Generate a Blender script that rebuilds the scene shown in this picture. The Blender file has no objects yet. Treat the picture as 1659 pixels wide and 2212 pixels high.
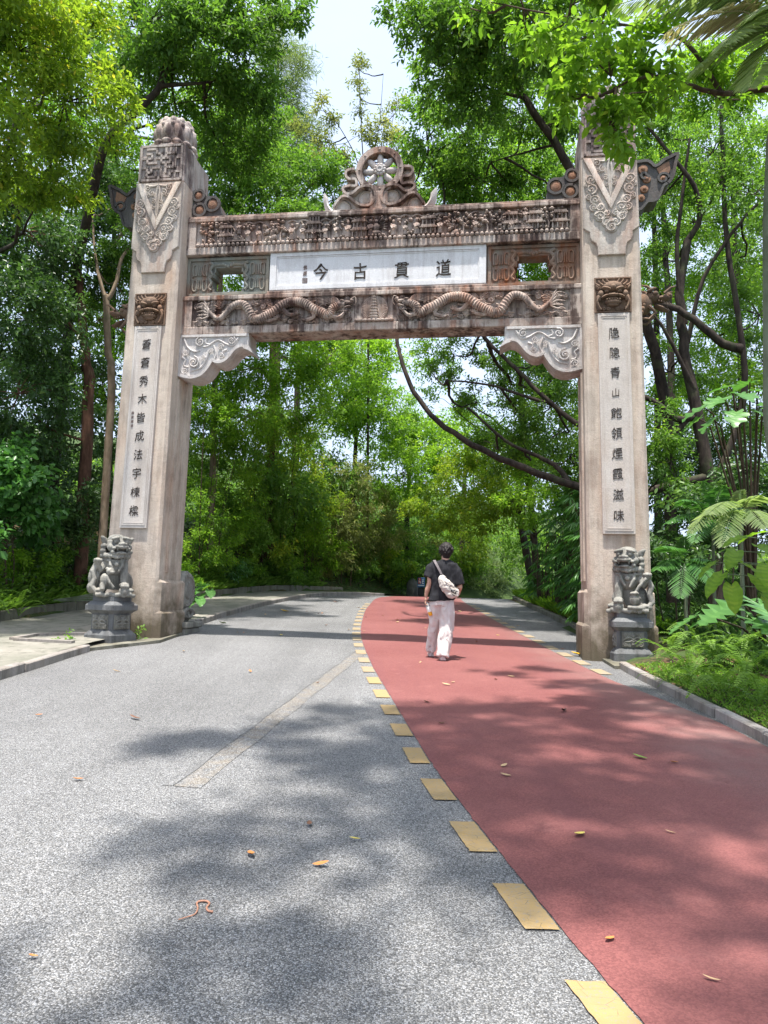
import bpy, bmesh, math, random
import numpy as np
from mathutils import Vector, Matrix, noise as mnoise

# ------------------------------------------------------------------ camera, sky, sun, exposure
SC = bpy.context.scene
COL = SC.collection
R = math.radians
CAM_H = 1.66
PITCH, ROLL, FPX = 0.1082, -0.025, 1678.5
W0, H0 = 1659.0, 2212.0

cam_data = bpy.data.cameras.new('camera')
cam_data.sensor_fit = 'VERTICAL'
cam_data.sensor_height = 36.0
cam_data.lens = 36.0 * FPX / H0
cam_data.clip_start = 0.05
cam_data.clip_end = 600.0
cam = bpy.data.objects.new('camera', cam_data)
COL.objects.link(cam)
_cp, _sp, _cr, _sr = math.cos(PITCH), math.sin(PITCH), math.cos(ROLL), math.sin(ROLL)
_rt, _up, _fw = Vector((1, 0, 0)), Vector((0, -_sp, _cp)), Vector((0, _cp, _sp))
_r2, _u2 = _rt * _cr - _up * _sr, _rt * _sr + _up * _cr
_m = Matrix((_r2, _u2, -_fw)).transposed().to_4x4()
_m.translation = (0, 0, CAM_H)
cam.matrix_world = _m
SC.camera = cam

SUN_EL = R(78.0)
SUN_AZ = R(196.0)      # compass bearing of the sun seen from the road, clockwise from +Y: behind the viewer
world = bpy.data.worlds.new('World')
SC.world = world
world.use_nodes = True
wn = world.node_tree
sky = wn.nodes.new('ShaderNodeTexSky')
sky.sky_type = 'NISHITA'
sky.sun_disc = False
sky.sun_elevation = SUN_EL
sky.sun_rotation = SUN_AZ
sky.air_density = 1.0
sky.dust_density = 6.0
sky.ozone_density = 1.0
bg = wn.nodes['Background']
bg.inputs['Strength'].default_value = 0.15
# thin bright high cloud drawn over the clear sky, all round
_tc = wn.nodes.new('ShaderNodeTexCoord')
_mp = wn.nodes.new('ShaderNodeMapping'); _mp.inputs['Scale'].default_value = (1.0, 1.0, 2.2)
_cn = wn.nodes.new('ShaderNodeTexNoise'); _cn.inputs['Scale'].default_value = 2.6; _cn.inputs['Detail'].default_value = 6; _cn.inputs['Roughness'].default_value = 0.55
_cr2 = wn.nodes.new('ShaderNodeMapRange'); _cr2.inputs[1].default_value = 0.25; _cr2.inputs[2].default_value = 0.75; _cr2.inputs[3].default_value = 0.55; _cr2.inputs[4].default_value = 0.95
_mx = wn.nodes.new('ShaderNodeMix'); _mx.data_type = 'RGBA'
_mx.inputs[7].default_value = (2.5, 2.95, 3.8, 1)
wn.links.new(_tc.outputs['Generated'], _mp.inputs[0]); wn.links.new(_mp.outputs[0], _cn.inputs['Vector'])
wn.links.new(_cn.outputs['Fac'], _cr2.inputs[0]); wn.links.new(_cr2.outputs[0], _mx.inputs[0])
wn.links.new(sky.outputs[0], _mx.inputs[6]); wn.links.new(_mx.outputs[2], bg.inputs['Color'])

sun_data = bpy.data.lights.new('sun', 'SUN')
sun_data.energy = 3.4
sun_data.angle = R(1.2)
sun_data.color = (1.0, 0.955, 0.88)
sun = bpy.data.objects.new('sun', sun_data)
COL.objects.link(sun)
_sd = Vector((math.sin(SUN_AZ) * math.cos(SUN_EL), math.cos(SUN_AZ) * math.cos(SUN_EL), math.sin(SUN_EL)))
sun.rotation_euler = (-_sd).to_track_quat('-Z', 'Y').to_euler()

SC.view_settings.view_transform = 'Standard'
SC.view_settings.look = 'None'
SC.view_settings.exposure = 1.45
SC.view_settings.gamma = 1.0
SC.view_settings.use_curve_mapping = False
SC.render.engine = 'CYCLES'
SC.cycles.max_bounces = 10
SC.cycles.diffuse_bounces = 6
SC.cycles.glossy_bounces = 2
SC.cycles.transmission_bounces = 5
SC.cycles.transparent_max_bounces = 8
SC.cycles.use_denoising = True
SC.cycles.sample_clamp_indirect = 6.0

# ------------------------------------------------------------------ pixel <-> place helpers (1659 x 2212 view of the photo)
SLOPE = 0.0626
def ray(px, py):
    x, y = px - W0 / 2, H0 / 2 - py
    a, b = x * _cr + y * _sr, -x * _sr + y * _cr
    return Vector((a / FPX, 0, 0)) + Vector((0, _cp, _sp)) + Vector((0, -_sp, _cp)) * (b / FPX)
def at(px, py, Y):
    d = ray(px, py); t = Y / d.y
    return Vector((d.x * t, Y, CAM_H + d.z * t))
def zr(y):
    """height of the road along its length: a steady climb, then a crest"""
    if y < 25.0: return SLOPE * y
    z = SLOPE * 25.0
    if y < 28.5:
        t = y - 25.0
        return z + SLOPE * t - SLOPE * t * t / 7.0
    z += SLOPE * 3.5 / 2
    if y < 34:
        t = y - 28.5
        return z - 0.06 * t * t / 11.0
    return z - 0.165 - 0.06 * (y - 34)
def ground(px, py):
    d = ray(px, py); t = -CAM_H / (d.z - SLOPE * d.y)
    return Vector((d.x * t, d.y * t, SLOPE * d.y * t))

# ------------------------------------------------------------------ object helpers
def tag(o, label=None, cat=None, group=None, kind=None):
    if label: o['label'] = label
    if cat: o['category'] = cat
    if group: o['group'] = group
    if kind: o['kind'] = kind
    return o
def empty(name, loc=(0, 0, 0), rz=0.0, label=None, cat=None, group=None, parent=None):
    o = bpy.data.objects.new(name, None)
    o.empty_display_size = 0.2
    COL.objects.link(o)
    o.location = loc; o.rotation_euler = (0, 0, rz)
    if parent: o.parent = parent
    return tag(o, label, cat, group)
def link(name, me, parent=None, loc=None, rot=None, scale=None):
    o = bpy.data.objects.new(name, me)
    COL.objects.link(o)
    if parent is not None: o.parent = parent
    if loc is not None: o.location = loc
    if rot is not None: o.rotation_euler = rot
    if scale is not None: o.scale = scale if hasattr(scale, '__len__') else (scale,) * 3
    return o
def copy_tree(o, parent=None):
    c = o.copy(); COL.objects.link(c); c.parent = parent
    for ch in o.children: copy_tree(ch, c)
    return c

class MB:
    """collects simple shapes into one mesh"""
    def __init__(s): s.v = []; s.f = []
    def add(s, verts, faces):
        n = len(s.v)
        s.v.extend([tuple(p) for p in verts])
        s.f.extend([tuple(i + n for i in f) for f in faces])
        return s
    def box(s, x0, x1, y0, y1, z0, z1):
        s.add([(x0,y0,z0),(x1,y0,z0),(x1,y1,z0),(x0,y1,z0),(x0,y0,z1),(x1,y0,z1),(x1,y1,z1),(x0,y1,z1)],
              [(0,3,2,1),(4,5,6,7),(0,1,5,4),(1,2,6,5),(2,3,7,6),(3,0,4,7)])
        return s
    def cbox(s, x0, x1, y0, y1, z0, z1, b=0.01):
        """box with chamfered edges"""
        bm = bmesh.new(); bmesh.ops.create_cube(bm, size=1.0)
        for v in bm.verts:
            v.co = Vector(((x0+x1)/2 + v.co.x*(x1-x0), (y0+y1)/2 + v.co.y*(y1-y0), (z0+z1)/2 + v.co.z*(z1-z0)))
        bmesh.ops.bevel(bm, geom=bm.edges[:], offset=b, segments=1, affect='EDGES')
        bm.verts.index_update()
        s.add([v.co[:] for v in bm.verts], [[v.index for v in f.verts] for f in bm.faces]); bm.free()
        return s
    def loft(s, rings, cap=True, closed=True):
        n = len(rings[0]); b = len(s.v); V = []; F = []
        for r in rings: V.extend(r)
        for i in range(len(rings) - 1):
            for j in range(n if closed else n - 1):
                k = (j + 1) % n
                F.append((i*n+j, i*n+k, (i+1)*n+k, (i+1)*n+j))
        if cap and closed:
            F.append(tuple(range(n))[::-1]); F.append(tuple((len(rings)-1)*n + j for j in range(n)))
        return s.add(V, F)
    def prism(s, poly, v0, v1, bev=0.0):
        """polygon of (x,z) pushed from y=v0 to y=v1 (v0 is the front); bev rounds the front edge"""
        rings = []
        if bev > 0:
            cx = sum(p[0] for p in poly)/len(poly); cz = sum(p[1] for p in poly)/len(poly)
            sh = []
            n = len(poly)
            for i, p in enumerate(poly):
                a = Vector(poly[i-1]); c = Vector(poly[(i+1) % n]); q = Vector(p)
                e1 = (q-a); e2 = (c-q)
                n1 = Vector((e1.y, -e1.x)); n2 = Vector((e2.y, -e2.x))
                nn = (n1.normalized() if n1.length else n1) + (n2.normalized() if n2.length else n2)
                if nn.length > 1e-6: nn.normalize()
                sh.append(nn)
            area = sum(poly[i-1][0]*poly[i][1]-poly[i][0]*poly[i-1][1] for i in range(n))
            sg = -1 if area > 0 else 1
            rings.append([(p[0]+sh[i].x*sg*bev, v0, p[1]+sh[i].y*sg*bev) for i, p in enumerate(poly)])
            rings.append([(p[0], v0+bev, p[1]) for p in poly])
        else:
            rings.append([(p[0], v0, p[1]) for p in poly])
        rings.append([(p[0], v1, p[1]) for p in poly])
        return s.loft(rings)
    def tube(s, pts, rad, seg=8, flat=1.0, cap=True, up=(0, 0, 1)):
        """tube through 3-D points; rad is a number or a list; flat squashes along y"""
        P = [Vector(p) for p in pts]; n = len(P)
        if not hasattr(rad, '__len__'): rad = [rad]*n
        rings = []; upv = Vector(up); prev = None
        for i in range(n):
            t = (P[min(i+1, n-1)] - P[max(i-1, 0)])
            t = t.normalized() if t.length > 1e-9 else Vector((0, 0, 1))
            if prev is None:
                a = upv if abs(t.dot(upv)) < 0.95 else Vector((1, 0, 0))
                x = t.cross(a).normalized()
            else:
                x = prev - t*prev.dot(t)
                x = x.normalized() if x.length > 1e-6 else t.orthogonal().normalized()
            prev = x; y = t.cross(x)
            rg = []
            for k in range(seg):
                an = 2*math.pi*k/seg
                q = x*math.cos(an)*rad[i] + y*math.sin(an)*rad[i]
                rg.append((P[i].x+q.x, P[i].y+q.y*flat, P[i].z+q.z))
            rings.append(rg)
        return s.loft(rings, cap=cap)
    def ell(s, c, r, seg=10, rings=6, rot=None):
        if not hasattr(r, '__len__'): r = (r, r, r)
        V = []; F = []
        M = rot if rot is not None else Matrix.Identity(3)
        c = Vector(c)
        def pt(th, ph):
            return c + M @ Vector((r[0]*math.sin(th)*math.cos(ph), r[1]*math.sin(th)*math.sin(ph), r[2]*math.cos(th)))
        V.append(pt(0, 0))
        for i in range(1, rings):
            for j in range(seg): V.append(pt(math.pi*i/rings, 2*math.pi*j/seg))
        V.append(pt(math.pi, 0)); L = len(V)-1
        for j in range(seg): F.append((0, 1+j, 1+(j+1) % seg))
        for i in range(rings-2):
            for j in range(seg):
                a = 1+i*seg+j; b = 1+i*seg+(j+1) % seg
                F.append((a, a+seg, b+seg, b))
        for j in range(seg):
            a = 1+(rings-2)*seg
            F.append((a+j, L, a+(j+1) % seg))
        return s.add([v[:] for v in V], F)
    def lathe(s, prof, seg=24, c=(0, 0, 0), axis='z'):
        rings = []
        for r, h in prof:
            rg = []
            for k in range(seg):
                a = 2*math.pi*k/seg; x, y = r*math.cos(a), r*math.sin(a)
                if axis == 'z': rg.append((c[0]+x, c[1]+y, c[2]+h))
                elif axis == 'y': rg.append((c[0]+x, c[1]+h, c[2]+y))
                else: rg.append((c[0]+h, c[1]+x, c[2]+y))
            rings.append(rg)
        return s.loft(rings)
    def mesh(s, name, mat=None, smooth=False, fix=True):
        me = bpy.data.meshes.new(name)
        me.from_pydata(s.v, [], s.f)
        if fix:
            bm = bmesh.new(); bm.from_mesh(me)
            bmesh.ops.recalc_face_normals(bm, faces=bm.faces[:]); bm.to_mesh(me); bm.free()
        if mat: me.materials.append(mat)
        if smooth: smooth_shade(me, smooth)
        me.update()
        return me
    def build(s, name, mat=None, parent=None, smooth=False, **kw):
        return link(name, s.mesh(name, mat, smooth), parent, **kw)
def smooth_shade(me, ang=40):
    me.shade_smooth()
    if ang is not True and ang < 179:
        bm = bmesh.new(); bm.from_mesh(me); lim = R(ang)
        for e in bm.edges:
            if len(e.link_faces) == 2 and e.calc_face_angle(0) > lim: e.smooth = False
        bm.to_mesh(me); bm.free()
def remeshed(mb, name, voxel, mat=None, smooth_it=0, disp=None):
    """the pieces of mb melted into one continuous skin"""
    me = mb.mesh(name + '_raw')
    o = bpy.data.objects.new(name + '_raw', me); COL.objects.link(o)
    m = o.modifiers.new('r', 'REMESH'); m.mode = 'VOXEL'; m.voxel_size = voxel; m.use_smooth_shade = True
    if smooth_it:
        q = o.modifiers.new('s', 'SMOOTH'); q.factor = 0.5; q.iterations = smooth_it
    dg = bpy.context.evaluated_depsgraph_get()
    out = bpy.data.meshes.new_from_object(o.evaluated_get(dg))
    out.name = name
    bpy.data.objects.remove(o); bpy.data.meshes.remove(me)
    out.materials.clear()
    if mat: out.materials.append(mat)
    if disp:
        for v in out.vertices: v.co = disp(v.co.copy(), v.normal.copy())
    out.shade_smooth()
    return out
def interp(tab, y):
    if y <= tab[0][0]:
        a, b = tab[0], tab[1]
    elif y >= tab[-1][0]:
        a, b = tab[-2], tab[-1]
    else:
        for a, b in zip(tab, tab[1:]):
            if a[0] <= y <= b[0]: break
    return a[1] + (b[1]-a[1])*(y-a[0])/(b[0]-a[0])
def catmull(pts, n=6):
    P = [Vector(p) for p in pts]; out = []
    for i in range(len(P)-1):
        p0 = P[max(i-1, 0)]; p1 = P[i]; p2 = P[i+1]; p3 = P[min(i+2, len(P)-1)]
        for k in range(n):
            t = k/n
            out.append(0.5*((2*p1)+(p2-p0)*t+(2*p0-5*p1+4*p2-p3)*t*t+(3*p1-p0-3*p2+p3)*t*t*t))
    out.append(P[-1])
    return out

# ------------------------------------------------------------------ materials
class NT:
    def __init__(s, name):
        s.m = bpy.data.materials.new(name); s.m.use_nodes = True
        s.t = s.m.node_tree; s.b = s.t.nodes['Principled BSDF']; s.out = s.t.nodes['Material Output']
        s._co = None
    def n(s, typ, **kw):
        x = s.t.nodes.new('ShaderNode' + typ)
        for k, v in kw.items(): setattr(x, k, v)
        return x
    def l(s, a, b): s.t.links.new(a, b)
    def co(s):
        if s._co is None: s._co = s.n('TexCoord')
        return s._co.outputs['Object']
    def mapping(s, sc, loc=(0, 0, 0), src=None):
        m = s.n('Mapping'); m.inputs['Scale'].default_value = sc; m.inputs['Location'].default_value = loc
        s.l(src or s.co(), m.inputs['Vector']); return m.outputs[0]
    def noise(s, scale, detail=4, rough=0.55, vec=None, dist=0.0):
        x = s.n('TexNoise'); x.inputs['Scale'].default_value = scale; x.inputs['Detail'].default_value = detail
        x.inputs['Roughness'].default_value = rough; x.inputs['Distortion'].default_value = dist
        s.l(vec or s.co(), x.inputs['Vector']); return x.outputs['Fac']
    def voro(s, scale, feat='F1', out='Distance', vec=None):
        x = s.n('TexVoronoi'); x.feature = feat; x.inputs['Scale'].default_value = scale
        s.l(vec or s.co(), x.inputs['Vector']); return x.outputs[out]
    def ramp(s, fac, stops):
        x = s.n('ValToRGB'); e = x.color_ramp.elements
        while len(e) > 1: e.remove(e[-1])
        for i, (p, c) in enumerate(stops):
            if not hasattr(c, '__len__'): c = (c, c, c)
            q = e[0] if i == 0 else e.new(p)
            q.position = p; q.color = (*c[:3], 1)
        s.l(fac, x.inputs['Fac']); return x.outputs['Color']
    def mix(s, fac, a, b, mode='MIX'):
        x = s.n('Mix'); x.data_type = 'RGBA'; x.blend_type = mode
        for sock, val in ((x.inputs[0], fac), (x.inputs[6], a), (x.inputs[7], b)):
            if hasattr(val, 'is_output') or isinstance(val, bpy.types.NodeSocket): s.l(val, sock)
            elif hasattr(val, '__len__'): sock.default_value = (*val[:3], 1)
            else: sock.default_value = val
        return x.outputs[2]
    def math(s, op, a, b=0.0, c=0.0, clamp=False):
        x = s.n('Math'); x.operation = op; x.use_clamp = clamp
        for i, val in enumerate((a, b, c)):
            if isinstance(val, bpy.types.NodeSocket): s.l(val, x.inputs[i])
            else: x.inputs[i].default_value = val
        return x.outputs[0]
    def sep(s, vec=None):
        x = s.n('SeparateXYZ'); s.l(vec or s.co(), x.inputs[0]); return x.outputs
    def bump(s, h, strength=0.3, dist=0.01, prev=None):
        x = s.n('Bump'); x.inputs['Strength'].default_value = strength; x.inputs['Distance'].default_value = dist
        s.l(h, x.inputs['Height'])
        if prev: s.l(prev, x.inputs['Normal'])
        return x.outputs[0]
    def done(s, color=None, rough=0.8, normal=None, spec=0.3, **kw):
        if color is not None:
            if isinstance(color, bpy.types.NodeSocket): s.l(color, s.b.inputs['Base Color'])
            else: s.b.inputs['Base Color'].default_value = (*color[:3], 1)
        if isinstance(rough, bpy.types.NodeSocket): s.l(rough, s.b.inputs['Roughness'])
        else: s.b.inputs['Roughness'].default_value = rough
        if normal is not None: s.l(normal, s.b.inputs['Normal'])
        s.b.inputs['Specular IOR Level'].default_value = spec
        for k, v in kw.items(): s.b.inputs[k.replace('_', ' ')].default_value = v
        return s.m

def stone(name, light, mid, warm, stain=0.4, rust=0.2, dark=(0.05, 0.038, 0.036), base_moss=False, top=None, bump=0.5, rough=0.9, drip=0.0):
    t = NT(name)
    a = t.noise(1.1, 6, 0.6)
    c = t.mix(t.ramp(a, [(0.35, 0), (0.65, 1)]), light, mid)
    w = t.noise(1.0, 5, 0.6, t.mapping((2.3, 2.3, 0.45), (7, 3, 1)))
    c = t.mix(t.ramp(w, [(0.5, 0), (0.72, 0.75)]), c, warm)
    st = t.noise(1.0, 8, 0.68, t.mapping((6.5, 6.5, 0.55)))
    st2 = t.noise(1.0, 7, 0.7, t.mapping((2.2, 2.2, 1.1), (3, 1, 5)))
    f = t.math('MULTIPLY_ADD', st2, 0.55, t.math('MULTIPLY', st, 0.6))
    if top:
        z = t.sep()[2]
        g = t.n('MapRange'); g.inputs[1].default_value = top[0]; g.inputs[2].default_value = top[1]
        g.inputs[3].default_value = 0.0; g.inputs[4].default_value = top[2]
        t.l(z, g.inputs[0])
        f = t.math('ADD', f, g.outputs[0])
    c = t.mix(t.math('MULTIPLY', t.ramp(f, [(0.55, 0), (0.70, 1)]), stain), c, dark)
    if rust > 0:
        r = t.noise(1.0, 6, 0.65, t.mapping((3.1, 3.1, 0.9), (11, 2, 4)))
        c = t.mix(t.math('MULTIPLY', t.ramp(r, [(0.52, 0), (0.66, 1)]), rust), c, (0.30, 0.115, 0.055))
    if base_moss:
        z = t.sep()[2]
        nn = t.noise(2.6, 6, 0.65)
        g = t.n('MapRange'); g.inputs[1].default_value = 1.5; g.inputs[2].default_value = -0.1
        g.inputs[3].default_value = 0.0; g.inputs[4].default_value = 0.62
        t.l(z, g.inputs[0])
        c = t.mix(t.ramp(t.math('ADD', g.outputs[0], nn), [(0.62, 0), (1.0, 0.9)]), c, (0.085, 0.068, 0.036))
    if drip > 0:
        dr = t.noise(1.0, 5, 0.6, t.mapping((12, 12, 0.55), (2, 9, 3)), 0.6)
        wh = t.noise(1.6, 5, 0.65, t.mapping((1, 1, 1), (5, 5, 5)))
        c = t.mix(t.math('MULTIPLY', t.ramp(t.math('MULTIPLY_ADD', wh, 0.9, t.math('MULTIPLY', dr, 0.6)), [(0.74, 0), (0.86, 1)]), drip), c, dark)
    fine = t.noise(55, 5, 0.7)
    c = t.mix(1.0, c, t.ramp(fine, [(0.25, 0.72), (0.75, 1.0)]), 'MULTIPLY')
    b = t.bump(t.noise(38, 6, 0.7), bump, 0.012)
    b = t.bump(t.noise(9, 4, 0.6), bump*0.6, 0.02, b)
    return t.done(c, rough, b, 0.25)

M = {}
M['pillar'] = stone('pillar_stone', (0.70, 0.61, 0.52), (0.58, 0.48, 0.40), (0.52, 0.35, 0.25), 0.30, 0.22, (0.20, 0.155, 0.125), base_moss=True, drip=0.35)
M['cap'] = stone('cap_stone', (0.56, 0.50, 0.46), (0.40, 0.33, 0.30), (0.30, 0.18, 0.15), 0.85, 0.2, (0.07, 0.045, 0.045), drip=0.8)
M['plate'] = stone('plate_stone', (0.62, 0.57, 0.52), (0.50, 0.43, 0.37), (0.46, 0.27, 0.20), 0.35, 0.5, (0.17, 0.12, 0.10), drip=0.3)
M['beam'] = stone('beam_stone', (0.60, 0.54, 0.49), (0.36, 0.255, 0.21), (0.28, 0.14, 0.10), 0.92, 0.62, (0.055, 0.032, 0.028), drip=0.85)
M['relief'] = stone('relief_stone', (0.60, 0.52, 0.46), (0.34, 0.235, 0.195), (0.23, 0.115, 0.085), 0.80, 0.58, (0.05, 0.033, 0.034), drip=0.7)
M['white'] = stone('white_stone', (0.80, 0.80, 0.82), (0.73, 0.73, 0.75), (0.70, 0.68, 0.68), 0.16, 0.04, (0.35, 0.31, 0.30), bump=0.2, drip=0.25)
M['bracket'] = stone('bracket_stone', (0.70, 0.67, 0.655), (0.58, 0.54, 0.515), (0.50, 0.39, 0.33), 0.25, 0.25, (0.16, 0.125, 0.11), drip=0.3)
M['greenish'] = stone('greyish_stone', (0.33, 0.35, 0.31), (0.26, 0.27, 0.24), (0.30, 0.19, 0.12), 0.45, 0.55, (0.06, 0.05, 0.045))
M['rusty'] = stone('rusty_stone', (0.30, 0.28, 0.25), (0.30, 0.17, 0.11), (0.32, 0.13, 0.06), 0.40, 0.95, (0.06, 0.04, 0.035))
M['mask'] = stone('mask_stone', (0.26, 0.18, 0.13), (0.17, 0.115, 0.085), (0.24, 0.125, 0.07), 0.5, 0.3, (0.035, 0.026, 0.022))
M['scroll'] = stone('scroll_stone', (0.14, 0.135, 0.13), (0.10, 0.095, 0.095), (0.16, 0.10, 0.08), 0.5, 0.1, (0.03, 0.028, 0.028))
M['scroll_in'] = stone('scroll_inner_stone', (0.34, 0.20, 0.13), (0.28, 0.16, 0.11), (0.36, 0.14, 0.07), 0.4, 0.6, (0.06, 0.045, 0.04))
M['panel'] = stone('panel_stone', (0.68, 0.63, 0.59), (0.60, 0.54, 0.49), (0.54, 0.45, 0.38), 0.18, 0.1, (0.20, 0.17, 0.15), bump=0.3)
M['lion'] = stone('lion_stone', (0.36, 0.35, 0.315), (0.22, 0.215, 0.195), (0.24, 0.21, 0.17), 0.75, 0.05, (0.045, 0.042, 0.038), rough=0.7)
M['pedestal'] = stone('pedestal_stone', (0.20, 0.205, 0.21), (0.13, 0.135, 0.14), (0.15, 0.14, 0.13), 0.6, 0.05, (0.035, 0.035, 0.037), rough=0.75)
M['pedestal_carving'] = stone('pedestal_carving_stone', (0.32, 0.31, 0.28), (0.24, 0.235, 0.21), (0.2, 0.18, 0.14), 0.5, 0.1, (0.06, 0.055, 0.05))
M['kerb'] = stone('kerb_stone', (0.38, 0.35, 0.33), (0.27, 0.245, 0.22), (0.26, 0.21, 0.16), 0.55, 0.05, (0.07, 0.065, 0.055))
M['kerb_mossy'] = stone('mossy_kerb_stone', (0.25, 0.24, 0.20), (0.17, 0.165, 0.13), (0.16, 0.14, 0.09), 0.7, 0.05, (0.045, 0.045, 0.03))
M['ink'] = NT('carved_ink').done((0.035, 0.026, 0.022), 0.85)
M['ink_pale'] = NT('faded_ink').done((0.18, 0.14, 0.13), 0.85)

def simple(name, col, rough=0.7, spec=0.3, var=0.25, sc=30, bump=0.1):
    t = NT(name); n = t.noise(sc, 4, 0.6)
    d = tuple(c*(1-var) for c in col); u = tuple(min(1, c*(1+var)) for c in col)
    return t.done(t.mix(t.ramp(n, [(0.3, 0), (0.7, 1)]), d, u), rough, t.bump(n, bump, 0.01), spec)
# ------------------------------------------------------------------ ground, road, pavement
XL = [(-8, -5.1), (0, -4.85), (5, -4.6), (9.2, -4.42), (11.9, -4.3), (13.5, -4.0), (15.4, -3.71), (18, -3.52), (21, -3.2), (24, -2.62), (26, -1.95), (30, 0.2), (36, 4.0), (48, 14)]
XR = [(-8, 3.2), (0, 3.3), (7, 3.42), (11.5, 3.45), (14, 3.78), (16.1, 4.05), (20, 4.25), (26.6, 4.5), (30, 5.4), (36, 9.0), (48, 19)]
XP = [(-8, -7.45), (8, -7.3), (14.6, -7.05), (17.7, -6.55), (20.4, -5.45), (23, -4.75), (25.7, -3.95), (30, -1.5), (36, 2.5), (48, 12)]
RL = [(-8, 3.0), (0, 1.58), (2.92, 0.96), (3.85, 0.78), (5.7, 0.48), (6.88, 0.335), (8.96, 0.11), (11.4, -0.14), (14.94, -0.38), (18.9, -0.43), (22, -0.36), (26.3, 0.0), (30, 1.6), (36, 5.5)]
RR = [(-8, 3.18), (0, 3.29), (7.0, 3.39), (8.4, 3.30), (9.6, 3.14), (10.66, 2.99), (14.5, 2.80), (19.8, 2.65), (26.8, 2.70), (30, 3.9), (36, 7.6)]
def smooth_tab(tab):
    pts = catmull([(a, b, 0) for a, b in tab], 8)
    return [(p.x, p.y) for p in pts]
XL, XR, XP, RL, RR = map(smooth_tab, (XL, XR, XP, RL, RR))
xl = lambda y: interp(XL, y); xr = lambda y: interp(XR, y); xp = lambda y: interp(XP, y)
rl = lambda y: interp(RL, y); rr = lambda y: interp(RR, y)
def fbm(x, y, s=1.0): return mnoise.fractal(Vector((x*s, y*s, 3.3)), 1.0, 2.0, 4)
def terr(x, y):
    b = zr(y)
    if x < xp(y):
        d = xp(y) - x
        z = b + 0.16 + 0.62*min(d, 3.2) + 0.15*max(0, d-3.2) + 0.12*min(d, 1.5)*fbm(x, y, 0.9)
    elif x > xr(y) + 0.05:
        d = x - xr(y)
        z = b + 0.07 + 0.10*min(d, 3) + 0.16*max(0, d-3) + 0.06*min(d, 1.0)*fbm(x, y, 1.2)
    else:
        return b - 0.05
    if y > 36: z += 0.13*(y-36)
    return z

def asphalt(name, tint=None, lo=0.045, hi=0.46, worn=None):
    t = NT(name)
    v = t.n('TexVoronoi'); v.inputs['Scale'].default_value = 150; v.inputs['Randomness'].default_value = 1.0
    t.l(t.co(), v.inputs['Vector'])
    cell = t.n('SeparateColor'); t.l(v.outputs['Color'], cell.inputs[0])
    g = t.ramp(cell.outputs[0], [(0.0, 0.095), (0.30, 0.15), (0.62, 0.23), (0.86, 0.32), (1.0, 0.40)])
    e = t.ramp(v.outputs['Distance'], [(0.42, 1.0), (0.72, 0.42)])
    c = t.mix(1.0, g, e, 'MULTIPLY')
    big = t.noise(0.55, 5, 0.6)
    c = t.mix(1.0, c, t.ramp(big, [(0.3, 0.84), (0.7, 1.10)]), 'MULTIPLY')
    trk = t.noise(1.0, 5, 0.6, t.mapping((1.5, 0.10, 1)))
    c = t.mix(1.0, c, t.ramp(trk, [(0.35, 0.86), (0.62, 1.06)]), 'MULTIPLY')
    blot = t.noise(3.5, 6, 0.7)
    c = t.mix(t.ramp(blot, [(0.60, 0), (0.72, 0.35)]), c, (0.13, 0.125, 0.12))
    hue = t.ramp(cell.outputs[1], [(0.0, (0.96, 0.98, 1.03)), (1.0, (1.03, 1.0, 0.97))])
    c = t.mix(1.0, c, hue, 'MULTIPLY')
    if tint:
        wn_ = t.math('MULTIPLY', t.ramp(t.noise(7, 6, 0.7), [(0.40, 0), (0.60, 1)]), worn)
        c = t.mix(wn_, c, tint)
    b = t.bump(t.math('SUBTRACT', 1.0, v.outputs['Distance']), 0.55, 0.006)
    return t.done(c, 0.82, b, 0.35)
M['asphalt'] = asphalt('asphalt')
M['old_line'] = asphalt('worn_yellow_line', (0.30, 0.22, 0.12), worn=0.24)
M['old_seam'] = asphalt('dark_seam', (0.10, 0.10, 0.10), worn=0.45)
def red_mat():
    t = NT('red_asphalt')
    v = t.n('TexVoronoi'); v.inputs['Scale'].default_value = 120; t.l(t.co(), v.inputs['Vector'])
    cell = t.n('SeparateColor'); t.l(v.outputs['Color'], cell.inputs[0])
    c = t.mix(t.ramp(cell.outputs[0], [(0.15, 0), (0.9, 1)]), (0.135, 0.041, 0.040), (0.215, 0.072, 0.067))
    c = t.mix(t.ramp(t.noise(130, 4, 0.8), [(0.64, 0), (0.72, 0.8)]), c, (0.03, 0.015, 0.017))
    c = t.mix(t.ramp(t.noise(0.7, 5, 0.6), [(0.35, 0), (0.7, 0.35)]), c, (0.29, 0.12, 0.11))
    c = t.mix(t.ramp(t.noise(1.0, 6, 0.65, t.mapping((2.6, 0.16, 1))), [(0.50, 0), (0.68, 0.45)]), c, (0.16, 0.055, 0.058))
    c = t.mix(t.ramp(t.noise(4.0, 6, 0.7), [(0.58, 0), (0.75, 0.4)]), c, (0.31, 0.13, 0.118))
    # pale dust swept against the right kerb
    x = t.sep()[0]
    g = t.n('MapRange'); g.inputs[1].default_value = 2.2; g.inputs[2].default_value = 3.3; g.inputs[3].default_value = 0.0; g.inputs[4].default_value = 0.5
    t.l(x, g.inputs[0])
    c = t.mix(t.math('MULTIPLY', g.outputs[0], t.ramp(t.noise(1.6, 5, 0.6), [(0.3, 0.1), (0.65, 1)])), c, (0.25, 0.195, 0.175))
    b = t.bump(t.math('SUBTRACT', 1.0, v.outputs['Distance']), 0.5, 0.005)
    return t.done(c, 0.8, b, 0.35)
M['red'] = red_mat()
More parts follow.
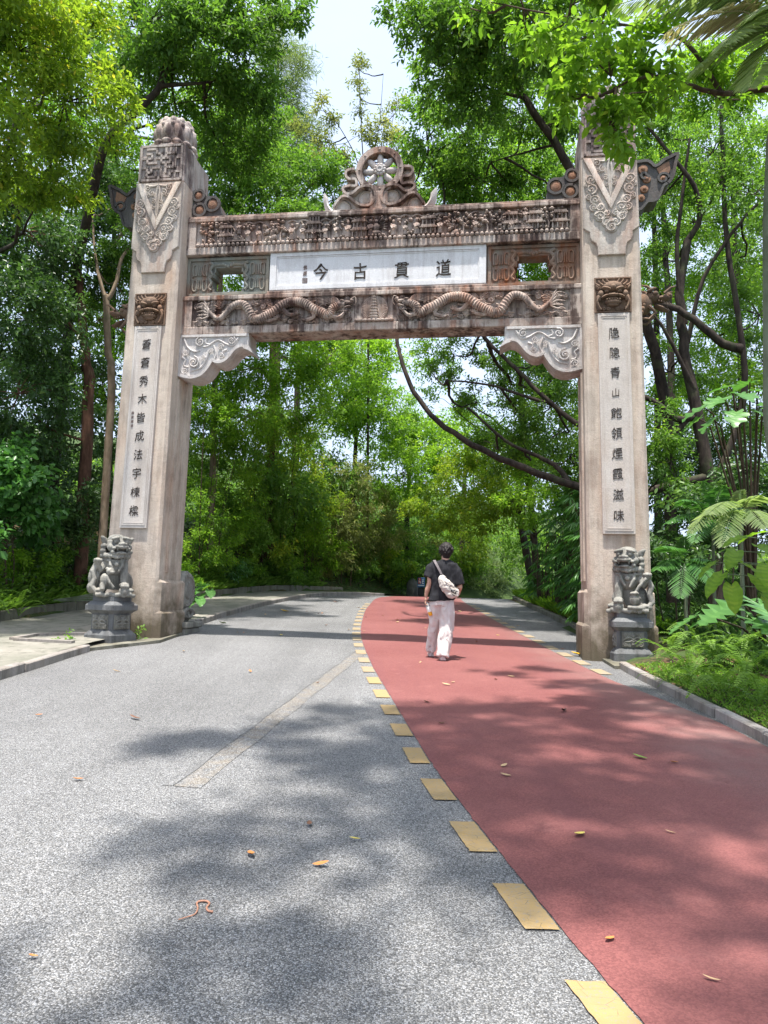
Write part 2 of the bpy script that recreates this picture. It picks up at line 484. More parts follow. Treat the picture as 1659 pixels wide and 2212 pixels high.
def yellow_mat(wear=0.0):
    t = NT('yellow_paint')
    c = t.mix(t.noise(14, 5, 0.6), (0.33, 0.21, 0.075), (0.40, 0.27, 0.11))
    crack = t.ramp(t.voro(9, 'DISTANCE_TO_EDGE', 'Distance', t.mapping((1.0, 2.2, 1))), [(0.0, 1), (0.018, 0)])
    chip = t.math('MULTIPLY', crack, t.ramp(t.noise(5, 4, 0.6), [(0.48, 0), (0.58, 1)]))
    c = t.mix(chip, c, (0.05, 0.045, 0.04))
    c = t.mix(t.ramp(t.noise(60, 6, 0.8), [(0.55, 0), (0.62, 0.9)]), c, (0.22, 0.21, 0.20))
    if wear: c = t.mix(t.math('MULTIPLY', t.ramp(t.noise(9, 6, 0.75), [(0.35, 0.25), (0.6, 1)]), wear), c, (0.23, 0.215, 0.19))
    return t.done(c, 0.75, t.bump(t.noise(70, 4, 0.7), 0.4, 0.004), 0.3)
M['yellow'] = yellow_mat(0.25); M['yellow_worn'] = yellow_mat(0.75)
def pave_mat():
    t = NT('stained_concrete')
    n = t.noise(0.9, 7, 0.65); m = t.noise(4.5, 6, 0.65)
    c = t.mix(t.ramp(n, [(0.35, 0), (0.65, 1)]), (0.29, 0.27, 0.235), (0.17, 0.17, 0.135))
    c = t.mix(t.ramp(m, [(0.5, 0), (0.68, 0.8)]), c, (0.085, 0.09, 0.065))
    c = t.mix(1.0, c, t.ramp(t.noise(60, 4, 0.7), [(0.3, 0.8), (0.7, 1.05)]), 'MULTIPLY')
    return t.done(c, 0.85, t.bump(t.noise(30, 5, 0.7), 0.4, 0.01), 0.3)
M['pave'] = pave_mat()
def soil_mat():
    t = NT('soil_with_leaf_litter')
    v = t.n('TexVoronoi'); v.inputs['Scale'].default_value = 16; t.l(t.mapping((1, 1, 1)), v.inputs['Vector'])
    cell = t.n('SeparateColor'); t.l(v.outputs['Color'], cell.inputs[0])
    c = t.ramp(cell.outputs[0], [(0.0, (0.035, 0.024, 0.017)), (0.5, (0.075, 0.045, 0.03)), (0.8, (0.14, 0.07, 0.045)), (1.0, (0.24, 0.13, 0.08))])
    g = t.ramp(t.noise(0.8, 5, 0.6), [(0.36, 0), (0.54, 0.92)])
    far = t.n('MapRange'); far.inputs[1].default_value = 24.0; far.inputs[2].default_value = 31.0; t.l(t.sep()[1], far.inputs[0])
    g = t.math('MAXIMUM', g, t.math('MULTIPLY', far.outputs[0], 0.95))
    c = t.mix(g, c, t.mix(t.noise(1.7, 6, 0.7), (0.02, 0.045, 0.012), (0.07, 0.115, 0.03)))
    return t.done(c, 0.9, t.bump(v.outputs['Distance'], 0.8, 0.03), 0.2)
M['soil'] = soil_mat()

def strip(name, fa, fb, y0, y1, dz, mat, parent=None, step=0.5, nx=6, kind=None):
    ys = list(np.arange(y0, y1+1e-6, step)); V = []; F = []
    for y in ys:
        a, b = fa(y), fb(y)
        for i in range(nx+1): V.append((a+(b-a)*i/nx, y, zr(y)+dz))
    for j in range(len(ys)-1):
        for i in range(nx):
            k = j*(nx+1)+i
            F.append((k, k+1, k+nx+2, k+nx+1))
    me = bpy.data.meshes.new(name); me.from_pydata(V, [], F); me.materials.append(mat); me.shade_smooth()
    return tag(link(name, me, parent), kind=kind)
def terrain():
    xs = sorted(set(list(np.linspace(-70, -16, 14)) + list(np.arange(-16, -3.0, 0.45)) + list(np.arange(-3, 3, 1.0)) + list(np.arange(3, 14, 0.4)) + list(np.linspace(14, 70, 14))))
    ys = sorted(set(list(np.arange(-14, 36, 0.6)) + list(np.linspace(36, 110, 22))))
    V = [(x, y, terr(x, y)) for y in ys for x in xs]; n = len(xs); F = []
    for j in range(len(ys)-1):
        for i in range(n-1):
            k = j*n+i; F.append((k, k+1, k+n+1, k+n))
    me = bpy.data.meshes.new('ground'); me.from_pydata(V, [], F); me.materials.append(M['soil']); me.shade_smooth()
    tag(link('ground', me), kind='structure')
terrain()
road = strip('road', lambda y: xl(y)-0.1, lambda y: xr(y)+0.1, -12, 44, 0.0, M['asphalt'], nx=10, kind='structure')
rag = lambda y, k: 0.010*mnoise.noise(Vector((y*9, k, 0))) + 0.007*mnoise.noise(Vector((y*31, k, 4)))
red = strip('red_path', lambda y: rl(y)+rag(y, 1), lambda y: rr(y)+rag(y, 7), -2, 36, 0.006, M['red'], step=0.05, nx=4, kind='structure')
strip('pavement', lambda y: xp(y)-0.05, lambda y: xl(y)-0.1, -8, 32, 0.11, M['pave'], nx=5, kind='structure')

def dash(edge, side, y0, length=0.46, width=0.155, off=0.012):
    V = []; n = 16
    for i in range(n+1):
        y = y0 + length*i/n; e = edge(y)
        j = 0.008*mnoise.noise(Vector((y*25, side, 2))); j2 = 0.006*mnoise.noise(Vector((y*25, side, 8)))
        a, b = (e-width-off+j, e-off+j2) if side < 0 else (e+off+j2, e+off+width+j)
        w = (b-a)
        for q in range(5):
            yy = y + (0.010*mnoise.noise(Vector((q*1.7, y0*5, 3 if i == 0 else 6))) if i in (0, n) else 0)
            V.append((a+w*q/4, yy, zr(y)+0.009))
    F = [(5*i+q, 5*i+q+1, 5*i+q+6, 5*i+q+5) for i in range(n) for q in range(4)]
    me = bpy.data.meshes.new('lane_dash'); me.from_pydata(V, [], F); me.materials.append(M['yellow'] if (side < 0 and y0 < 10.0) else M['yellow_worn'])
    return link('lane_dash', me, road)
for k in range(24): dash(rl, -1, 2.71 + 0.86*k)
for k in range(15): dash(rr, 1, 10.75 + 0.86*k, width=0.17)
def oldline():
    A, B = Vector((-1.36, 5.45)), Vector((-0.36, 12.55))
    d = (B-A).normalized(); s = Vector((d.y, -d.x))
    def band(name, o0, o1, mat, dz):
        V = []; n = 16
        for i in range(n+1):
            p = A + (B-A)*i/n
            for o in (o0, o1):
                q = p + s*(o + 0.012*math.sin(i*2.1+o*9)); V.append((q.x, q.y, zr(q.y)+dz))
        me = bpy.data.meshes.new(name); me.from_pydata(V, [], [(2*i, 2*i+1, 2*i+3, 2*i+2) for i in range(n)])
        me.materials.append(mat); link(name, me, road)
    band('worn_line', -0.02, 0.16, M['old_line'], 0.004)
    band('dark_seam', -0.10, -0.028, M['old_seam'], 0.004)
oldline()

def kerb(name, edge, side, spans, w, top, mat, step=1.0, base=0.0, kind='structure', depth=0.25):
    k = empty(name); tag(k, kind=kind)
    rnd = random.Random(name)
    for y0, y1 in spans:
        y = y0
        while y < y1 - 0.2:
            ye = min(y + step*(0.92+0.16*rnd.random()), y1); g = 0.008
            mb = MB(); rings = []
            n = 3; jt = rnd.uniform(-0.012, 0.012); jx = rnd.uniform(-0.008, 0.008)
            for i in range(n+1):
                yy = y+g + (ye-y-2*g)*i/n; e = edge(yy)+jx; z = zr(yy)+base; t = z+top+jt; c = 0.014
                xa, xb = (e-w, e) if side < 0 else (e, e+w)
                rings.append([(xa, yy, z-depth), (xb, yy, z-depth), (xb, yy, t-c), (xb-c, yy, t), (xa+c, yy, t), (xa, yy, t-c)])
            mb.loft(rings).build('kerb_stone', mat, k)
            y = ye
    return k
kerb('kerb_left', xl, -1, [(-3, 11.72), (15.0, 30)], 0.13, 0.115, M['kerb'])
kerb('kerb_right', xr, 1, [(-3, 11.35)], 0.11, 0.095, M['kerb'])
kerb('kerb_right_mossy', xr, 1, [(14.2, 30)], 0.12, 0.12, M['kerb_mossy'])
kerb('bank_edging', lambda y: xp(y), -1, [(2, 30)], 0.12, 0.30, M['kerb_mossy'], step=0.8)
# flush threshold slabs under the arch, and the empty planting frame in the left pavement
def slab(name, pts, dz, th, mat, parent=None):
    mb = MB()
    top = [(x, y, zr(y)+dz) for x, y in pts]; bot = [(x, y, zr(y)+dz-th) for x, y in pts]
    mb.add(top+bot, [tuple(range(len(pts)))] + [tuple(range(2*len(pts)-1, len(pts)-1, -1))] + [(i, (i+1) % len(pts), len(pts)+(i+1) % len(pts), len(pts)+i) for i in range(len(pts))])
    return mb.build(name, mat, parent)
tag(slab('threshold_left', [(-4.36, 11.75), (-3.62, 12.9), (-3.5, 14.95), (-5.4, 15.0), (-5.4, 12.0)], 0.05, 0.25, M['kerb_mossy']), kind='structure')
tag(slab('threshold_right', [(3.36, 11.3), (4.9, 11.2), (5.1, 13.8), (3.5, 14.1), (3.42, 12.6)], 0.045, 0.25, M['kerb_mossy']), kind='structure')
pf = empty('planting_frame'); tag(pf, kind='structure')
for a, b in (((-5.55, 11.95), (-4.6, 11.78)), ((-5.5, 12.6), (-4.75, 12.9)), ((-5.62, 12.0), (-5.5, 12.6))):
    d = (Vector(b)-Vector(a)).normalized(); s = Vector((-d.y, d.x))*0.05
    slab('frame_stone', [(a[0]-s.x, a[1]-s.y), (b[0]-s.x, b[1]-s.y), (b[0]+s.x, b[1]+s.y), (a[0]+s.x, a[1]+s.y)], 0.15, 0.2, M['kerb'], pf)
# ------------------------------------------------------------------ the stone archway
AYAW, ABASE = -0.149, Vector((-0.2995, 12.6, 0.781))
arch = empty('stone_archway', ABASE, AYAW, 'tall weathered stone memorial archway with carved beams spanning the road', 'archway')
def inner(h): return 3.53 - 0.0111*h
def outer(h): return 4.50 - 0.0209*h
def uc(h): return 4.03 - 0.018*h
def disc_volute(mb, cx, cz, r, v, th, turns=1.6, d=1, a0=0.0, seg=5, base=True):
    """a carved spiral: a low disc with a rope of stone winding inwards"""
    if base: mb.lathe([(r*1.02, 0.02), (r*0.98, -th*0.35), (r*0.5, -th*0.55), (0.001, -th*0.6)], 12, (cx, v, cz), 'y')
    n = int(9*turns); pts = []; rd = []
    for i in range(n+1):
        t = i/n; a = a0 + d*turns*2*math.pi*t; q = r*(1-0.86*t)
        pts.append((cx+q*math.cos(a), v-th*0.55, cz+q*math.sin(a))); rd.append(r*0.17*(1-0.4*t))
    mb.tube(pts, rd, seg)
    mb.ell((cx, v-th*0.6, cz), (r*0.16, th*0.5, r*0.16), 6, 4)
def rope(mb, pts, r0, r1, v, seg=6, n=5, flat=1.0):
    P = catmull([(p[0], v, p[1]) for p in pts], n); L = len(P)
    mb.tube([q[:] for q in P], [r0+(r1-r0)*i/(L-1) for i in range(L)], seg, flat)
def band(mb, pts, th, v0, v1, n=5, taper=None):
    """a ribbon of stone: a stroke of thickness th along (u,h) points, pushed from v0 to v1"""
    P = catmull([(p[0], p[1], 0) for p in pts], n); L = len(P); A = []; B = []
    for i, p in enumerate(P):
        t = (P[min(i+1, L-1)]-P[max(i-1, 0)]).normalized(); s = Vector((-t.y, t.x, 0))
        w = th*0.5*(1 if not taper else 1-(1-taper)*i/(L-1))
        A.append(p+s*w); B.append(p-s*w)
    rings = [[(A[i].x, v0, A[i].y), (B[i].x, v0, B[i].y), (B[i].x, v1, B[i].y), (A[i].x, v1, A[i].y)] for i in range(L)]
    mb.loft(rings)
def frame(mb, poly_out, poly_in, v0, v1):
    """a flat frame between two four-cornered outlines"""
    n = len(poly_out)
    for i in range(n):
        j = (i+1) % n
        mb.prism([poly_out[i], poly_out[j], poly_in[j], poly_in[i]], v0, v1)

def make_char(ch, size, mat, name, parent, u, v, h, seed=0, weight=0.012, lean=0.10, rz=0.0):
    c = bpy.data.curves.new('glyph', 'FONT'); c.body = ch; c.size = size; c.align_x = 'CENTER'; c.align_y = 'CENTER'
    c.extrude = 0.006; c.offset = weight*size; c.resolution_u = 3
    o = bpy.data.objects.new('glyph', c); COL.objects.link(o)
    me = bpy.data.meshes.new_from_object(o.evaluated_get(bpy.context.evaluated_depsgraph_get()))
    bpy.data.objects.remove(o); bpy.data.curves.remove(c)
    rnd = random.Random(seed)
    xs = [q.co.x for q in me.vertices]; ys = [q.co.y for q in me.vertices]
    cx, cy = (min(xs)+max(xs))/2, (min(ys)+max(ys))/2
    k = size
    for q in me.vertices:
        x, y, z = q.co.x-cx, q.co.y-cy, q.co.z
        # brush hand: strokes climb to the right, wander a little and swell towards their ends
        w = mnoise.noise_vector(Vector((x/k*4.2+seed*7.1, y/k*4.2, seed*3.3)))
        f = mnoise.noise_vector(Vector((x/k*13+seed, y/k*13, 9.0)))
        X = x + k*(0.055*w.x+0.012*f.x); Y = y + lean*x + k*(0.055*w.y+0.012*f.y)
        sq = 1.0 - 0.10*(Y/k)
        q.co = (X*0.88*sq, z, Y)
    me.materials.clear(); me.materials.append(mat); me.name = name
    return link(name, me, parent, loc=(u, v, h))

def pillar(sg):
    S = lambda pts: [(sg*p[0], p[1]) for p in pts]
    # shaft with chamfered corners, leaning and tapering a little
    mb = MB(); rings = []
    for h in (-0.35, 0.3, 1.2, 3, 5, 7, 8.13):
        a, b, c, d = inner(h), outer(h), 0.045, 1.0
        rings.append([(sg*a+sg*c, 0, h), (sg*b-sg*c, 0, h), (sg*b, c, h), (sg*b, d-c, h), (sg*b-sg*c, d, h), (sg*a+sg*c, d, h), (sg*a, d-c, h), (sg*a, c, h)])
    P = mb.loft(rings).build('pillar', M['pillar'], arch)
    # moulded strips on the inner face, plinths
    mb = MB()
    for y0, y1, pr in ((0.28, 0.40, 0.03), (0.62, 0.74, 0.03)):
        mb.loft([[(sg*(inner(h)-pr), y0, h), (sg*(inner(h)-pr), y1, h), (sg*(inner(h)+0.02), y1, h), (sg*(inner(h)+0.02), y0, h)] for h in (1.2, 4.6)])
    mb.build('moulding', M['pillar'], P)
    for h0, h1, pr, y0 in ((-0.3, 0.55, 0.085, 0.012), (0.55, 1.07, 0.05, 0.02)):
        for which in (0, 1):
            mb = MB(); rings = []
            for h, q in ((h0, pr), (h1-0.05, pr), (h1, pr-0.04)):
                e = (inner(h)-q) if which == 0 else (outer(h)+q)
                g = (inner(h)+0.03) if which == 0 else (outer(h)-0.03)
                rings.append([(sg*e, y0+0.05, h), (sg*e, 1.04, h), (sg*g, 1.04, h), (sg*g, y0, h)])
            mb.loft(rings).build('plinth', M['pillar'], P)
    # cap block with fretwork
    c0, c1 = 3.445, 4.315
    mb = MB().cbox(min(sg*c0, sg*c1), max(sg*c0, sg*c1), 0.0, 1.12, 8.13, 8.85, 0.015)
    cap = mb.build('cap_block', M['cap'], P)
    mb = MB(); v = -0.001; cu = sg*(c0+c1)/2
    for (x0, x1, z0, z1) in ((-0.40, 0.40, 0.66, 0.70), (-0.40, 0.40, 0.02, 0.06), (-0.40, -0.36, 0.02, 0.70), (0.36, 0.40, 0.02, 0.70)):
        mb.box(cu+x0, cu+x1, v-0.03, v+0.02, 8.13+z0, 8.13+z1)
    g = 0.088; t = 0.019
    fret = [(-3, 3, -1, 3), (-1, 3, -1, 2), (-1, 2, 0, 2), (-3, 2, -2, 2), (-2, 2, -2, 1), (1, 3, 1, 1), (1, 2, 3, 2), (3, 3, 3, 2), (2, 3, 2, 2.6),
            (-4, 1, -2, 1), (-3, 0, -1, 0), (-3, 1, -3, 0), (0, 2, 0, 0), (-1, 1, 2, 1), (2, 1, 2, 0), (0, 0, 2, 0), (3, 1, 4, 1), (3, 1, 3, -1), (1, -1, 3, -1), (1, 0, 1, -2),
            (-2, -1, 0, -1), (0, -1, 0, -3), (-2, -1, -2, -2), (-4, -1, -3, -1), (-3, -1, -3, -3), (-3, -3, -1, -3), (-1, -3, -1, -2), (0, -3, 2, -3), (2, -2, 4, -2), (2, -2, 2, -3), (-3, -2, -2, -2), (3, -3, 3, -2)]
    for (a, b, c, d) in fret:
        x0, x1 = sorted((a*g, c*g)); z0, z1 = sorted((b*g, d*g))
        mb.box(cu+x0-t, cu+x1+t, v-0.028, v+0.01, 8.49+z0-t, 8.49+z1+t)
    mb.build('fretwork', M['cap'], P)
    # lotus finial
    mb = MB(); fx, fy = cu, 0.50
    mb.lathe([(0.40, 8.84), (0.41, 8.92), (0.36, 8.99), (0.33, 9.05), (0.36, 9.10), (0.37, 9.22), (0.35, 9.40), (0.30, 9.50), (0.19, 9.58), (0.001, 9.60)], 24, (fx, fy, 0))
    for k in range(12):
        a = 2*math.pi*k/12; ca, sa = math.cos(a), math.sin(a)
        rot = Matrix.Rotation(a, 3, 'Z')
        mb.ell((fx+0.35*ca, fy+0.35*sa, 9.24), (0.05, 0.085, 0.135), 8, 6, rot)
        mb.ell((fx+0.36*ca, fy+0.36*sa, 9.01), (0.07, 0.10, 0.06), 8, 5, rot)
        b = a+math.pi/12
        mb.ell((fx+0.28*math.cos(b), fy+0.28*math.sin(b), 9.45), (0.06, 0.075, 0.09), 8, 6, Matrix.Rotation(b, 3, 'Z'))
        mb.ell((fx+0.345*math.cos(b), fy+0.345*math.sin(b), 9.36), (0.04, 0.04, 0.05), 6, 4)
    mb.build('lotus_finial', M['cap'], P, smooth=50)
    # the big tongue-shaped plate with a V and clouds
    c = uc(7.3)
    def L(dx, h): return (sg*(uc(h)+dx), h)
    half = lambda h: (outer(h)-inner(h))/2
    right = [(0.43, 8.10), (0.44, 6.90), (0.40, 6.87), (0.34, 6.83), (0.335, 6.74), (0.31, 6.68), (0.25, 6.64), (0.225, 6.56), (0.215, 6.44)]
    poly = [L(-x, h) for x, h in right] + [L(x, h) for x, h in right[::-1]]
    mb = MB().prism(poly, -0.045, 0.01, 0.012)
    plate = mb.build('cloud_plate', M['plate'], P)
    mb = MB()
    for s in (-1, 1):
        mb.prism([L(s*0.43, 8.09), L(s*0.31, 8.09), L(0, 7.40), L(0, 7.20)], -0.075, -0.04, 0.01)
        for (x, h, r, d) in ((0.31, 7.72, 0.085, 1), (0.30, 7.55, 0.095, -1), (0.245, 7.37, 0.085, 1), (0.165, 7.24, 0.075, -1), (0.27, 7.24, 0.07, 1), (0.17, 7.08, 0.085, 1), (0.07, 6.98, 0.085, -1), (0.36, 7.63, 0.06, -1), (0.21, 7.13, 0.06, -1), (0.07, 7.13, 0.055, 1), (0.34, 7.42, 0.055, 1)):
            p = L(s*x, h); disc_volute(mb, p[0], p[1], r, -0.045, 0.05, 1.5, d*s*sg, 0.8*x*20)
        # hanging tendrils inside the V
        for (x, h, r, d) in ((0.20, 8.0, 0.055, 1), (0.11, 7.90, 0.065, -1), (0.19, 7.86, 0.045, 1), (0.075, 7.74, 0.05, 1), (0.055, 7.63, 0.04, -1)):
            p = L(s*x, h); disc_volute(mb, p[0], p[1], r, -0.045, 0.04, 1.4, d*s*sg, 2.0, base=False)
        rope(mb, [L(0, 8.06), L(s*0.03, 7.9), L(s*0.02, 7.6), L(0, 7.42)], 0.022, 0.01, -0.052)
        rope(mb, [L(0.0, 8.05), L(s*0.12, 8.03), L(s*0.24, 8.06)], 0.02, 0.014, -0.052)
    p = L(0, 6.90); disc_volute(mb, p[0], p[1], 0.10, -0.045, 0.06, 1.6, 1, 1.2)
    mb.build('cloud_relief', M['plate'], P, smooth=50)
    # lion mask in its square field
    c = sg*uc(5.77)
    mb = MB(); h0, h1, w = 5.485, 6.065, 0.288
    mb.box(c-w, c+w, -0.012, 0.03, h0, h1)
    fr = MB(); frame(mb, [(c-w, h0), (c+w, h0), (c+w, h1), (c-w, h1)], [(c-w+0.02, h0+0.02), (c+w-0.02, h0+0.02), (c+w-0.02, h1-0.02), (c-w+0.02, h1-0.02)], -0.03, 0.0)
    z = lambda q: 5.485 + 0.58*q
    E = lambda x, q, rx, rz, ry=0.05, yy=-0.03, rot=None: mb.ell((c+x, yy, z(q)), (rx, ry, rz), 9, 6, rot)
    E(0, 0.74, 0.17, 0.085, 0.07); E(0, 0.70, 0.05, 0.055, 0.10); E(0, 0.46, 0.07, 0.038, 0.11)
    for s in (-1, 1):
        E(s*0.10, 0.66, 0.085, 0.035, 0.09, -0.03, Matrix.Rotation(-s*0.25, 3, 'Y')); E(s*0.10, 0.585, 0.038, 0.028, 0.075)
        E(s*0.055, 0.46, 0.035, 0.03, 0.10); E(s*0.12, 0.44, 0.08, 0.028, 0.09, -0.03, Matrix.Rotation(s*0.35, 3, 'Y'))
        E(s*0.19, 0.52, 0.05, 0.06, 0.06); E(s*0.22, 0.40, 0.045, 0.06, 0.05)
        rope(mb, [(c+s*0.215, z(0.42)), (c+s*0.245, z(0.30)), (c+s*0.225, z(0.16)), (c+s*0.19, z(0.06))], 0.026, 0.014, -0.06)
        for q in range(4): rope(mb, [(c+s*(0.05+0.055*q), z(0.80-0.02*q)), (c+s*(0.09+0.06*q), z(0.90-0.03*q)), (c+s*(0.10+0.06*q), z(0.97-0.03*q))], 0.024, 0.008, -0.045)
        for q in range(3): disc_volute(mb, c+s*(0.07+0.07*q), z(0.10), 0.035, -0.02, 0.04, 1.2, s, 0.5)
        E(s*0.245, 0.70, 0.02, 0.05, 0.05, -0.03, Matrix.Rotation(s*0.5, 3, 'Y'))
    E(0, 0.28, 0.14, 0.05, 0.085); E(0, 0.20, 0.11, 0.03, 0.06); E(0, 0.36, 0.15, 0.018, 0.085)
    for q in range(6): mb.ell((c-0.1+0.04*q, -0.10, z(0.325)), (0.013, 0.015, 0.016), 6, 4)
    mb.build('lion_mask', M['mask'], P, smooth=55)
    # couplet panel
    mb = MB(); t0, t1 = 1.925, 5.465
    q = lambda dx, h: (sg*(uc(h)+dx), h)
    quad = lambda w, a, b: [q(-w, a), q(w, a), q(w, b), q(-w, b)]
    mb.prism(quad(0.245, t0, t1), -0.05, 0.01, 0.008)
    panel = mb.build('couplet_panel', M['panel'], P)
    mb = MB()
    frame(mb, quad(0.215, t0+0.05, t1-0.04), quad(0.200, t0+0.065, t1-0.055), -0.058, -0.045)
    frame(mb, quad(0.188, t0+0.085, t1-0.075), quad(0.178, t0+0.095, t1-0.085), -0.056, -0.045)
    mb.build('panel_border', M['panel'], P)
    text = '蒼蒼秀木皆成法宇棟樑' if sg < 0 else '隐隐青山飽領煙霞滋味'
    for i, ch in enumerate(text):
        h = 5.135 - (5.135-2.22)*i/9
        make_char(ch, 0.195 if ch not in '山' else 0.15, M['ink'], 'couplet_character', P, sg*uc(h), -0.052, h, seed=i+(20 if sg > 0 else 0), weight=-0.004)
    if sg < 0:
        for i, ch in enumerate('釋宗道書'):
            make_char(ch, 0.05, M['ink_pale'], 'small_character', P, sg*uc(3.8)-0.155, -0.052, 3.92-0.075*i, seed=60+i, weight=0.02)
    # cloud scroll on the inner side over the beam, fish-tail wing on the outer side
    mb = MB()
    pl = [(2.905, 7.60), (2.90, 7.75), (2.94, 7.90), (3.02, 8.02), (3.12, 8.07), (3.19, 8.08), (3.24, 8.16), (3.33, 8.21), (3.43, 8.20), (3.47, 8.10), (3.47, 7.58)]
    mb.prism(S(pl), 0.44, 0.80)
    sc = mb.build('cloud_scroll', M['scroll'], P)
    mb = MB()
    for (x, h, r, d) in ((3.06, 7.90, 0.13, 1), (3.33, 8.08, 0.105, -1), (3.30, 7.80, 0.115, 1)):
        band(mb, S([(x+r*math.cos(a*d+1.2), h+r*math.sin(a*d+1.2)) for a in [k*0.55 for k in range(12)]]), 0.045, 0.40, 0.46, 3)
    mb.build('scroll_rim', M['scroll'], P)
    mb = MB()
    for (x, h, r) in ((3.06, 7.90, 0.10), (3.33, 8.08, 0.075), (3.30, 7.80, 0.085)):
        mb.lathe([(r, 0.0), (r*0.9, -0.02), (r*0.4, -0.035), (0.001, -0.036)], 14, (sg*x, 0.44, h), 'y')
    mb.build('scroll_boss', M['scroll_in'], P)
    mb = MB()
    wing = [(4.32, 8.20), (4.433, 8.212), (4.553, 8.218), (4.62, 8.17), (4.671, 8.12), (4.74, 8.15), (4.814, 8.215), (4.909, 8.261), (5.04, 8.318), (5.01, 8.2), (4.99, 8.1), (4.97, 7.98), (4.94, 7.895), (4.88, 7.81), (4.808, 7.773), (4.76, 7.65), (4.711, 7.545), (4.63, 7.51), (4.545, 7.502), (4.437, 7.38), (4.33, 7.36)]
    mb.prism(S(wing), 0.36, 0.72)
    mb.build('fishtail_wing', M['scroll'], P)
    mb = MB(); band(mb, S(wing[:14]), 0.05, 0.32, 0.37, 3); band(mb, S(wing[13:]), 0.04, 0.325, 0.37, 3)
    for (x, h, r, d) in ((4.80, 7.90, 0.10, 1), (4.50, 7.97, 0.07, -1)):
        band(mb, S([(x+r*(1-0.05*k)*math.cos(k*0.6*d), h+r*(1-0.05*k)*math.sin(k*0.6*d)) for k in range(12)]), 0.035, 0.325, 0.375, 3)
    mb.build('wing_rim', M['scroll'], P)
    mb = MB()
    for (x, h, r) in ((4.48, 8.08, 0.085), (4.54, 7.90, 0.07), (4.50, 7.73, 0.07), (4.45, 7.58, 0.065), (4.80, 7.90, 0.06)):
        mb.lathe([(r, 0.0), (r*0.85, -0.025), (r*0.4, -0.03), (r*0.3, -0.05), (0.001, -0.055)], 14, (sg*x, 0.36, h), 'y')
    mb.prism(S([(4.70, 8.08), (4.80, 8.15), (4.90, 8.20), (4.92, 8.05), (4.88, 7.96), (4.74, 7.99)]), 0.345, 0.37)
    mb.build('wing_boss', M['scroll_in'], P)
    # dragon head jutting from the outer side
    mb = MB(); X = lambda x: sg*x
    def e(x, v, h, rx, ry, rz, a=0.0): mb.ell((X(x), v, h), (rx, ry, rz), 9, 6, Matrix.Rotation(-sg*a, 3, 'Y'))
    e(4.48, 0.5, 5.80, 0.16, 0.17, 0.19); e(4.62, 0.5, 5.90, 0.14, 0.15, 0.10, 0.2); e(4.80, 0.5, 5.88, 0.13, 0.12, 0.055, 0.1); e(4.90, 0.5, 5.92, 0.055, 0.09, 0.05)
    e(4.76, 0.5, 5.72, 0.13, 0.10, 0.035, -0.45); e(4.86, 0.5, 5.68, 0.04, 0.07, 0.03); e(4.66, 0.36, 5.93, 0.045, 0.03, 0.04); e(4.60, 0.38, 6.00, 0.09, 0.04, 0.03, 0.4)
    for y in (0.38, 0.62):
        mb.tube([(X(4.62), y, 5.98), (X(4.52), y, 6.06), (X(4.42), y, 6.08)], [0.03, 0.022, 0.008], 6)
        mb.tube([(X(4.56), y, 5.72), (X(4.66), y-0.02, 5.60), (X(4.56), y, 5.50), (X(4.44), y, 5.52)], [0.035, 0.03, 0.025, 0.02], 6)
        for k in range(5): mb.ell((X(4.72+0.04*k), y+0.03*(1 if y < 0.5 else -1), 5.82-0.01*k), (0.012, 0.012, 0.022), 5, 4)
        mb.tube([(X(4.80), y, 5.93), (X(4.90), y-0.01, 6.02), (X(4.99), y, 6.05)], [0.03, 0.02, 0.005], 6)
    for k in range(6): e(4.42+0.03*k, 0.34+0.02*k, 5.60+0.07*k, 0.045, 0.04, 0.045)
    mb.build('dragon_head', M['mask'], P, smooth=55)
for sg in (-1, 1): pillar(sg)

# ---- beams
def beam(name, h0, h1, f0, f1, mat):
    mb = MB()
    mb.box(-3.52, 3.52, 0.345, 0.78, h0+0.001, h1-0.001)
    mb.cbox(-3.50, 3.50, 0.27, 0.80, f1, h1, 0.012)
    mb.cbox(-3.50, 3.50, 0.285, 0.79, h0, f0, 0.012)
    for s in (-1, 1): mb.box(min(s*3.29, s*3.49), max(s*3.29, s*3.49), 0.292, 0.41, f0-0.002, f1+0.002)
    return mb.build(name, mat, arch)
ub = beam('upper_beam', 6.88, 7.57, 7.02, 7.49, M['beam'])
lb = beam('lower_beam', 5.41, 6.11, 5.55, 6.03, M['beam'])
MB().cbox(-3.50, 3.50, 0.31, 0.77, 7.57, 7.615, 0.01).build('beam_coping', M['beam'], ub)

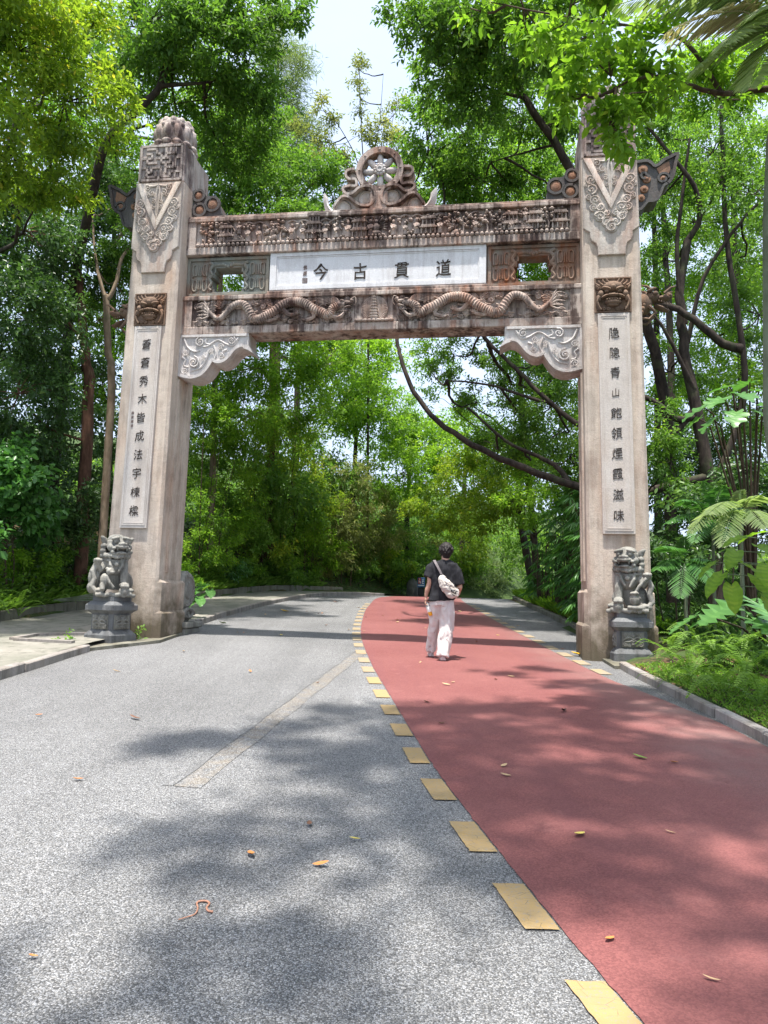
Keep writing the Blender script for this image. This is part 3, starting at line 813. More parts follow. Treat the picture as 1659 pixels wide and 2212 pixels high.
def upper_relief():
    """crowd of temple halls, figures, trees and rocks over a row of bosses"""
    rnd = random.Random(5); mb = MB(); v = 0.35
    u = -3.24
    while u < 3.26:                                    # row of bosses
        mb.ell((u, v-0.055, 7.05), (0.037, 0.05, 0.038), 8, 5); u += 0.083
    u = -3.26
    def roof(u, h, w, hh):
        mb.prism([(u-w, h), (u+w, h), (u+w*0.72, h+hh), (u-w*0.72, h+hh)], v-0.09, v)
        mb.prism([(u-w*1.08, h), (u-w, h+0.035), (u-w*0.9, h)], v-0.09, v); mb.prism([(u+w*1.08, h), (u+w, h+0.035), (u+w*0.9, h)], v-0.09, v)
        k = -w*0.8
        while k < w*0.8: mb.box(u+k, u+k+0.012, v-0.10, v-0.08, h+0.004, h+hh*0.9); k += 0.032
    def hall(u, w, tiers):
        h = 7.10
        for t in range(tiers):
            ww = w*(1-0.18*t)
            for k in range(4): mb.box(u-ww*0.8+ww*1.6*k/3-0.012, u-ww*0.8+ww*1.6*k/3+0.012, v-0.07, v, h, h+0.10)
            mb.box(u-ww*0.8, u+ww*0.8, v-0.03, v, h, h+0.10)
            h += 0.10; roof(u, h, ww, 0.05); h += 0.055
    def figure(u, s=1.0, h=7.09):
        mb.loft([[(u+r*math.cos(a)*s, v-0.04+0.05*math.sin(a)*r/0.05, h+z*s) for a in [k*math.pi/4 for k in range(8)]] for r, z in ((0.055, 0), (0.045, 0.1), (0.05, 0.18), (0.02, 0.22))])
        mb.ell((u, v-0.06, h+0.255*s), (0.026*s, 0.03, 0.032*s), 7, 5)
        mb.tube([(u-0.045*s, v-0.08, h+0.17*s), (u-0.02*s, v-0.105, h+0.11*s), (u+0.02*s, v-0.105, h+0.12*s), (u+0.045*s, v-0.08, h+0.17*s)], 0.016*s, 5)
    def rocks(u):
        for k in range(7): mb.ell((u+rnd.uniform(-0.12, 0.12), v-0.03, 7.09+rnd.uniform(0, 0.2)), (rnd.uniform(0.03, 0.06), 0.06, rnd.uniform(0.03, 0.07)), 6, 4, Matrix.Rotation(rnd.uniform(-1, 1), 3, 'Y'))
    def tree_(u):
        rope(mb, [(u, 7.08), (u+rnd.uniform(-0.03, 0.03), 7.2), (u+rnd.uniform(-0.06, 0.06), 7.36)], 0.018, 0.01, v-0.05)
        for k in range(11): mb.ell((u+rnd.uniform(-0.13, 0.13), v-0.05, 7.30+rnd.uniform(-0.04, 0.16)), (rnd.uniform(0.025, 0.045), 0.05, rnd.uniform(0.018, 0.03)), 6, 4, Matrix.Rotation(rnd.uniform(-0.6, 0.6), 3, 'Y'))
    def stepsx(u):
        for k in range(4): mb.box(u-0.16+0.02*k, u+0.16-0.03*k, v-0.08+0.01*k, v, 7.10+0.04*k, 7.13+0.04*k)
    def buddha(u):
        for k in range(15):
            a = math.pi*(-0.1+1.2*k/14); mb.prism([(u+0.06*math.cos(a), 7.28+0.06*math.sin(a)), (u+0.19*math.cos(a-0.07), 7.28+0.19*math.sin(a-0.07)), (u+0.19*math.cos(a+0.07), 7.28+0.19*math.sin(a+0.07))], v-0.04, v)
        mb.ell((u, v-0.05, 7.15), (0.10, 0.06, 0.045), 8, 5); mb.ell((u, v-0.06, 7.24), (0.055, 0.06, 0.085), 8, 6); mb.ell((u, v-0.07, 7.345), (0.03, 0.035, 0.038), 8, 6)
        for k in range(5): mb.ell((u-0.12+0.06*k, v-0.06, 7.10), (0.03, 0.05, 0.028), 6, 4)
    seq = ['tree', 'rocks', 'hall2', 'steps', 'fig', 'fig', 'rocks', 'tree', 'fig', 'fig', 'hall3', 'fig', 'fig', 'fig', 'hall2', 'fig', 'BUD', 'fig', 'fig', 'fig', 'hall2', 'fig', 'rocks', 'tree', 'fig', 'tree', 'rocks', 'hall3', 'steps', 'hall2', 'tree', 'hall2']
    u = -3.12; gap = 6.24/(len(seq)-1)
    for s_ in seq:
        if s_ == 'tree': tree_(u)
        elif s_ == 'rocks': rocks(u); tree_(u+0.05)
        elif s_ == 'hall2': hall(u, 0.15, 2)
        elif s_ == 'hall3': hall(u, 0.15, 3 if rnd.random() < 0.2 else 2); figure(u, 0.7)
        elif s_ == 'steps': stepsx(u); figure(u+0.03, 0.8, 7.24)
        elif s_ == 'BUD': buddha(0.0)
        else: figure(u, rnd.uniform(0.85, 1.1)); mb.ell((u+0.09, v-0.02, 7.38), (0.05, 0.05, 0.035), 6, 4); rope(mb, [(u-0.09, 7.42), (u, 7.46), (u+0.09, 7.42)], 0.016, 0.012, v-0.04)
        u += gap
    for k in range(330): mb.ell((rnd.uniform(-3.25, 3.25), v-0.03, rnd.uniform(7.10, 7.47)), (rnd.uniform(0.02, 0.05), rnd.uniform(0.03, 0.075), rnd.uniform(0.012, 0.03)), 6, 4, Matrix.Rotation(rnd.uniform(-1.2, 1.2), 3, 'Y'))
    mb.build('figure_relief', M['relief'], ub, smooth=45)
upper_relief()

def dragon_relief(s):
    mb = MB(); v = 0.35
    pts = [(2.944, 5.797), (2.86, 5.71), (2.767, 5.667), (2.648, 5.765), (2.55, 5.88), (2.429, 5.939), (2.33, 5.92), (2.24, 5.82), (2.152, 5.675), (2.06, 5.64), (1.972, 5.661), (1.86, 5.72), (1.749, 5.783), (1.627, 5.882), (1.50, 5.935), (1.382, 5.942), (1.26, 5.92), (1.159, 5.865), (1.04, 5.79), (0.915, 5.735), (0.82, 5.68), (0.75, 5.72), (0.72, 5.80), (0.64, 5.86)]
    P = catmull([(s*p[0], v-0.085, p[1]) for p in pts], 6); n = len(P)
    rd = []
    for i in range(n):
        t = i/(n-1); r = 0.036+0.054*min(1, t*2.6) - 0.012*max(0, t-0.85)/0.15
        rd.append(r*(1.0 if i % 2 else 0.80))
    mb.tube([p[:] for p in P], rd, 10, 1.0)
    for i in range(4, n-6, 2):                          # back ridge
        t = (P[i+1]-P[i-1]).normalized(); nn = Vector((-t.z, 0, t.x)); nn = nn if nn.z > 0 else -nn
        q = P[i]+nn*rd[i]*1.0; mb.ell((q.x, v-0.07, q.z), (0.018, 0.02, 0.024), 5, 4)
    # tail flames
    for k in range(6):
        a = -0.55+0.26*k
        rope(mb, [(s*2.93, 5.79), (s*(2.98), 5.79+0.10*math.sin(a)), (s*(3.08), 5.80+0.20*math.sin(a)+0.02*k), (s*(3.22-0.02*abs(k-3)), 5.80+0.27*math.sin(a)+0.03)], 0.022, 0.008, v-0.06)
        rope(mb, [(s*2.85, 5.82+0.02*k), (s*2.97, 5.87+0.03*k-0.05), (s*3.12, 5.92+0.02*k-0.04), (s*3.2, 5.97)], 0.014, 0.006, v-0.05)
    # legs with claws
    for (x, h, kx, kh, fx, fh) in ((2.0, 5.70, 1.86, 5.62, 1.70, 5.66), (1.62, 5.84, 1.50, 5.72, 1.36, 5.72), (1.10, 5.80, 1.05, 5.66, 1.22, 5.60), (0.86, 5.72, 0.62, 5.64, 0.50, 5.74)):
        rope(mb, [(s*x, h), (s*kx, kh), (s*fx, fh)], 0.045, 0.026, v-0.085)
        for k in range(4):
            a = 0.4+0.75*k; rope(mb, [(s*fx, fh), (s*(fx-0.05*math.cos(a)), fh+0.05*math.sin(a)), (s*(fx-0.07*math.cos(a+0.5)), fh+0.075*math.sin(a+0.5))], 0.018, 0.005, v-0.10, 5, 3)
    # head
    def e(x, h, rx, rz, ry=0.06, a=0): mb.ell((s*x, v-0.08, h), (rx, ry, rz), 9, 6, Matrix.Rotation(-s*a, 3, 'Y'))
    e(0.58, 5.87, 0.10, 0.06); e(0.46, 5.90, 0.09, 0.032, 0.05, 0.1); e(0.39, 5.93, 0.035, 0.035); e(0.47, 5.82, 0.08, 0.022, 0.05, -0.3); e(0.56, 5.925, 0.05, 0.025, 0.07)
    for k in range(6): rope(mb, [(s*(0.60), 5.90), (s*(0.72), 5.93+0.018*k), (s*(0.86+0.03*k), 5.90+0.022*k), (s*(1.0+0.02*k), 5.93+0.015*k)], 0.018, 0.006, v-0.06)
    rope(mb, [(s*0.42, 5.96), (s*0.34, 6.0), (s*0.32, 5.9), (s*0.36, 5.84)], 0.012, 0.005, v-0.07)
    # clouds filling the ground
    rnd = random.Random(17)
    for k in range(120):
        x, h = rnd.uniform(0.40, 3.22), rnd.choice([rnd.uniform(5.585, 5.68), rnd.uniform(5.92, 6.0), rnd.uniform(5.60, 6.0)])
        disc_volute(mb, s*x, h, rnd.uniform(0.03, 0.065), v-0.01, 0.075, 1.3, rnd.choice((-1, 1)), rnd.uniform(0, 6), 4)
    for k in range(90):
        x, h = rnd.uniform(0.4, 3.2), rnd.uniform(5.59, 5.98)
        a = rnd.uniform(-1, 1); rope(mb, [(s*x, h), (s*(x+0.05), h+0.03*a), (s*(x+0.11), h-0.01)], 0.02, 0.007, v-0.055, 4, 3)
    mb.build('dragon_relief', M['relief'], lb, smooth=50)
for s in (-1, 1): dragon_relief(s)
mb = MB(); v = 0.35                                     # pagoda before a ribbed disc, between the dragons
mb.lathe([(0.235, 0.0), (0.235, -0.03), (0.22, -0.035), (0.001, -0.035)], 28, (0, v, 5.80), 'y')
for k in range(44):
    a = 2*math.pi*k/44; rope(mb, [(0.08*math.cos(a), 5.80+0.08*math.sin(a)), (0.215*math.cos(a), 5.80+0.215*math.sin(a))], 0.008, 0.011, v-0.035, 4, 1)
for k in range(8):
    w = 0.085-0.008*k; h = 5.60+0.05*k
    mb.box(-w*0.75, w*0.75, v-0.085, v-0.02, h, h+0.036); mb.prism([(-w, h+0.034), (w, h+0.034), (w*0.7, h+0.052), (-w*0.7, h+0.052)], v-0.10, v-0.02)
rope(mb, [(0, 6.0), (0, 6.04)], 0.012, 0.004, v-0.06)
for k in range(9): mb.ell((-0.3+0.075*k, v-0.06, 5.58), (0.05, 0.055, 0.03), 7, 5)
mb.build('pagoda_relief', M['relief'], lb, smooth=45)

# ---- name plaque
mb = MB().cbox(-1.90, 1.90, 0.36, 0.74, 6.112, 6.878, 0.01)
pq = mb.build('name_plaque', M['white'], arch)
mb = MB()
R4 = lambda x, a, b: [(-x, a), (x, a), (x, b), (-x, b)]
frame(mb, R4(1.895, 6.20, 6.874), R4(1.78, 6.27, 6.81), 0.335, 0.37); frame(mb, R4(1.775, 6.275, 6.805), R4(1.755, 6.295, 6.785), 0.349, 0.37)
mb.build('plaque_border', M['white'], pq)
MB().cbox(-1.93, 1.93, 0.30, 0.5, 6.111, 6.165, 0.01).build('plaque_sill', M['beam'], pq)
for ch, u, h in (('今', -0.978, 6.515), ('古', -0.276, 6.49), ('貫', 0.455, 6.49), ('道', 1.174, 6.50)):
    make_char(ch, 0.31, M['ink'], 'plaque_character', pq, u, 0.356, h, seed=ord(ch) % 50, weight=0.006, lean=0.06)
for ch, h in (('佛', 6.60), ('源', 6.49)): make_char(ch, 0.085, M['ink_pale'], 'small_character', pq, -1.262, 0.357, h, seed=3, weight=0.012)
mb = MB(); frame(mb, [(-1.305, 6.315), (-1.215, 6.315), (-1.215, 6.405), (-1.305, 6.405)], [(-1.297, 6.323), (-1.223, 6.323), (-1.223, 6.397), (-1.297, 6.397)], 0.352, 0.362)
for k in range(4): mb.box(-1.288+0.018*k, -1.280+0.018*k, 0.353, 0.362, 6.33, 6.39)
for k in range(3): mb.box(-1.29, -1.228, 0.354, 0.362, 6.335+0.022*k, 6.341+0.022*k)
mb.build('seal_mark', M['ink_pale'], pq)

# ---- openwork panels
def openwork(s, mat):
    X = lambda a, b: (min(s*a, s*b), max(s*a, s*b))
    mb = MB()
    for a, b, h0, h1 in ((1.905, 2.37, 6.112, 6.878), (3.01, 3.50, 6.112, 6.878), (2.365, 3.015, 6.68, 6.878), (2.365, 3.015, 6.112, 6.235)):
        mb.box(*X(a, b), 0.42, 0.72, h0, h1)
    for a, b, h0, h1 in ((2.36, 2.42, 6.50, 6.69), (2.36, 2.45, 6.60, 6.69), (2.95, 3.02, 6.50, 6.69), (2.93, 3.02, 6.60, 6.69), (2.36, 2.40, 6.23, 6.36), (2.98, 3.02, 6.23, 6.36), (2.36, 2.44, 6.23, 6.29), (2.94, 3.02, 6.23, 6.29)):
        mb.box(*X(a, b), 0.425, 0.715, h0, h1)
    p = mb.build('openwork_panel', mat, arch)
    mb = MB(); A, B = (s*1.93, s*3.45) if s > 0 else (s*3.45, s*1.93)
    frame(mb, [(A, 6.16), (B, 6.16), (B, 6.86), (A, 6.86)], [(A+0.05, 6.20), (B-0.05, 6.20), (B-0.05, 6.81), (A+0.05, 6.81)], 0.385, 0.43)
    for c in (2.15, 3.22):
        for w, hh, r in ((0.13, 0.25, 0.016),):
            for up in (-1, 1):
                o = 6.50 + up*0.125
                for d in (-1, 1):
                    rope(mb, [(s*(c+d*0.125), o-up*0.10), (s*(c+d*0.13), o+up*0.09), (s*(c+d*0.07), o+up*0.115), (s*(c+d*0.055), o+up*0.02), (s*(c+d*0.06), o-up*0.07), (s*(c+d*0.10), o-up*0.08)], 0.017, 0.015, 0.405, 5, 4)
                    rope(mb, [(s*(c+d*0.02), o-up*0.09), (s*(c+d*0.022), o+up*0.09)], 0.015, 0.015, 0.405, 5, 2)
        d = 1 if c < 2.5 else -1
        rope(mb, [(s*(c+d*0.17), 6.78), (s*(c+d*0.24), 6.74), (s*(c+d*0.19), 6.64), (s*(c+d*0.23), 6.55), (s*(c+d*0.18), 6.48), (s*(c+d*0.22), 6.40), (s*(c+d*0.18), 6.31), (s*(c+d*0.22), 6.26)], 0.032, 0.026, 0.41)
    for k in range(5): mb.ell((s*(2.69+0.05*(k-2)), 0.405, 6.70+0.02*abs(k-2)), (0.035, 0.035, 0.035), 7, 5)
    rope(mb, [(s*2.42, 6.72), (s*2.55, 6.74), (s*2.69, 6.71), (s*2.83, 6.74), (s*2.96, 6.72)], 0.025, 0.025, 0.41)
    mb.build('openwork_carving', mat, p, smooth=50)
openwork(-1, M['greenish']); openwork(1, M['rusty'])

# ---- corner brackets
def bracket(s):
    pl = [(3.49, 5.41), (2.22, 5.41), (2.215, 5.20), (2.14, 5.06), (2.22, 5.11), (2.32, 5.15), (2.40, 5.13), (2.47, 5.08), (2.55, 4.98), (2.63, 4.90), (2.72, 4.865), (2.80, 4.87), (2.865, 4.905), (2.89, 4.86), (2.95, 4.76), (3.05, 4.65), (3.18, 4.60), (3.30, 4.60), (3.49, 4.65)]
    mb = MB().prism([(s*a, b) for a, b in pl], 0.30, 0.74)
    b = mb.build('corner_bracket', M['bracket'], arch)
    mb = MB()
    band(mb, [(s*a, h+0.035) for a, h in pl[5:]], 0.05, 0.265, 0.31, 3); band(mb, [(s*3.46, 5.38), (s*2.25, 5.38)], 0.045, 0.268, 0.31, 2); band(mb, [(s*3.46, 5.36), (s*3.46, 4.70)], 0.045, 0.27, 0.31, 2)
    for (x, h, r, d, a0) in ((2.52, 5.28, 0.075, 1, 1), (3.10, 5.27, 0.085, -1, 2), (2.72, 5.17, 0.06, -1, 0), (3.20, 4.90, 0.11, 1, 1.5), (3.36, 4.75, 0.06, -1, 3), (2.70, 5.00, 0.055, 1, 2), (3.03, 4.98, 0.05, -1, 0), (3.36, 5.08, 0.065, 1, 0.5), (2.88, 5.10, 0.05, 1, 4)):
        disc_volute(mb, s*x, h, r, 0.30, 0.05, 1.7, d*s, a0, 5, base=False)
    for pts in ([(2.40, 5.33), (2.50, 5.20), (2.62, 5.22), (2.78, 5.30), (2.95, 5.20), (3.05, 5.18)], [(3.40, 5.33), (3.33, 5.18), (3.20, 5.10), (3.10, 5.12)], [(2.93, 5.12), (2.98, 4.95), (3.08, 4.80), (3.25, 4.75)], [(2.60, 5.12), (2.68, 5.08), (2.66, 4.98)], [(2.85, 5.20), (2.80, 5.05), (2.83, 4.95)], [(3.42, 5.0), (3.36, 4.95), (3.38, 4.85), (3.30, 4.82)], [(2.98, 5.33), (3.0, 5.25), (2.92, 5.22)]):
        rope(mb, [(s*a, b_) for a, b_ in pts], 0.026, 0.014, 0.295)
    mb.build('scrollwork', M['bracket'], b, smooth=50)
for s in (-1, 1): bracket(s)

# ---- wheel ornament on the ridge
wc = (0.005, 8.41); v0, v1 = 0.44, 0.66
mb = MB(); ro, ri = 0.425, 0.315
mb.loft([[(wc[0]+r*math.cos(a), v, wc[1]+r*math.sin(a)) for r, v in ((ri, v0), (ro, v0), (ro, v1), (ri, v1))] for a in [2*math.pi*k/40 for k in range(41)]], cap=False)
wheel = mb.build('dharma_wheel', M['beam'], arch, smooth=30)
for k in range(8):
    a = k*math.pi/4+0.02; MB().ell((wc[0]+0.20*math.cos(a), 0.53, wc[1]+0.20*math.sin(a)), (0.13, 0.06, 0.060), 10, 7, Matrix.Rotation(-a, 3, 'Y')).build('spoke', M['bracket'], wheel, smooth=60)
mb = MB(); mb.ell((wc[0], 0.50, wc[1]), (0.095, 0.07, 0.095), 12, 8)
for k in range(10):
    a = k*math.pi/5; mb.ell((wc[0]+0.085*math.cos(a), 0.46, wc[1]+0.085*math.sin(a)), (0.034, 0.035, 0.03), 7, 5); mb.ell((wc[0]+0.045*math.cos(a+0.3), 0.435, wc[1]+0.045*math.sin(a+0.3)), (0.022, 0.02, 0.022), 6, 4)
mb.build('wheel_hub', M['bracket'], wheel, smooth=60)
for k in range(8):
    a = k*math.pi/4+0.02; MB().ell((wc[0]+0.37*math.cos(a), v0, wc[1]+0.37*math.sin(a)), (0.022, 0.02, 0.022), 8, 5).build('stud', M['beam'], wheel, smooth=60)
    MB().ell((wc[0]+0.43*math.cos(a), 0.52, wc[1]+0.43*math.sin(a)), (0.03, 0.045, 0.03), 8, 5).build('rim_knob', M['beam'], wheel, smooth=60)
for s in (-1, 1):
    mb = MB()
    band(mb, [(s*0.44, 8.42), (s*0.57, 8.40), (s*0.60, 8.32), (s*0.54, 8.24), (s*0.43, 8.23), (s*0.40, 8.17), (s*0.42, 8.10), (s*0.52, 8.11), (s*0.62, 8.09), (s*0.64, 8.03), (s*0.56, 7.96), (s*0.46, 7.97), (s*0.36, 8.06), (s*0.24, 8.09), (s*0.12, 8.06), (s*0.055, 7.93), (s*0.085, 7.79), (s*0.18, 7.73), (s*0.31, 7.74), (s*0.43, 7.81), (s*0.53, 7.90), (s*0.64, 7.92), (s*0.74, 7.83), (s*0.80, 7.72)], 0.042, 0.40, 0.68, 4)
    mb.build('ribbon', M['beam'], wheel, smooth=50)
    mb = MB()
    for (x, h, r) in ((0.23, 7.90, 0.16), (0.22, 7.88, 0.085), (0.66, 7.72, 0.17), (0.50, 8.03, 0.10), (0.50, 8.30, 0.10)):
        mb.lathe([(r, 0.07), (r*0.96, 0.0), (r*0.8, -0.03), (r*0.72, -0.01), (r*0.35, -0.03), (0.001, -0.05)], 16, (s*x, 0.52, h if h > 7.75 else 7.73), 'y')
    mb.prism([(s*0.05, 7.6), (s*0.85, 7.6), (s*0.72, 7.80), (s*0.60, 7.90), (s*0.5, 7.95), (s*0.42, 8.1), (s*0.2, 8.05), (s*0.05, 7.95)], 0.54, 0.64)
    mb.build('ribbon_fold', M['plate'], wheel, smooth=50)
    mb = MB()                                            # leaf at the end of the ridge ornament
    for k in range(5):
        rope(mb, [(s*(0.78+0.02*k), 7.64), (s*(0.86+0.02*k), 7.68+0.01*k), (s*(0.93+0.015*k), 7.80+0.025*k), (s*(0.97+0.015*(k-2)), 7.93+0.03*k)], 0.05, 0.022, 0.48+0.02*k, 6, 4, 1.6)
    mb.build('ridge_leaf', M['bracket'], wheel, smooth=60)
MB().cbox(-0.16, 0.16, 0.42, 0.68, 7.60, 8.0, 0.02).build('wheel_foot', M['beam'], wheel)

# ---- drum stone behind the left pillar
ds = empty('drum_stone', arch.matrix_basis @ Vector((-3.62, 1.32, 0.0)), AYAW, 'carved round drum stone on a block behind the left pillar', 'drum stone')
mb = MB().cbox(-0.20, 0.22, -0.34, 0.38, -0.2, 0.22, 0.02); mb.cbox(-0.24, 0.26, -0.36, 0.40, 0.22, 0.33, 0.02)
mb.build('base_block', M['pedestal_carving'], ds)
mb = MB(); mb.lathe([(0.32, -0.10), (0.36, -0.05), (0.36, 0.05), (0.32, 0.10), (0.25, 0.115), (0.24, 0.10), (0.17, 0.10), (0.15, 0.13), (0.001, 0.15)], 28, (0, 0.02, 0.90), 'x')
for k in range(20):
    a = k*math.pi/10; mb.ell((0.105, 0.02+0.285*math.cos(a), 0.90+0.285*math.sin(a)), (0.02, 0.026, 0.026), 6, 4)
mb.build('drum', M['lion'], ds, smooth=45)
mb = MB(); mb.ell((0, 0.0, 0.45), (0.13, 0.33, 0.17), 12, 8)
for q in (-1, 1):
    pts = [(0.12, 0.02+q*(0.28-0.2*t)*math.cos(t*6), 0.46+(0.12-0.08*t)*math.sin(t*6)) for t in [k/12 for k in range(13)]]
    mb.tube(pts, 0.035, 6)
mb.build('scroll_support', M['lion'], ds, smooth=60)
# ------------------------------------------------------------------ guardian lions
RotZ = lambda a: Matrix.Rotation(a, 3, 'Z')
def lion(name, loc, body_yaw, ped_yaw, sg, label, drum):
    root = empty(name, loc, 0.0, label, 'stone lion')
    # pedestal: square block with mouldings
    mb = MB(); prof = [(-0.15, .295), (0.12, .295), (0.135, .285), (0.185, .245), (0.20, .225), (0.455, .225), (0.475, .245), (0.505, .275), (0.515, .30), (0.595, .30), (0.61, .285), (0.65, .245), (0.655, .225), (0.735, .225)]
    Mz = RotZ(ped_yaw); rings = []
    for z, a in prof:
        c = 0.03; q = []
        for x, y in ((-a+c, -a), (a-c, -a), (a, -a+c), (a, a-c), (a-c, a), (-a+c, a), (-a, a-c), (-a, -a+c)):
            p = Mz @ Vector((x, y, z)); q.append(p[:])
        rings.append(q)
    ped = mb.loft(rings).build('pedestal', M['pedestal'], root)
    for k in range(4):
        mb = MB(); v = -0.226; T = RotZ(ped_yaw + k*math.pi/2)
        mb.prism([(-0.165, 0.215), (0.165, 0.215), (0.165, 0.44), (-0.165, 0.44)], v-0.008, v+0.02)
        for s in (-1, 1):
            for (x, h, r, d) in ((0.11, 0.39, 0.042, 1), (0.11, 0.26, 0.042, -1), (0.055, 0.40, 0.03, -1), (0.06, 0.25, 0.03, 1)):
                disc_volute(mb, s*x, h, r, v-0.006, 0.03, 1.4, d*s, 1.0, 5)
            rope(mb, [(0, 0.33), (s*0.05, 0.36), (s*0.10, 0.35), (s*0.14, 0.32)], 0.022, 0.01, v-0.02); rope(mb, [(0, 0.33), (s*0.06, 0.30), (s*0.13, 0.30)], 0.02, 0.01, v-0.02)
        for dx, dz, rx, rz in ((0, 0.37, 0.04, 0.05), (0, 0.30, 0.055, 0.035), (0, 0.26, 0.035, 0.03)): mb.ell((dx, v-0.01, dz), (rx, 0.03, rz), 8, 5)
        mb.v = [(T @ Vector(p))[:] for p in mb.v]
        mb.build('carved_panel', M['pedestal_carving'], ped, smooth=50)
    # the lion, one continuous carving
    B = MB(); z0 = 0.73
    def E(x, y, z, rx, ry=None, rz=None, rot=None, seg=12, rn=8): B.ell((sg*x, y, z), (rx, ry or rx, rz or rx), seg, rn, rot)
    def T(pts, rad, seg=10): B.tube([(sg*p[0], p[1], p[2]) for p in pts], rad, seg)
    B.cbox(-0.27, 0.27, -0.26, 0.26, -0.005, 0.06, 0.015)
    for k in range(12): E(-0.27+0.05*k, -0.265, 0.03+0.012*math.sin(k*2.1), 0.04, 0.03, 0.035)
    for s in (-1, 1):
        E(s*0.19, 0.06, 0.22, 0.13, 0.19, 0.19); E(s*0.23, -0.14, 0.10, 0.07, 0.13, 0.05)
        for q in range(4): E(s*(0.185+0.03*q), -0.255, 0.10, 0.018, 0.03, 0.026)
        E(s*0.21, 0.0, 0.30, 0.07, 0.06, 0.05)
    T([(0, 0.12, 0.16), (0, 0.06, 0.38), (0, -0.03, 0.62)], [0.20, 0.19, 0.165], 14)
    E(0, -0.10, 0.50, 0.155, 0.12, 0.16)
    # straight foreleg on the ball
    T([(0.12, -0.08, 0.55), (0.13, -0.17, 0.36), (0.135, -0.20, 0.19)], [0.085, 0.066, 0.058])
    E(0.125, -0.15, 0.42, 0.075, 0.06, 0.05); E(0.135, -0.235, 0.185, 0.08, 0.085, 0.045)
    for q in range(4): E(0.085+0.034*q, -0.305, 0.165, 0.021, 0.028, 0.028); E(0.085+0.034*q, -0.275, 0.20, 0.019, 0.03, 0.02)
    E(0.135, -0.24, 0.085, 0.085)
    # raised foreleg
    T([(-0.13, -0.06, 0.54), (-0.25, -0.13, 0.42), (-0.285, -0.17, 0.52)], [0.08, 0.062, 0.055])
    E(-0.285, -0.19, 0.555, 0.068, 0.055, 0.06)
    for q in range(4): E(-0.335+0.033*q, -0.235, 0.575, 0.019, 0.024, 0.028)
    # ribbon falling from the raised paw
    for y in (-0.05, -0.11, -0.17):
        T([(-0.30, y, 0.52), (-0.34, y, 0.40), (-0.315, y-0.02, 0.28), (-0.35, y-0.02, 0.16), (-0.28, y-0.06, 0.07)], [0.03, 0.045, 0.04, 0.045, 0.04], 8)
    # tail behind
    T([(0.12, 0.22, 0.2), (0.20, 0.26, 0.42), (0.24, 0.24, 0.52)], [0.07, 0.07, 0.02]); T([(0, 0.25, 0.2), (0.02, 0.28, 0.5), (0.0, 0.22, 0.66)], [0.08, 0.09, 0.03])
    # collar and bell
    T([(0.19*math.cos(a), -0.05+0.15*math.sin(a), 0.60+0.03*math.sin(a)) for a in [k*math.pi/8 for k in range(17)]], 0.026, 8)
    E(0, -0.235, 0.52, 0.04); T([(0.10, -0.18, 0.60), (0.09, -0.23, 0.50), (0.03, -0.25, 0.40)], [0.025, 0.03, 0.015], 8); T([(-0.10, -0.18, 0.60), (-0.09, -0.23, 0.50), (-0.03, -0.25, 0.38)], [0.025, 0.03, 0.015], 8)
    # mane: rings of curls
    for ring, (z, rx, ry, n, r) in enumerate(((0.655, 0.20, 0.17, 15, 0.048), (0.73, 0.215, 0.18, 15, 0.05), (0.81, 0.21, 0.17, 14, 0.05))):
        for k in range(n):
            a = 2*math.pi*(k+0.5*(ring % 2))/n; y = math.sin(a)
            if ring > 0 and y < -0.35: continue
            E(rx*math.cos(a), -0.05+ry*y, z, r, r, r, None, 8, 6)
    for k in range(16): E(random.Random(k).uniform(-0.12, 0.12), 0.10+0.03*math.sin(k), 0.60-0.02*k, 0.045, 0.05, 0.04, None, 7, 5)
    # head
    E(0, -0.08, 0.83, 0.175, 0.175, 0.155); E(0, -0.05, 0.93, 0.15, 0.15, 0.085)
    E(0, -0.235, 0.80, 0.125, 0.10, 0.042); E(0, -0.29, 0.795, 0.095, 0.055, 0.034)
    E(0, -0.30, 0.845, 0.042, 0.05, 0.038); 
    for s in (-1, 1):
        E(s*0.045, -0.30, 0.838, 0.032, 0.035, 0.03); E(s*0.095, -0.225, 0.935, 0.075, 0.06, 0.032, Matrix.Rotation(s*sg*0.25, 3, 'Y')); E(s*0.09, -0.245, 0.885, 0.036, 0.032, 0.034)
        E(s*0.145, -0.17, 0.79, 0.055, 0.08, 0.06); E(s*0.13, -0.21, 0.715, 0.035, 0.06, 0.035); E(s*0.12, -0.255, 0.77, 0.03, 0.04, 0.022)
        E(s*0.205, -0.05, 0.90, 0.055, 0.028, 0.06, Matrix.Rotation(s*sg*0.7, 3, 'Y')); E(s*0.235, -0.06, 0.935, 0.035, 0.024, 0.05, Matrix.Rotation(s*sg*0.9, 3, 'Y'))
        E(s*0.075, -0.285, 0.755, 0.013, 0.014, 0.028)
    E(0, -0.20, 0.69, 0.12, 0.10, 0.032); E(0, -0.275, 0.70, 0.085, 0.04, 0.026); E(0, -0.20, 0.665, 0.09, 0.08, 0.04)
    for k in range(9): E(-0.09+0.0225*k, -0.25-0.01*math.cos(k-4), 0.648-0.006*(4-abs(k-4)), 0.016, 0.03, 0.03)
    r_ = random.Random(4)
    for k in range(26):
        a = r_.uniform(0, math.pi*2); t = r_.uniform(0.2, 1.0)
        E(0.15*t*math.cos(a), -0.03+0.14*t*math.sin(a), 0.985-0.06*t*t, 0.036, 0.036, 0.03, None, 7, 5)
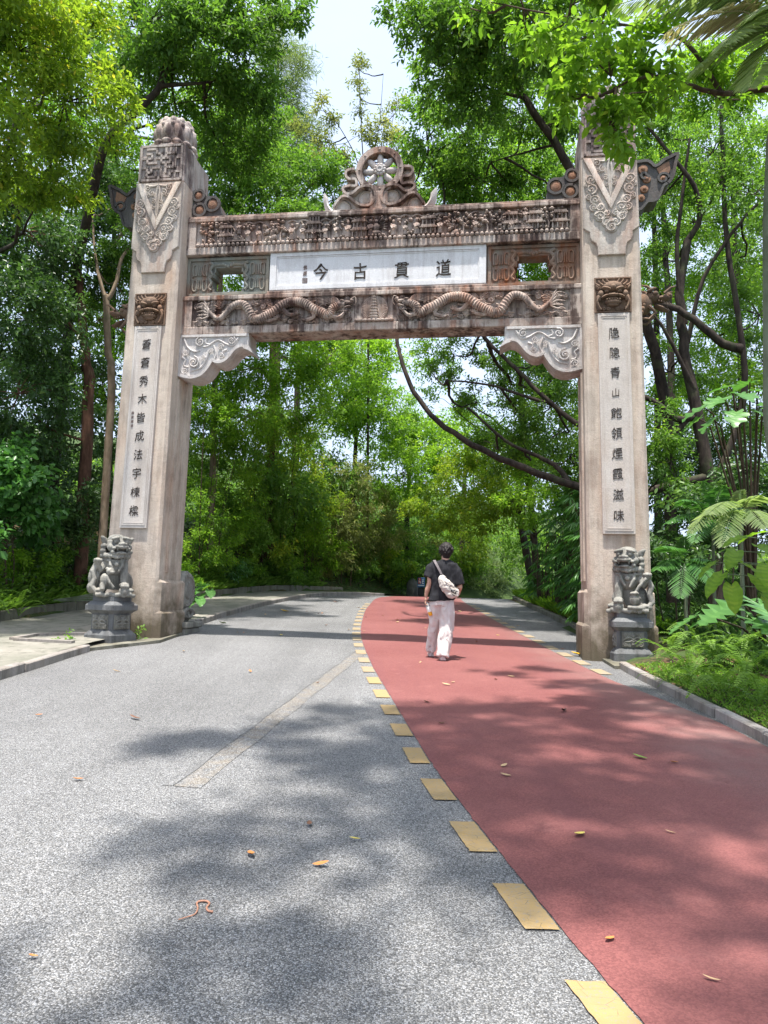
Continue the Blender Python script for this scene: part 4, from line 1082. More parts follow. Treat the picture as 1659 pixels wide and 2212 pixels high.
    if drum:
        E(-0.10, -0.27, 0.20, 0.075, 0.05, 0.085); E(-0.10, -0.29, 0.29, 0.07, 0.04, 0.03); T([(-0.27, -0.23, 0.52), (-0.17, -0.26, 0.40), (-0.10, -0.27, 0.28)], [0.03, 0.025, 0.02], 8)
        T([(-0.33, -0.2, 0.09), (-0.15, -0.28, 0.07), (0.0, -0.28, 0.08)], [0.05, 0.04, 0.03], 8)
    else:
        E(-0.17, -0.22, 0.26, 0.07, 0.07, 0.11); E(-0.10, -0.26, 0.40, 0.058, 0.055, 0.055); E(-0.07, -0.305, 0.385, 0.035, 0.03, 0.025); E(-0.14, -0.25, 0.44, 0.03)
        T([(-0.15, -0.26, 0.33), (-0.10, -0.30, 0.22), (-0.03, -0.30, 0.14)], [0.032, 0.026, 0.024], 8); T([(-0.20, -0.24, 0.2), (-0.20, -0.28, 0.1)], [0.045, 0.04], 8)
        E(-0.30, -0.05, 0.30, 0.10, 0.14, 0.16); E(-0.33, -0.05, 0.14, 0.08, 0.16, 0.10)
    # head turns a little further than the body
    Rb = RotZ(body_yaw); Rh = RotZ(body_yaw*1.5)
    out = []
    for p in B.v:
        q = Vector(p)
        out.append(((Rh if q.z > 0.68 else Rb) @ q)[:])
    B.v = [(p[0], p[1], p[2]+z0) for p in out]
    me = remeshed(B, 'lion_body', 0.0088, M['lion'], 0)
    link('lion_body', me, root)
    if drum is False:
        pass
    return root
_l = arch.matrix_basis
gl = ground(231, 1392); lion('guardian_lion', (gl.x, gl.y+0.12, zr(gl.y)+0.03), R(27), R(64), 1, 'grey stone lion with a cub on a pedestal before the left pillar', False)
gr = ground(1364, 1433); lion('guardian_lion', (gr.x, gr.y+0.12, zr(gr.y)+0.03), R(-20), R(-2), -1, 'dark grey stone lion with a drum on a pedestal before the right pillar', True)

# ------------------------------------------------------------------ the walking person
M['skin'] = simple('skin', (0.50, 0.29, 0.21), 0.55, 0.4, 0.08, 20, 0.02)
M['hair'] = simple('black_hair', (0.014, 0.010, 0.010), 0.62, 0.35, 0.4, 60, 0.8)
def cloth(name, col, var=0.15, sc=9, b=0.25, rough=0.9):
    t = NT(name); n = t.noise(sc, 5, 0.6); w = t.noise(1.0, 5, 0.6, t.mapping((11, 11, 3.2)))
    d = tuple(c*(1-var) for c in col); u = tuple(min(1, c*(1+var)) for c in col)
    nb = t.bump(w, b, 0.03); nb = t.bump(t.noise(260, 2, 0.5), 0.15, 0.002, nb)
    return t.done(t.mix(t.ramp(n, [(0.3, 0), (0.7, 1)]), d, u), rough, nb, 0.2)
M['tee'] = cloth('washed_black_cotton', (0.024, 0.024, 0.028), 0.4, 14, 0.5)
M['trousers'] = cloth('pale_trousers', (0.63, 0.575, 0.555), 0.06, 8, 0.9)
M['shoe'] = simple('pale_shoe', (0.48, 0.42, 0.41), 0.7, 0.3, 0.12, 40)
M['bag'] = cloth('crinkled_cream_nylon', (0.52, 0.47, 0.425), 0.12, 12, 1.0, 0.5)
M['strap'] = simple('grey_strap', (0.16, 0.14, 0.145), 0.8, 0.2)
M['print'] = simple('black_print', (0.02, 0.018, 0.018), 0.6, 0.3)
PX, PY = 0.925, 11.81
person = empty('person', (PX, PY, zr(PY)+0.005), 0.03, 'person in black tee and pale wide trousers walking away on the red path', 'person')
def wrinkle(amp, sx, sz, seed):
    def f(co, no):
        n = mnoise.fractal(Vector((co.x*sx+seed, co.y*sx, co.z*sz)), 1.0, 2.0, 3)
        return co + no*amp*n
    return f
B = MB()
B.ell((0.034, 0.005, 1.635), (0.076, 0.096, 0.112), 16, 12); B.ell((0.034, 0.045, 1.585), (0.058, 0.062, 0.07), 12, 8); B.ell((0.034, 0.105, 1.625), (0.014, 0.022, 0.024), 8, 6)
for s in (-1, 1): B.ell((0.034+s*0.079, 0.0, 1.625), (0.012, 0.022, 0.034), 8, 6)
B.tube([(0.018, -0.015, 1.36), (0.022, -0.012, 1.48), (0.03, 0.0, 1.56)], [0.066, 0.062, 0.060], 12)
B.tube([(-0.14, 0, 1.40), (0.0, 0, 1.36), (0.15, 0, 1.38)], [0.05, 0.08, 0.05], 12); B.tube([(0, 0, 1.36), (0, 0, 0.95)], [0.09, 0.10], 12)
B.tube([(-0.165, 0, 1.42), (-0.20, -0.015, 1.28), (-0.212, -0.02, 1.13), (-0.24, 0.0, 1.03), (-0.258, 0.02, 0.93)], [0.044, 0.046, 0.040, 0.040, 0.027], 12)
B.ell((-0.258, 0.022, 0.885), (0.022, 0.036, 0.048), 10, 8)
for k, (ln) in enumerate((0.040, 0.045, 0.042, 0.034)):           # fingers closing round the bottle neck
    y = 0.052-0.021*k; z = 0.848-0.004*k
    B.tube([(-0.266, y, z+0.012), (-0.268, y, z-0.018), (-0.250, y, z-0.030-ln*0.15), (-0.230, y, z-0.018-ln*0.1)], [0.0105, 0.0095, 0.0085, 0.0075], 8)
B.tube([(-0.25, 0.055, 0.895), (-0.226, 0.066, 0.868), (-0.216, 0.055, 0.845)], [0.012, 0.0105, 0.008], 8)
B.tube([(0.175, 0, 1.39), (0.225, -0.01, 1.24), (0.248, -0.02, 1.08), (0.235, 0.10, 0.99), (0.20, 0.20, 0.965)], [0.044, 0.046, 0.042, 0.038, 0.027], 12)
B.ell((0.185, 0.245, 0.955), (0.026, 0.044, 0.024), 10, 8)
for k in range(4): B.tube([(0.165+0.016*k, 0.275, 0.955), (0.16+0.016*k, 0.305, 0.945), (0.155+0.016*k, 0.31, 0.918)], [0.0095, 0.009, 0.0075], 8)
B.tube([(0.165, 0.24, 0.965), (0.145, 0.265, 0.955), (0.138, 0.285, 0.94)], [0.011, 0.010, 0.008], 8)
for hip, knee, ank in (((0.07, 0, 0.92), (0.06, -0.02, 0.50), (-0.005, -0.13, 0.10)), ((-0.08, 0, 0.92), (-0.115, 0.13, 0.51), (-0.145, 0.26, 0.13))):
    B.tube([(0, 0, 0.98), hip, knee, ank], [0.12, 0.085, 0.055, 0.04], 12)
    B.tube([ank, (ank[0], ank[1]+0.10, ank[2]-0.05)], [0.04, 0.03], 8)
link('body', remeshed(B, 'body', 0.0075, M['skin'], 1), person)
H = MB()
H.ell((0.034, -0.012, 1.665), (0.096, 0.106, 0.098), 16, 12); H.ell((0.034, -0.045, 1.61), (0.080, 0.066, 0.085), 14, 10); H.ell((0.036, -0.045, 1.55), (0.062, 0.045, 0.05), 12, 8)
r_ = random.Random(2)
for k in range(110):
    a = r_.uniform(0, 6.28); t = r_.uniform(-0.75, 1.0)
    rad = math.sqrt(max(0.05, 1-t*t))
    if t < 0.1 and math.sin(a) > 0.35: continue
    w = 0.094 if t > -0.1 else 0.08
    p = Vector((0.034+w*math.cos(a)*rad, -0.016+0.094*math.sin(a)*rad, 1.65+0.098*t))
    d = Vector((math.cos(a)*0.014+r_.uniform(-.02, .02), math.sin(a)*0.016+r_.uniform(-.02, .02), -0.034))
    H.tube([p[:], (p+d*0.6)[:], (p+d*1.1)[:]], [0.019, 0.014, 0.004], 6)
link('hair', remeshed(H, 'hair', 0.006, M['hair'], 0, wrinkle(0.004, 60, 25, 3)), person)
Tm = MB(); rings = []
for z, w, d, cx in ((0.865, 0.205, 0.135, -0.02), (0.95, 0.200, 0.130, -0.015), (1.08, 0.192, 0.122, -0.005), (1.22, 0.196, 0.122, 0.0), (1.34, 0.205, 0.120, 0.0), (1.42, 0.19, 0.105, 0.0), (1.465, 0.125, 0.08, 0.01), (1.495, 0.068, 0.062, 0.02)):
    rings.append([(cx+w*math.copysign(abs(math.cos(a))**0.8, math.cos(a)), d*math.copysign(abs(math.sin(a))**0.85, math.sin(a))-0.005, z + (0.03 if z < 0.9 and math.cos(a) > 0 else 0)*math.cos(a)) for a in [2*math.pi*k/28 for k in range(28)]])
Tm.loft(rings)
Tm.tube([(-0.13, 0, 1.425), (-0.19, -0.005, 1.36), (-0.235, -0.01, 1.215)], [0.07, 0.078, 0.080], 14); Tm.tube([(0.13, 0, 1.41), (0.20, -0.005, 1.33), (0.25, -0.015, 1.115)], [0.072, 0.080, 0.076], 14)
link('tee', remeshed(Tm, 'tee', 0.011, M['tee'], 4, wrinkle(0.018, 10, 4.5, 1)), person)
Tr = MB(); rings = []
for z, w, d in ((0.99, 0.165, 0.115), (0.90, 0.178, 0.125), (0.80, 0.176, 0.125)):
    rings.append([(w*math.cos(a)-0.015, d*math.sin(a), z) for a in [2*math.pi*k/24 for k in range(24)]])
Tr.loft(rings)
Tr.tube([(0.058, 0, 0.88), (0.062, -0.01, 0.68), (0.052, -0.035, 0.46), (0.018, -0.09, 0.25), (-0.008, -0.135, 0.045)], [0.108, 0.110, 0.104, 0.100, 0.098], 18)
Tr.tube([(-0.095, 0, 0.88), (-0.105, 0.05, 0.70), (-0.118, 0.13, 0.50), (-0.13, 0.20, 0.30), (-0.142, 0.25, 0.10)], [0.100, 0.095, 0.088, 0.080, 0.076], 18)
link('trousers', remeshed(Tr, 'trousers', 0.011, M['trousers'], 3, wrinkle(0.03, 13, 3.2, 5)), person)
for x, y, z, tilt in ((-0.004, -0.11, 0.045, 0.0), (-0.142, 0.30, 0.066, 0.0)):
    S_ = MB(); S_.ell((x, y, z), (0.046, 0.10, 0.048), 12, 8); S_.ell((x, y+0.10, z-0.012), (0.046, 0.075, 0.035), 12, 8); S_.ell((x, y-0.03, z+0.02), (0.042, 0.06, 0.045), 10, 8); S_.box(x-0.042, x+0.042, y-0.09, y+0.14, z-0.045, z-0.02)
    link('shoe', remeshed(S_, 'shoe', 0.009, M['shoe'], 2), person)
# bag worn across the back
pm = person.matrix_basis
bag = empty('crossbody_bag', person.location, 0.03, 'cream crossbody bag with black print worn on the person\'s back', 'bag')
G = MB()
path = catmull([(-0.045, -0.150, 1.265), (-0.025, -0.175, 1.18), (0.035, -0.185, 1.095), (0.12, -0.18, 1.03), (0.205, -0.15, 1.01)], 5); rr_ = [0.028, 0.045, 0.058, 0.07, 0.08, 0.086, 0.092, 0.098, 0.102, 0.105, 0.106, 0.106, 0.104, 0.10, 0.095, 0.088, 0.08, 0.07, 0.06, 0.05, 0.04]
G.tube([(p.x+0.005, p.y, p.z-0.015) for p in path], [0.9*q for q in rr_[:len(path)]], 14, 0.62)
G.ell((0.12, -0.19, 0.98), (0.10, 0.055, 0.075), 12, 8)
bb = link('pouch', remeshed(G, 'pouch', 0.009, M['bag'], 3, wrinkle(0.018, 16, 14, 8)), bag)
S_ = MB(); sp = catmull([(-0.045, -0.150, 1.265), (-0.10, -0.140, 1.37), (-0.140, -0.09, 1.452), (-0.145, 0.0, 1.478), (-0.11, 0.10, 1.42), (-0.02, 0.145, 1.30), (0.12, 0.145, 1.14), (0.20, 0.08, 1.05), (0.215, -0.10, 1.02)], 6)
rings = []
for i, p in enumerate(sp):
    t = (sp[min(i+1, len(sp)-1)]-sp[max(i-1, 0)]).normalized(); nrm = Vector((p.x*0.3, p.y, 0.25)).normalized(); w = t.cross(nrm).normalized()*0.02
    rings.append([(p+w)[:], (p+w+nrm*0.004)[:], (p-w+nrm*0.004)[:], (p-w)[:]])
S_.loft(rings).build('strap', M['strap'], bag)
S_ = MB(); S_.tube([(-0.03, -0.215, 1.185), (0.03, -0.245, 1.13), (0.12, -0.252, 1.085), (0.20, -0.215, 1.065)], 0.006, 6); S_.build('zip', M['strap'], bag)
S_ = MB()
def bl(x, z, dx, dz):   # print pressed on the pouch, following its bulge
    y = -0.262
    S_.ell((x, y, z), (dx, 0.010, dz), 8, 5, Matrix.Rotation(0.5, 3, 'Y'))
bl(0.115, 1.005, 0.034, 0.010); bl(0.15, 0.985, 0.022, 0.012); bl(0.095, 1.025, 0.012, 0.018); bl(0.135, 1.025, 0.010, 0.014); bl(0.16, 1.01, 0.010, 0.02)
bl(0.12, 0.965, 0.030, 0.006)
S_.build('print', M['print'], bag)
# bottle hanging from the left hand
M['plastic'] = simple('cloudy_plastic', (0.62, 0.64, 0.63), 0.25, 0.5, 0.05); M['plastic'].node_tree.nodes['Principled BSDF'].inputs['Transmission Weight'].default_value = 0.35
M['juice'] = simple('orange_juice', (0.80, 0.36, 0.02), 0.2, 0.5, 0.05)
M['label'] = simple('white_label', (0.78, 0.78, 0.76), 0.5, 0.4, 0.03)
a = (pm @ Vector((-0.252, 0.025, 0.868))); b = (pm @ Vector((-0.172, 0.02, 0.640))); ax = (b-a).normalized()
bottle = empty('drink_bottle', a, 0, 'plastic bottle with orange juice hanging from the person\'s left hand', 'bottle')
bottle.rotation_euler = Vector((0, 0, 1)).rotation_difference(ax).to_euler()
MB().lathe([(0.001, -0.012), (0.014, -0.012), (0.015, 0.012), (0.0135, 0.014), (0.0135, 0.03), (0.030, 0.062), (0.034, 0.085), (0.034, 0.095)], 18).build('neck', M['plastic'], bottle, smooth=40)
MB().lathe([(0.0335, 0.095), (0.0345, 0.097), (0.0345, 0.172), (0.0335, 0.175)], 18).build('label_band', M['label'], bottle, smooth=40)
MB().lathe([(0.033, 0.175), (0.034, 0.18), (0.034, 0.222), (0.028, 0.234), (0.001, 0.234)], 18).build('juice_base', M['juice'], bottle, smooth=40)

# ------------------------------------------------------------------ blue sign board and the boulder beside it, beyond the bend
M['blue'] = simple('blue_board', (0.025, 0.10, 0.22), 0.5, 0.4, 0.1); M['signred'] = simple('red_board', (0.33, 0.04, 0.035), 0.5, 0.4, 0.1); M['dark'] = simple('dark_metal', (0.02, 0.02, 0.02), 0.6, 0.3)
c = at(910, 1258, 33.2)
SG = 1.3
sign = empty('notice_sign', (c.x, c.y, zr(c.y)), 0.05, 'small blue sign with a red panel standing beside the road bend', 'sign')
sign.scale = (SG, SG, SG); zc = (c.z - zr(c.y))/SG
MB().cbox(-0.125, 0.125, 0, 0.02, zc-0.16, zc+0.16, 0.004).build('board', M['blue'], sign)
MB().box(-0.105, -0.005, -0.004, 0.004, zc-0.045, zc+0.145).build('red_panel', M['signred'], sign)
mb = MB(); mb.ell((-0.055, -0.006, zc+0.10), (0.014, 0.004, 0.016), 8, 5); mb.tube([(-0.085, -0.006, zc+0.0), (-0.055, -0.006, zc+0.07), (-0.025, -0.006, zc+0.0)], 0.008, 5); mb.tube([(-0.085, -0.006, zc+0.06), (-0.025, -0.006, zc-0.03)], 0.006, 5)
mb.ell((0.055, -0.006, zc+0.10), (0.013, 0.004, 0.015), 8, 5); mb.tube([(0.03, -0.004, zc-0.0), (0.055, -0.004, zc+0.07), (0.085, -0.004, zc+0.02)], 0.008, 5); mb.box(0.03, 0.085, -0.005, 0.004, zc-0.04, zc-0.02)
mb.build('pictograms', M['label'], sign)
mb = MB()
for k in range(7): mb.box(-0.105+0.03*k, -0.085+0.03*k, -0.005, 0.004, zc-0.115, zc-0.085)
mb.build('lettering', M['label'], sign)
MB().cbox(-0.09, 0.09, 0.01, 0.10, -0.1, zc-0.165, 0.01).build('stand', M['dark'], sign)
M['rock'] = stone('grey_rock', (0.16, 0.165, 0.16), (0.10, 0.105, 0.10), (0.11, 0.09, 0.06), 0.5, 0.1, (0.03, 0.03, 0.03))
c = at(891, 1270, 33.6)
mb = MB(); mb.ell((0, 0, 0.25), (0.20, 0.25, 0.5), 14, 10); mb.ell((0.1, 0.05, 0.15), (0.2, 0.2, 0.25), 12, 8)
me = remeshed(mb, 'boulder', 0.03, M['rock'], 0, wrinkle(0.06, 3, 3, 4)); o = link('boulder', me, loc=(c.x, c.y, zr(c.y)-0.05), scale=1.35); tag(o, 'rounded grey boulder on the verge left of the blue sign', 'boulder')

# ------------------------------------------------------------------ earthworm and fallen leaves on the road
def on_road(px, py):
    g = ground(px, py); return Vector((g.x, g.y, zr(g.y)))
M['worm'] = simple('dried_worm', (0.40, 0.20, 0.13), 0.5, 0.4, 0.3, 50)
wp = [on_road(*p) for p in ((385, 1990), (405, 1984), (421, 1978), (427, 1966), (425, 1954), (433, 1950), (446, 1950), (452, 1955), (446, 1964), (450, 1971), (460, 1973))]
wp = catmull([(p.x, p.y, p.z+0.007) for p in wp], 4)
mb = MB().tube([p[:] for p in wp], [0.002+0.003*min(1, i/(len(wp)*0.45)) for i in range(len(wp))], 7)
tag(mb.build('earthworm', M['worm'], smooth=60), 'pinkish dried earthworm curled on the grey asphalt in the foreground', 'earthworm')
LEAFC = dict(yellow=(0.62, 0.50, 0.12), orange=(0.50, 0.20, 0.06), brown=(0.16, 0.08, 0.05), green=(0.16, 0.24, 0.05), tan=(0.48, 0.33, 0.18), dark=(0.05, 0.035, 0.03), gold=(0.70, 0.42, 0.03))
for k, v in LEAFC.items(): M['leaf_'+k] = simple('dry_leaf_'+k, v, 0.6, 0.3, 0.2, 25)
def leaf_mesh(curl, wid, mat, seed):
    rnd = random.Random(seed); V = []; F = []; n = 6
    for i in range(n+1):
        t = i/n; w = wid*math.sin(math.pi*min(1, t*0.97+0.02))**0.75
        z = curl*(t-0.5)**2*2.2; zz = curl*0.8*w
        for s in (-1, 0, 1): V.append((w*s*0.5, t-0.5, z + (abs(s)*zz*1.4) + rnd.uniform(0, 0.02)))
    for i in range(n):
        for j in range(2): k = i*3+j; F.append((k, k+1, k+4, k+3))
    me = bpy.data.meshes.new('fallen_leaf'); me.from_pydata(V, [], F); me.materials.append(mat); me.shade_smooth(); return me
LEAVES = [  # px, py, length, colour, label
 (1252, 1808, 0.085, 'yellow', 'largest pale yellow leaf lying on the red path'), (1382, 1640, 0.10, 'green', 'green leaf lying flat on the right of the red path'),
 (1218, 1539, 0.13, 'dark', 'dark narrow leaf on the middle of the red path'), (1253, 1418, 0.24, 'gold', 'large golden leaf at the foot of the right pillar'),
 (291, 1554, 0.12, 'brown', 'reddish brown leaf on the left of the grey asphalt'), (168, 1687, 0.055, 'orange', 'orange leaf on the asphalt near the left edge'),
 (1317, 2035, 0.05, 'orange', 'small orange leaf on the red path near the foreground'), (1537, 2122, 0.05, 'tan', 'tan leaf at the lower right of the red path'),
 (1448, 1802, 0.05, 'tan', 'thin tan leaf right of the largest yellow leaf'), (766, 1817, 0.05, 'yellow', 'small yellow-green leaf on the asphalt left of the yellow dashes'),
 (1456, 1650, 0.06, 'orange', 'crumpled orange leaf right of the flat green leaf'), (71, 2072, 0.03, 'orange', 'tiny orange leaf at the lower left of the asphalt'),
 (187, 1306, 0.20, 'yellow', 'yellow leaf on the left pavement below the bank'), (615, 1322, 0.22, 'gold', 'golden leaf on the asphalt far left beyond the arch'), (725, 1302, 0.20, 'brown', 'brown leaf on the asphalt beyond the arch near the kerb'),
 (481, 1348, 0.18, 'green', 'green leaf by the left kerb behind the drum stone')]
for i, (px, py, L, colr, lab) in enumerate(LEAVES):
    p = on_road(px, py); me = leaf_mesh(0.16 if colr != 'dark' else 0.25, 0.42 if colr not in ('brown', 'dark', 'tan') else 0.25, M['leaf_'+colr], i)
    dz = 0.012 if px != 187 else 0.13
    o = link('fallen_leaf', me, loc=(p.x, p.y, p.z+dz+L*0.03), rot=(0.12, 0.05, random.Random(i).uniform(-1.2, 1.2)+1.6), scale=L*1.3)
    tag(o, lab, 'leaf', 'fallen leaves on the road')
rnd = random.Random(12); LAB = {}; small = {c: leaf_mesh(0.2, 0.4, M['leaf_'+c], 77) for c in ('tan', 'orange', 'yellow', 'brown')}
k = 0
while k < 46:
    x, y = rnd.uniform(-4.2, 3.3), rnd.uniform(3.2, 22)
    if x < rl(y) and rnd.random() < 0.45: continue
    colr = rnd.choice(('tan', 'tan', 'orange', 'yellow', 'brown'))
    red_ = rl(y) < x < rr(y)
    o = link('fallen_leaf', small[colr], loc=(x, y, zr(y)+0.012), rot=(rnd.uniform(-.25, .25), rnd.uniform(-.25, .25), rnd.uniform(0, 6)), scale=rnd.uniform(0.04, 0.085)*(1+0.03*y))
    tag(o, 'small scattered %s scrap of dry leaf on the %s' % (colr if colr != 'tan' else 'pale tan', 'red path' if red_ else 'grey asphalt'), 'leaf', 'small %s leaf scraps on the %s' % (colr, 'red path' if red_ else 'asphalt'))
    k += 1
# ------------------------------------------------------------------ vegetation
def leafmat(name, dark, mid, bright, tip=None, trans=0.35, rough=0.42, spec=0.45):
    t = NT(name)
    a = t.n('Attribute'); a.attribute_name = 'rnd'
    st = [(0.0, dark), (0.45, mid), (0.85, bright)]
    if tip: st.append((1.0, tip))
    c = t.ramp(a.outputs['Fac'], st)
    t.done(c, rough, None, spec)
    tr = t.n('BsdfTranslucent')
    c2 = t.mix(1.0, c, (1.3, 1.36, 0.75), 'MULTIPLY')
    t.l(c2, tr.inputs['Color'])
    mx = t.n('MixShader'); mx.inputs[0].default_value = trans
    t.l(t.b.outputs[0], mx.inputs[1]); t.l(tr.outputs[0], mx.inputs[2]); t.l(mx.outputs[0], t.out.inputs['Surface'])
    return t.m
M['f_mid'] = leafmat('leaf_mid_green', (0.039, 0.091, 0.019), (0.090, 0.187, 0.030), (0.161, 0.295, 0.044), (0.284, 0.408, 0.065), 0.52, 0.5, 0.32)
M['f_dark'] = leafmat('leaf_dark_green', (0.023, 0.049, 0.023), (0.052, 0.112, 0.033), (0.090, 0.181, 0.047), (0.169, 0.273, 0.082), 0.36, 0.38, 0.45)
M['f_yellow'] = leafmat('leaf_yellow_green', (0.070, 0.12, 0.010), (0.17, 0.25, 0.014), (0.29, 0.36, 0.02), (0.42, 0.38, 0.03), 0.48, 0.5, 0.3)
M['f_lime'] = leafmat('leaf_lime_green', (0.071, 0.131, 0.019), (0.161, 0.255, 0.026), (0.278, 0.374, 0.037), (0.465, 0.432, 0.056), 0.58, 0.5, 0.3)
M['f_bright'] = leafmat('leaf_bright_green', (0.065, 0.147, 0.019), (0.148, 0.283, 0.028), (0.246, 0.408, 0.040), (0.388, 0.500, 0.065), 0.58, 0.5, 0.3)
M['f_olive'] = leafmat('leaf_olive', (0.077, 0.096, 0.030), (0.161, 0.193, 0.060), (0.259, 0.283, 0.093), (0.413, 0.374, 0.184), 0.52, 0.6, 0.25)
M['f_pale'] = leafmat('leaf_pale_green', (0.090, 0.13, 0.055), (0.15, 0.21, 0.09), (0.22, 0.29, 0.13), (0.30, 0.36, 0.20), 0.45, 0.6, 0.25)
M['f_cool'] = leafmat('leaf_cool_green', (0.024, 0.076, 0.019), (0.055, 0.158, 0.034), (0.104, 0.257, 0.058), (0.195, 0.374, 0.116), 0.36, 0.36, 0.5)
M['f_fern'] = leafmat('fern_green', (0.07, 0.15, 0.02), (0.14, 0.27, 0.04), (0.22, 0.37, 0.065), (0.36, 0.48, 0.15), 0.45, 0.5, 0.3)
M['f_palm'] = leafmat('palm_green_glare', (0.10, 0.16, 0.05), (0.19, 0.27, 0.10), (0.32, 0.40, 0.20), (0.50, 0.54, 0.38), 0.58, 0.35, 0.6)  # whitish glare on the leaflets is put into the paler colours
M['f_dry'] = leafmat('dry_frond', (0.40, 0.33, 0.20), (0.52, 0.44, 0.28), (0.62, 0.56, 0.42), (0.68, 0.46, 0.08), 0.35, 0.7, 0.2)
M['f_litter'] = leafmat('leaf_litter', (0.05, 0.028, 0.018), (0.13, 0.065, 0.038), (0.24, 0.12, 0.07), (0.36, 0.24, 0.15), 0.1, 0.8, 0.2)
def bark(name, a, b, sc=9):
    t = NT(name); n = t.noise(1.0, 7, 0.65, t.mapping((sc, sc, sc*0.28)))
    c = t.mix(t.ramp(n, [(0.35, 0), (0.66, 1)]), a, b)
    c = t.mix(t.ramp(t.noise(2.2, 5, 0.6), [(0.52, 0), (0.66, 0.5)]), c, (0.07, 0.085, 0.04))
    return t.done(c, 0.9, t.bump(n, 0.9, 0.03), 0.2)
M['bark'] = bark('brown_bark', (0.035, 0.024, 0.018), (0.11, 0.075, 0.052))
M['bark_dark'] = bark('dark_bark', (0.018, 0.014, 0.012), (0.065, 0.05, 0.04))
M['bark_pale'] = bark('pale_bark', (0.13, 0.095, 0.06), (0.28, 0.21, 0.15))
M['bark_red'] = bark('reddish_bark', (0.06, 0.030, 0.02), (0.17, 0.09, 0.06))
M['palm_trunk'] = bark('pale_palm_trunk', (0.12, 0.14, 0.09), (0.20, 0.23, 0.16), 4)

def norm(a): return a/np.maximum(np.linalg.norm(a, axis=1, keepdims=True), 1e-9)
def leaf_arrays(P, D, N, L, W, hexa=True, droop=0.12):
    D = norm(D); S = norm(np.cross(D, N)); N = np.cross(S, D); L = L[:, None]; W = W[:, None]; n = len(P)
    dn = np.zeros_like(P); dn[:, 2] = -1
    if hexa:
        a = P + D*L*0.30; b = P + D*L*0.68 + dn*L*droop*0.4
        V = np.stack([P, a+S*W*0.46+N*W*0.14, b+S*W*0.40+N*W*0.12, P+D*L+dn*L*droop, b-S*W*0.40+N*W*0.12, a-S*W*0.46+N*W*0.14], 1).reshape(-1, 3)
        base = (np.arange(n)*6)[:, None]
        F = np.concatenate([base+np.array([[0, 1, 2, 3]]), base+np.array([[0, 3, 4, 5]])], 1).reshape(-1, 4)
        return V, F, 2
    a = P + D*L*0.42
    V = np.stack([P, a+S*W*0.5+N*W*0.14, P+D*L+dn*L*droop, a-S*W*0.5+N*W*0.14], 1).reshape(-1, 3)
    base = (np.arange(n)*4)[:, None]
    F = np.concatenate([base+np.array([[0, 1, 2]]), base+np.array([[0, 2, 3]])], 1).reshape(-1, 3)
    return V, F, 2
def fast_mesh(name, V, F, rnd=None, mat=None, smooth=False):
    me = bpy.data.meshes.new(name); k = F.shape[1]
    me.vertices.add(len(V)); me.vertices.foreach_set('co', V.astype(np.float32).ravel())
    me.loops.add(F.size); me.loops.foreach_set('vertex_index', F.astype(np.int32).ravel())
    me.polygons.add(len(F)); me.polygons.foreach_set('loop_start', np.arange(0, F.size, k, dtype=np.int32))
    me.polygons.foreach_set('loop_total', np.full(len(F), k, dtype=np.int32))
    if rnd is not None:
        at_ = me.attributes.new('rnd', 'FLOAT', 'FACE'); at_.data.foreach_set('value', rnd.astype(np.float32))
    me.update(calc_edges=True)
    if mat: me.materials.append(mat)
    if smooth: me.shade_smooth()
    return me
def unit(rg, n): return norm(rg.normal(size=(n, 3)))
def clump_leaves(rg, c, r, n, L, asp, per=7, droop=0.25, flatn=0.6, subs=None, up=0.2):
    """leaves on short shoots gathered into sub-clumps inside an uneven ellipsoid"""
    c = np.array(c, float); r = np.array(r, float)
    m = subs or max(4, int(n/170))
    sc = unit(rg, m)*(rg.uniform(0.15, 1.0, (m, 1))**0.5)*r
    sr = rg.uniform(0.24, 0.46, m)*r.mean()
    ns = max(1, n//per)
    which = rg.integers(0, m, ns)
    q = rg.normal(size=(ns, 3))*0.55; q[:, 2] *= 0.62
    B = sc[which] + q*sr[which][:, None]
    d = norm(B)*0.55 + rg.normal(size=(ns, 3))*0.45; d[:, 2] += up; d = norm(d)
    t = np.tile(np.arange(per), ns)/per
    I = np.repeat(np.arange(ns), per); N_ = len(I)
    ang = np.arange(N_)*2.4 + np.repeat(rg.uniform(0, 6.28, ns), per)
    dd = d[I]; ref = np.where(np.abs(dd[:, 2:3]) < 0.9, np.array([[0, 0, 1.0]]), np.array([[1.0, 0, 0]]))
    X = norm(np.cross(dd, ref)); Y = np.cross(dd, X)
    rad = X*np.cos(ang)[:, None] + Y*np.sin(ang)[:, None]
    LL = L*rg.uniform(0.65, 1.25, N_)
    P = B[I] + dd*(t*L*per*0.33)[:, None] + c
    D = dd*0.55 + rad*0.8; D[:, 2] -= droop
    Nn = rg.normal(size=(N_, 3))*flatn; Nn[:, 2] += 1.0
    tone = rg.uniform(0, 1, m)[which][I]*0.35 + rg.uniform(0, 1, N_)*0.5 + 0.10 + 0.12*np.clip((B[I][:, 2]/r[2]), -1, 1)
    hot = rg.random(N_) > 0.985
    tone[hot] = 1.0
    return P, D, Nn, LL, LL*asp*rg.uniform(0.8, 1.15, N_), np.clip(tone, 0, 1), sc + c
SEED = [100]; DENS = 1.45
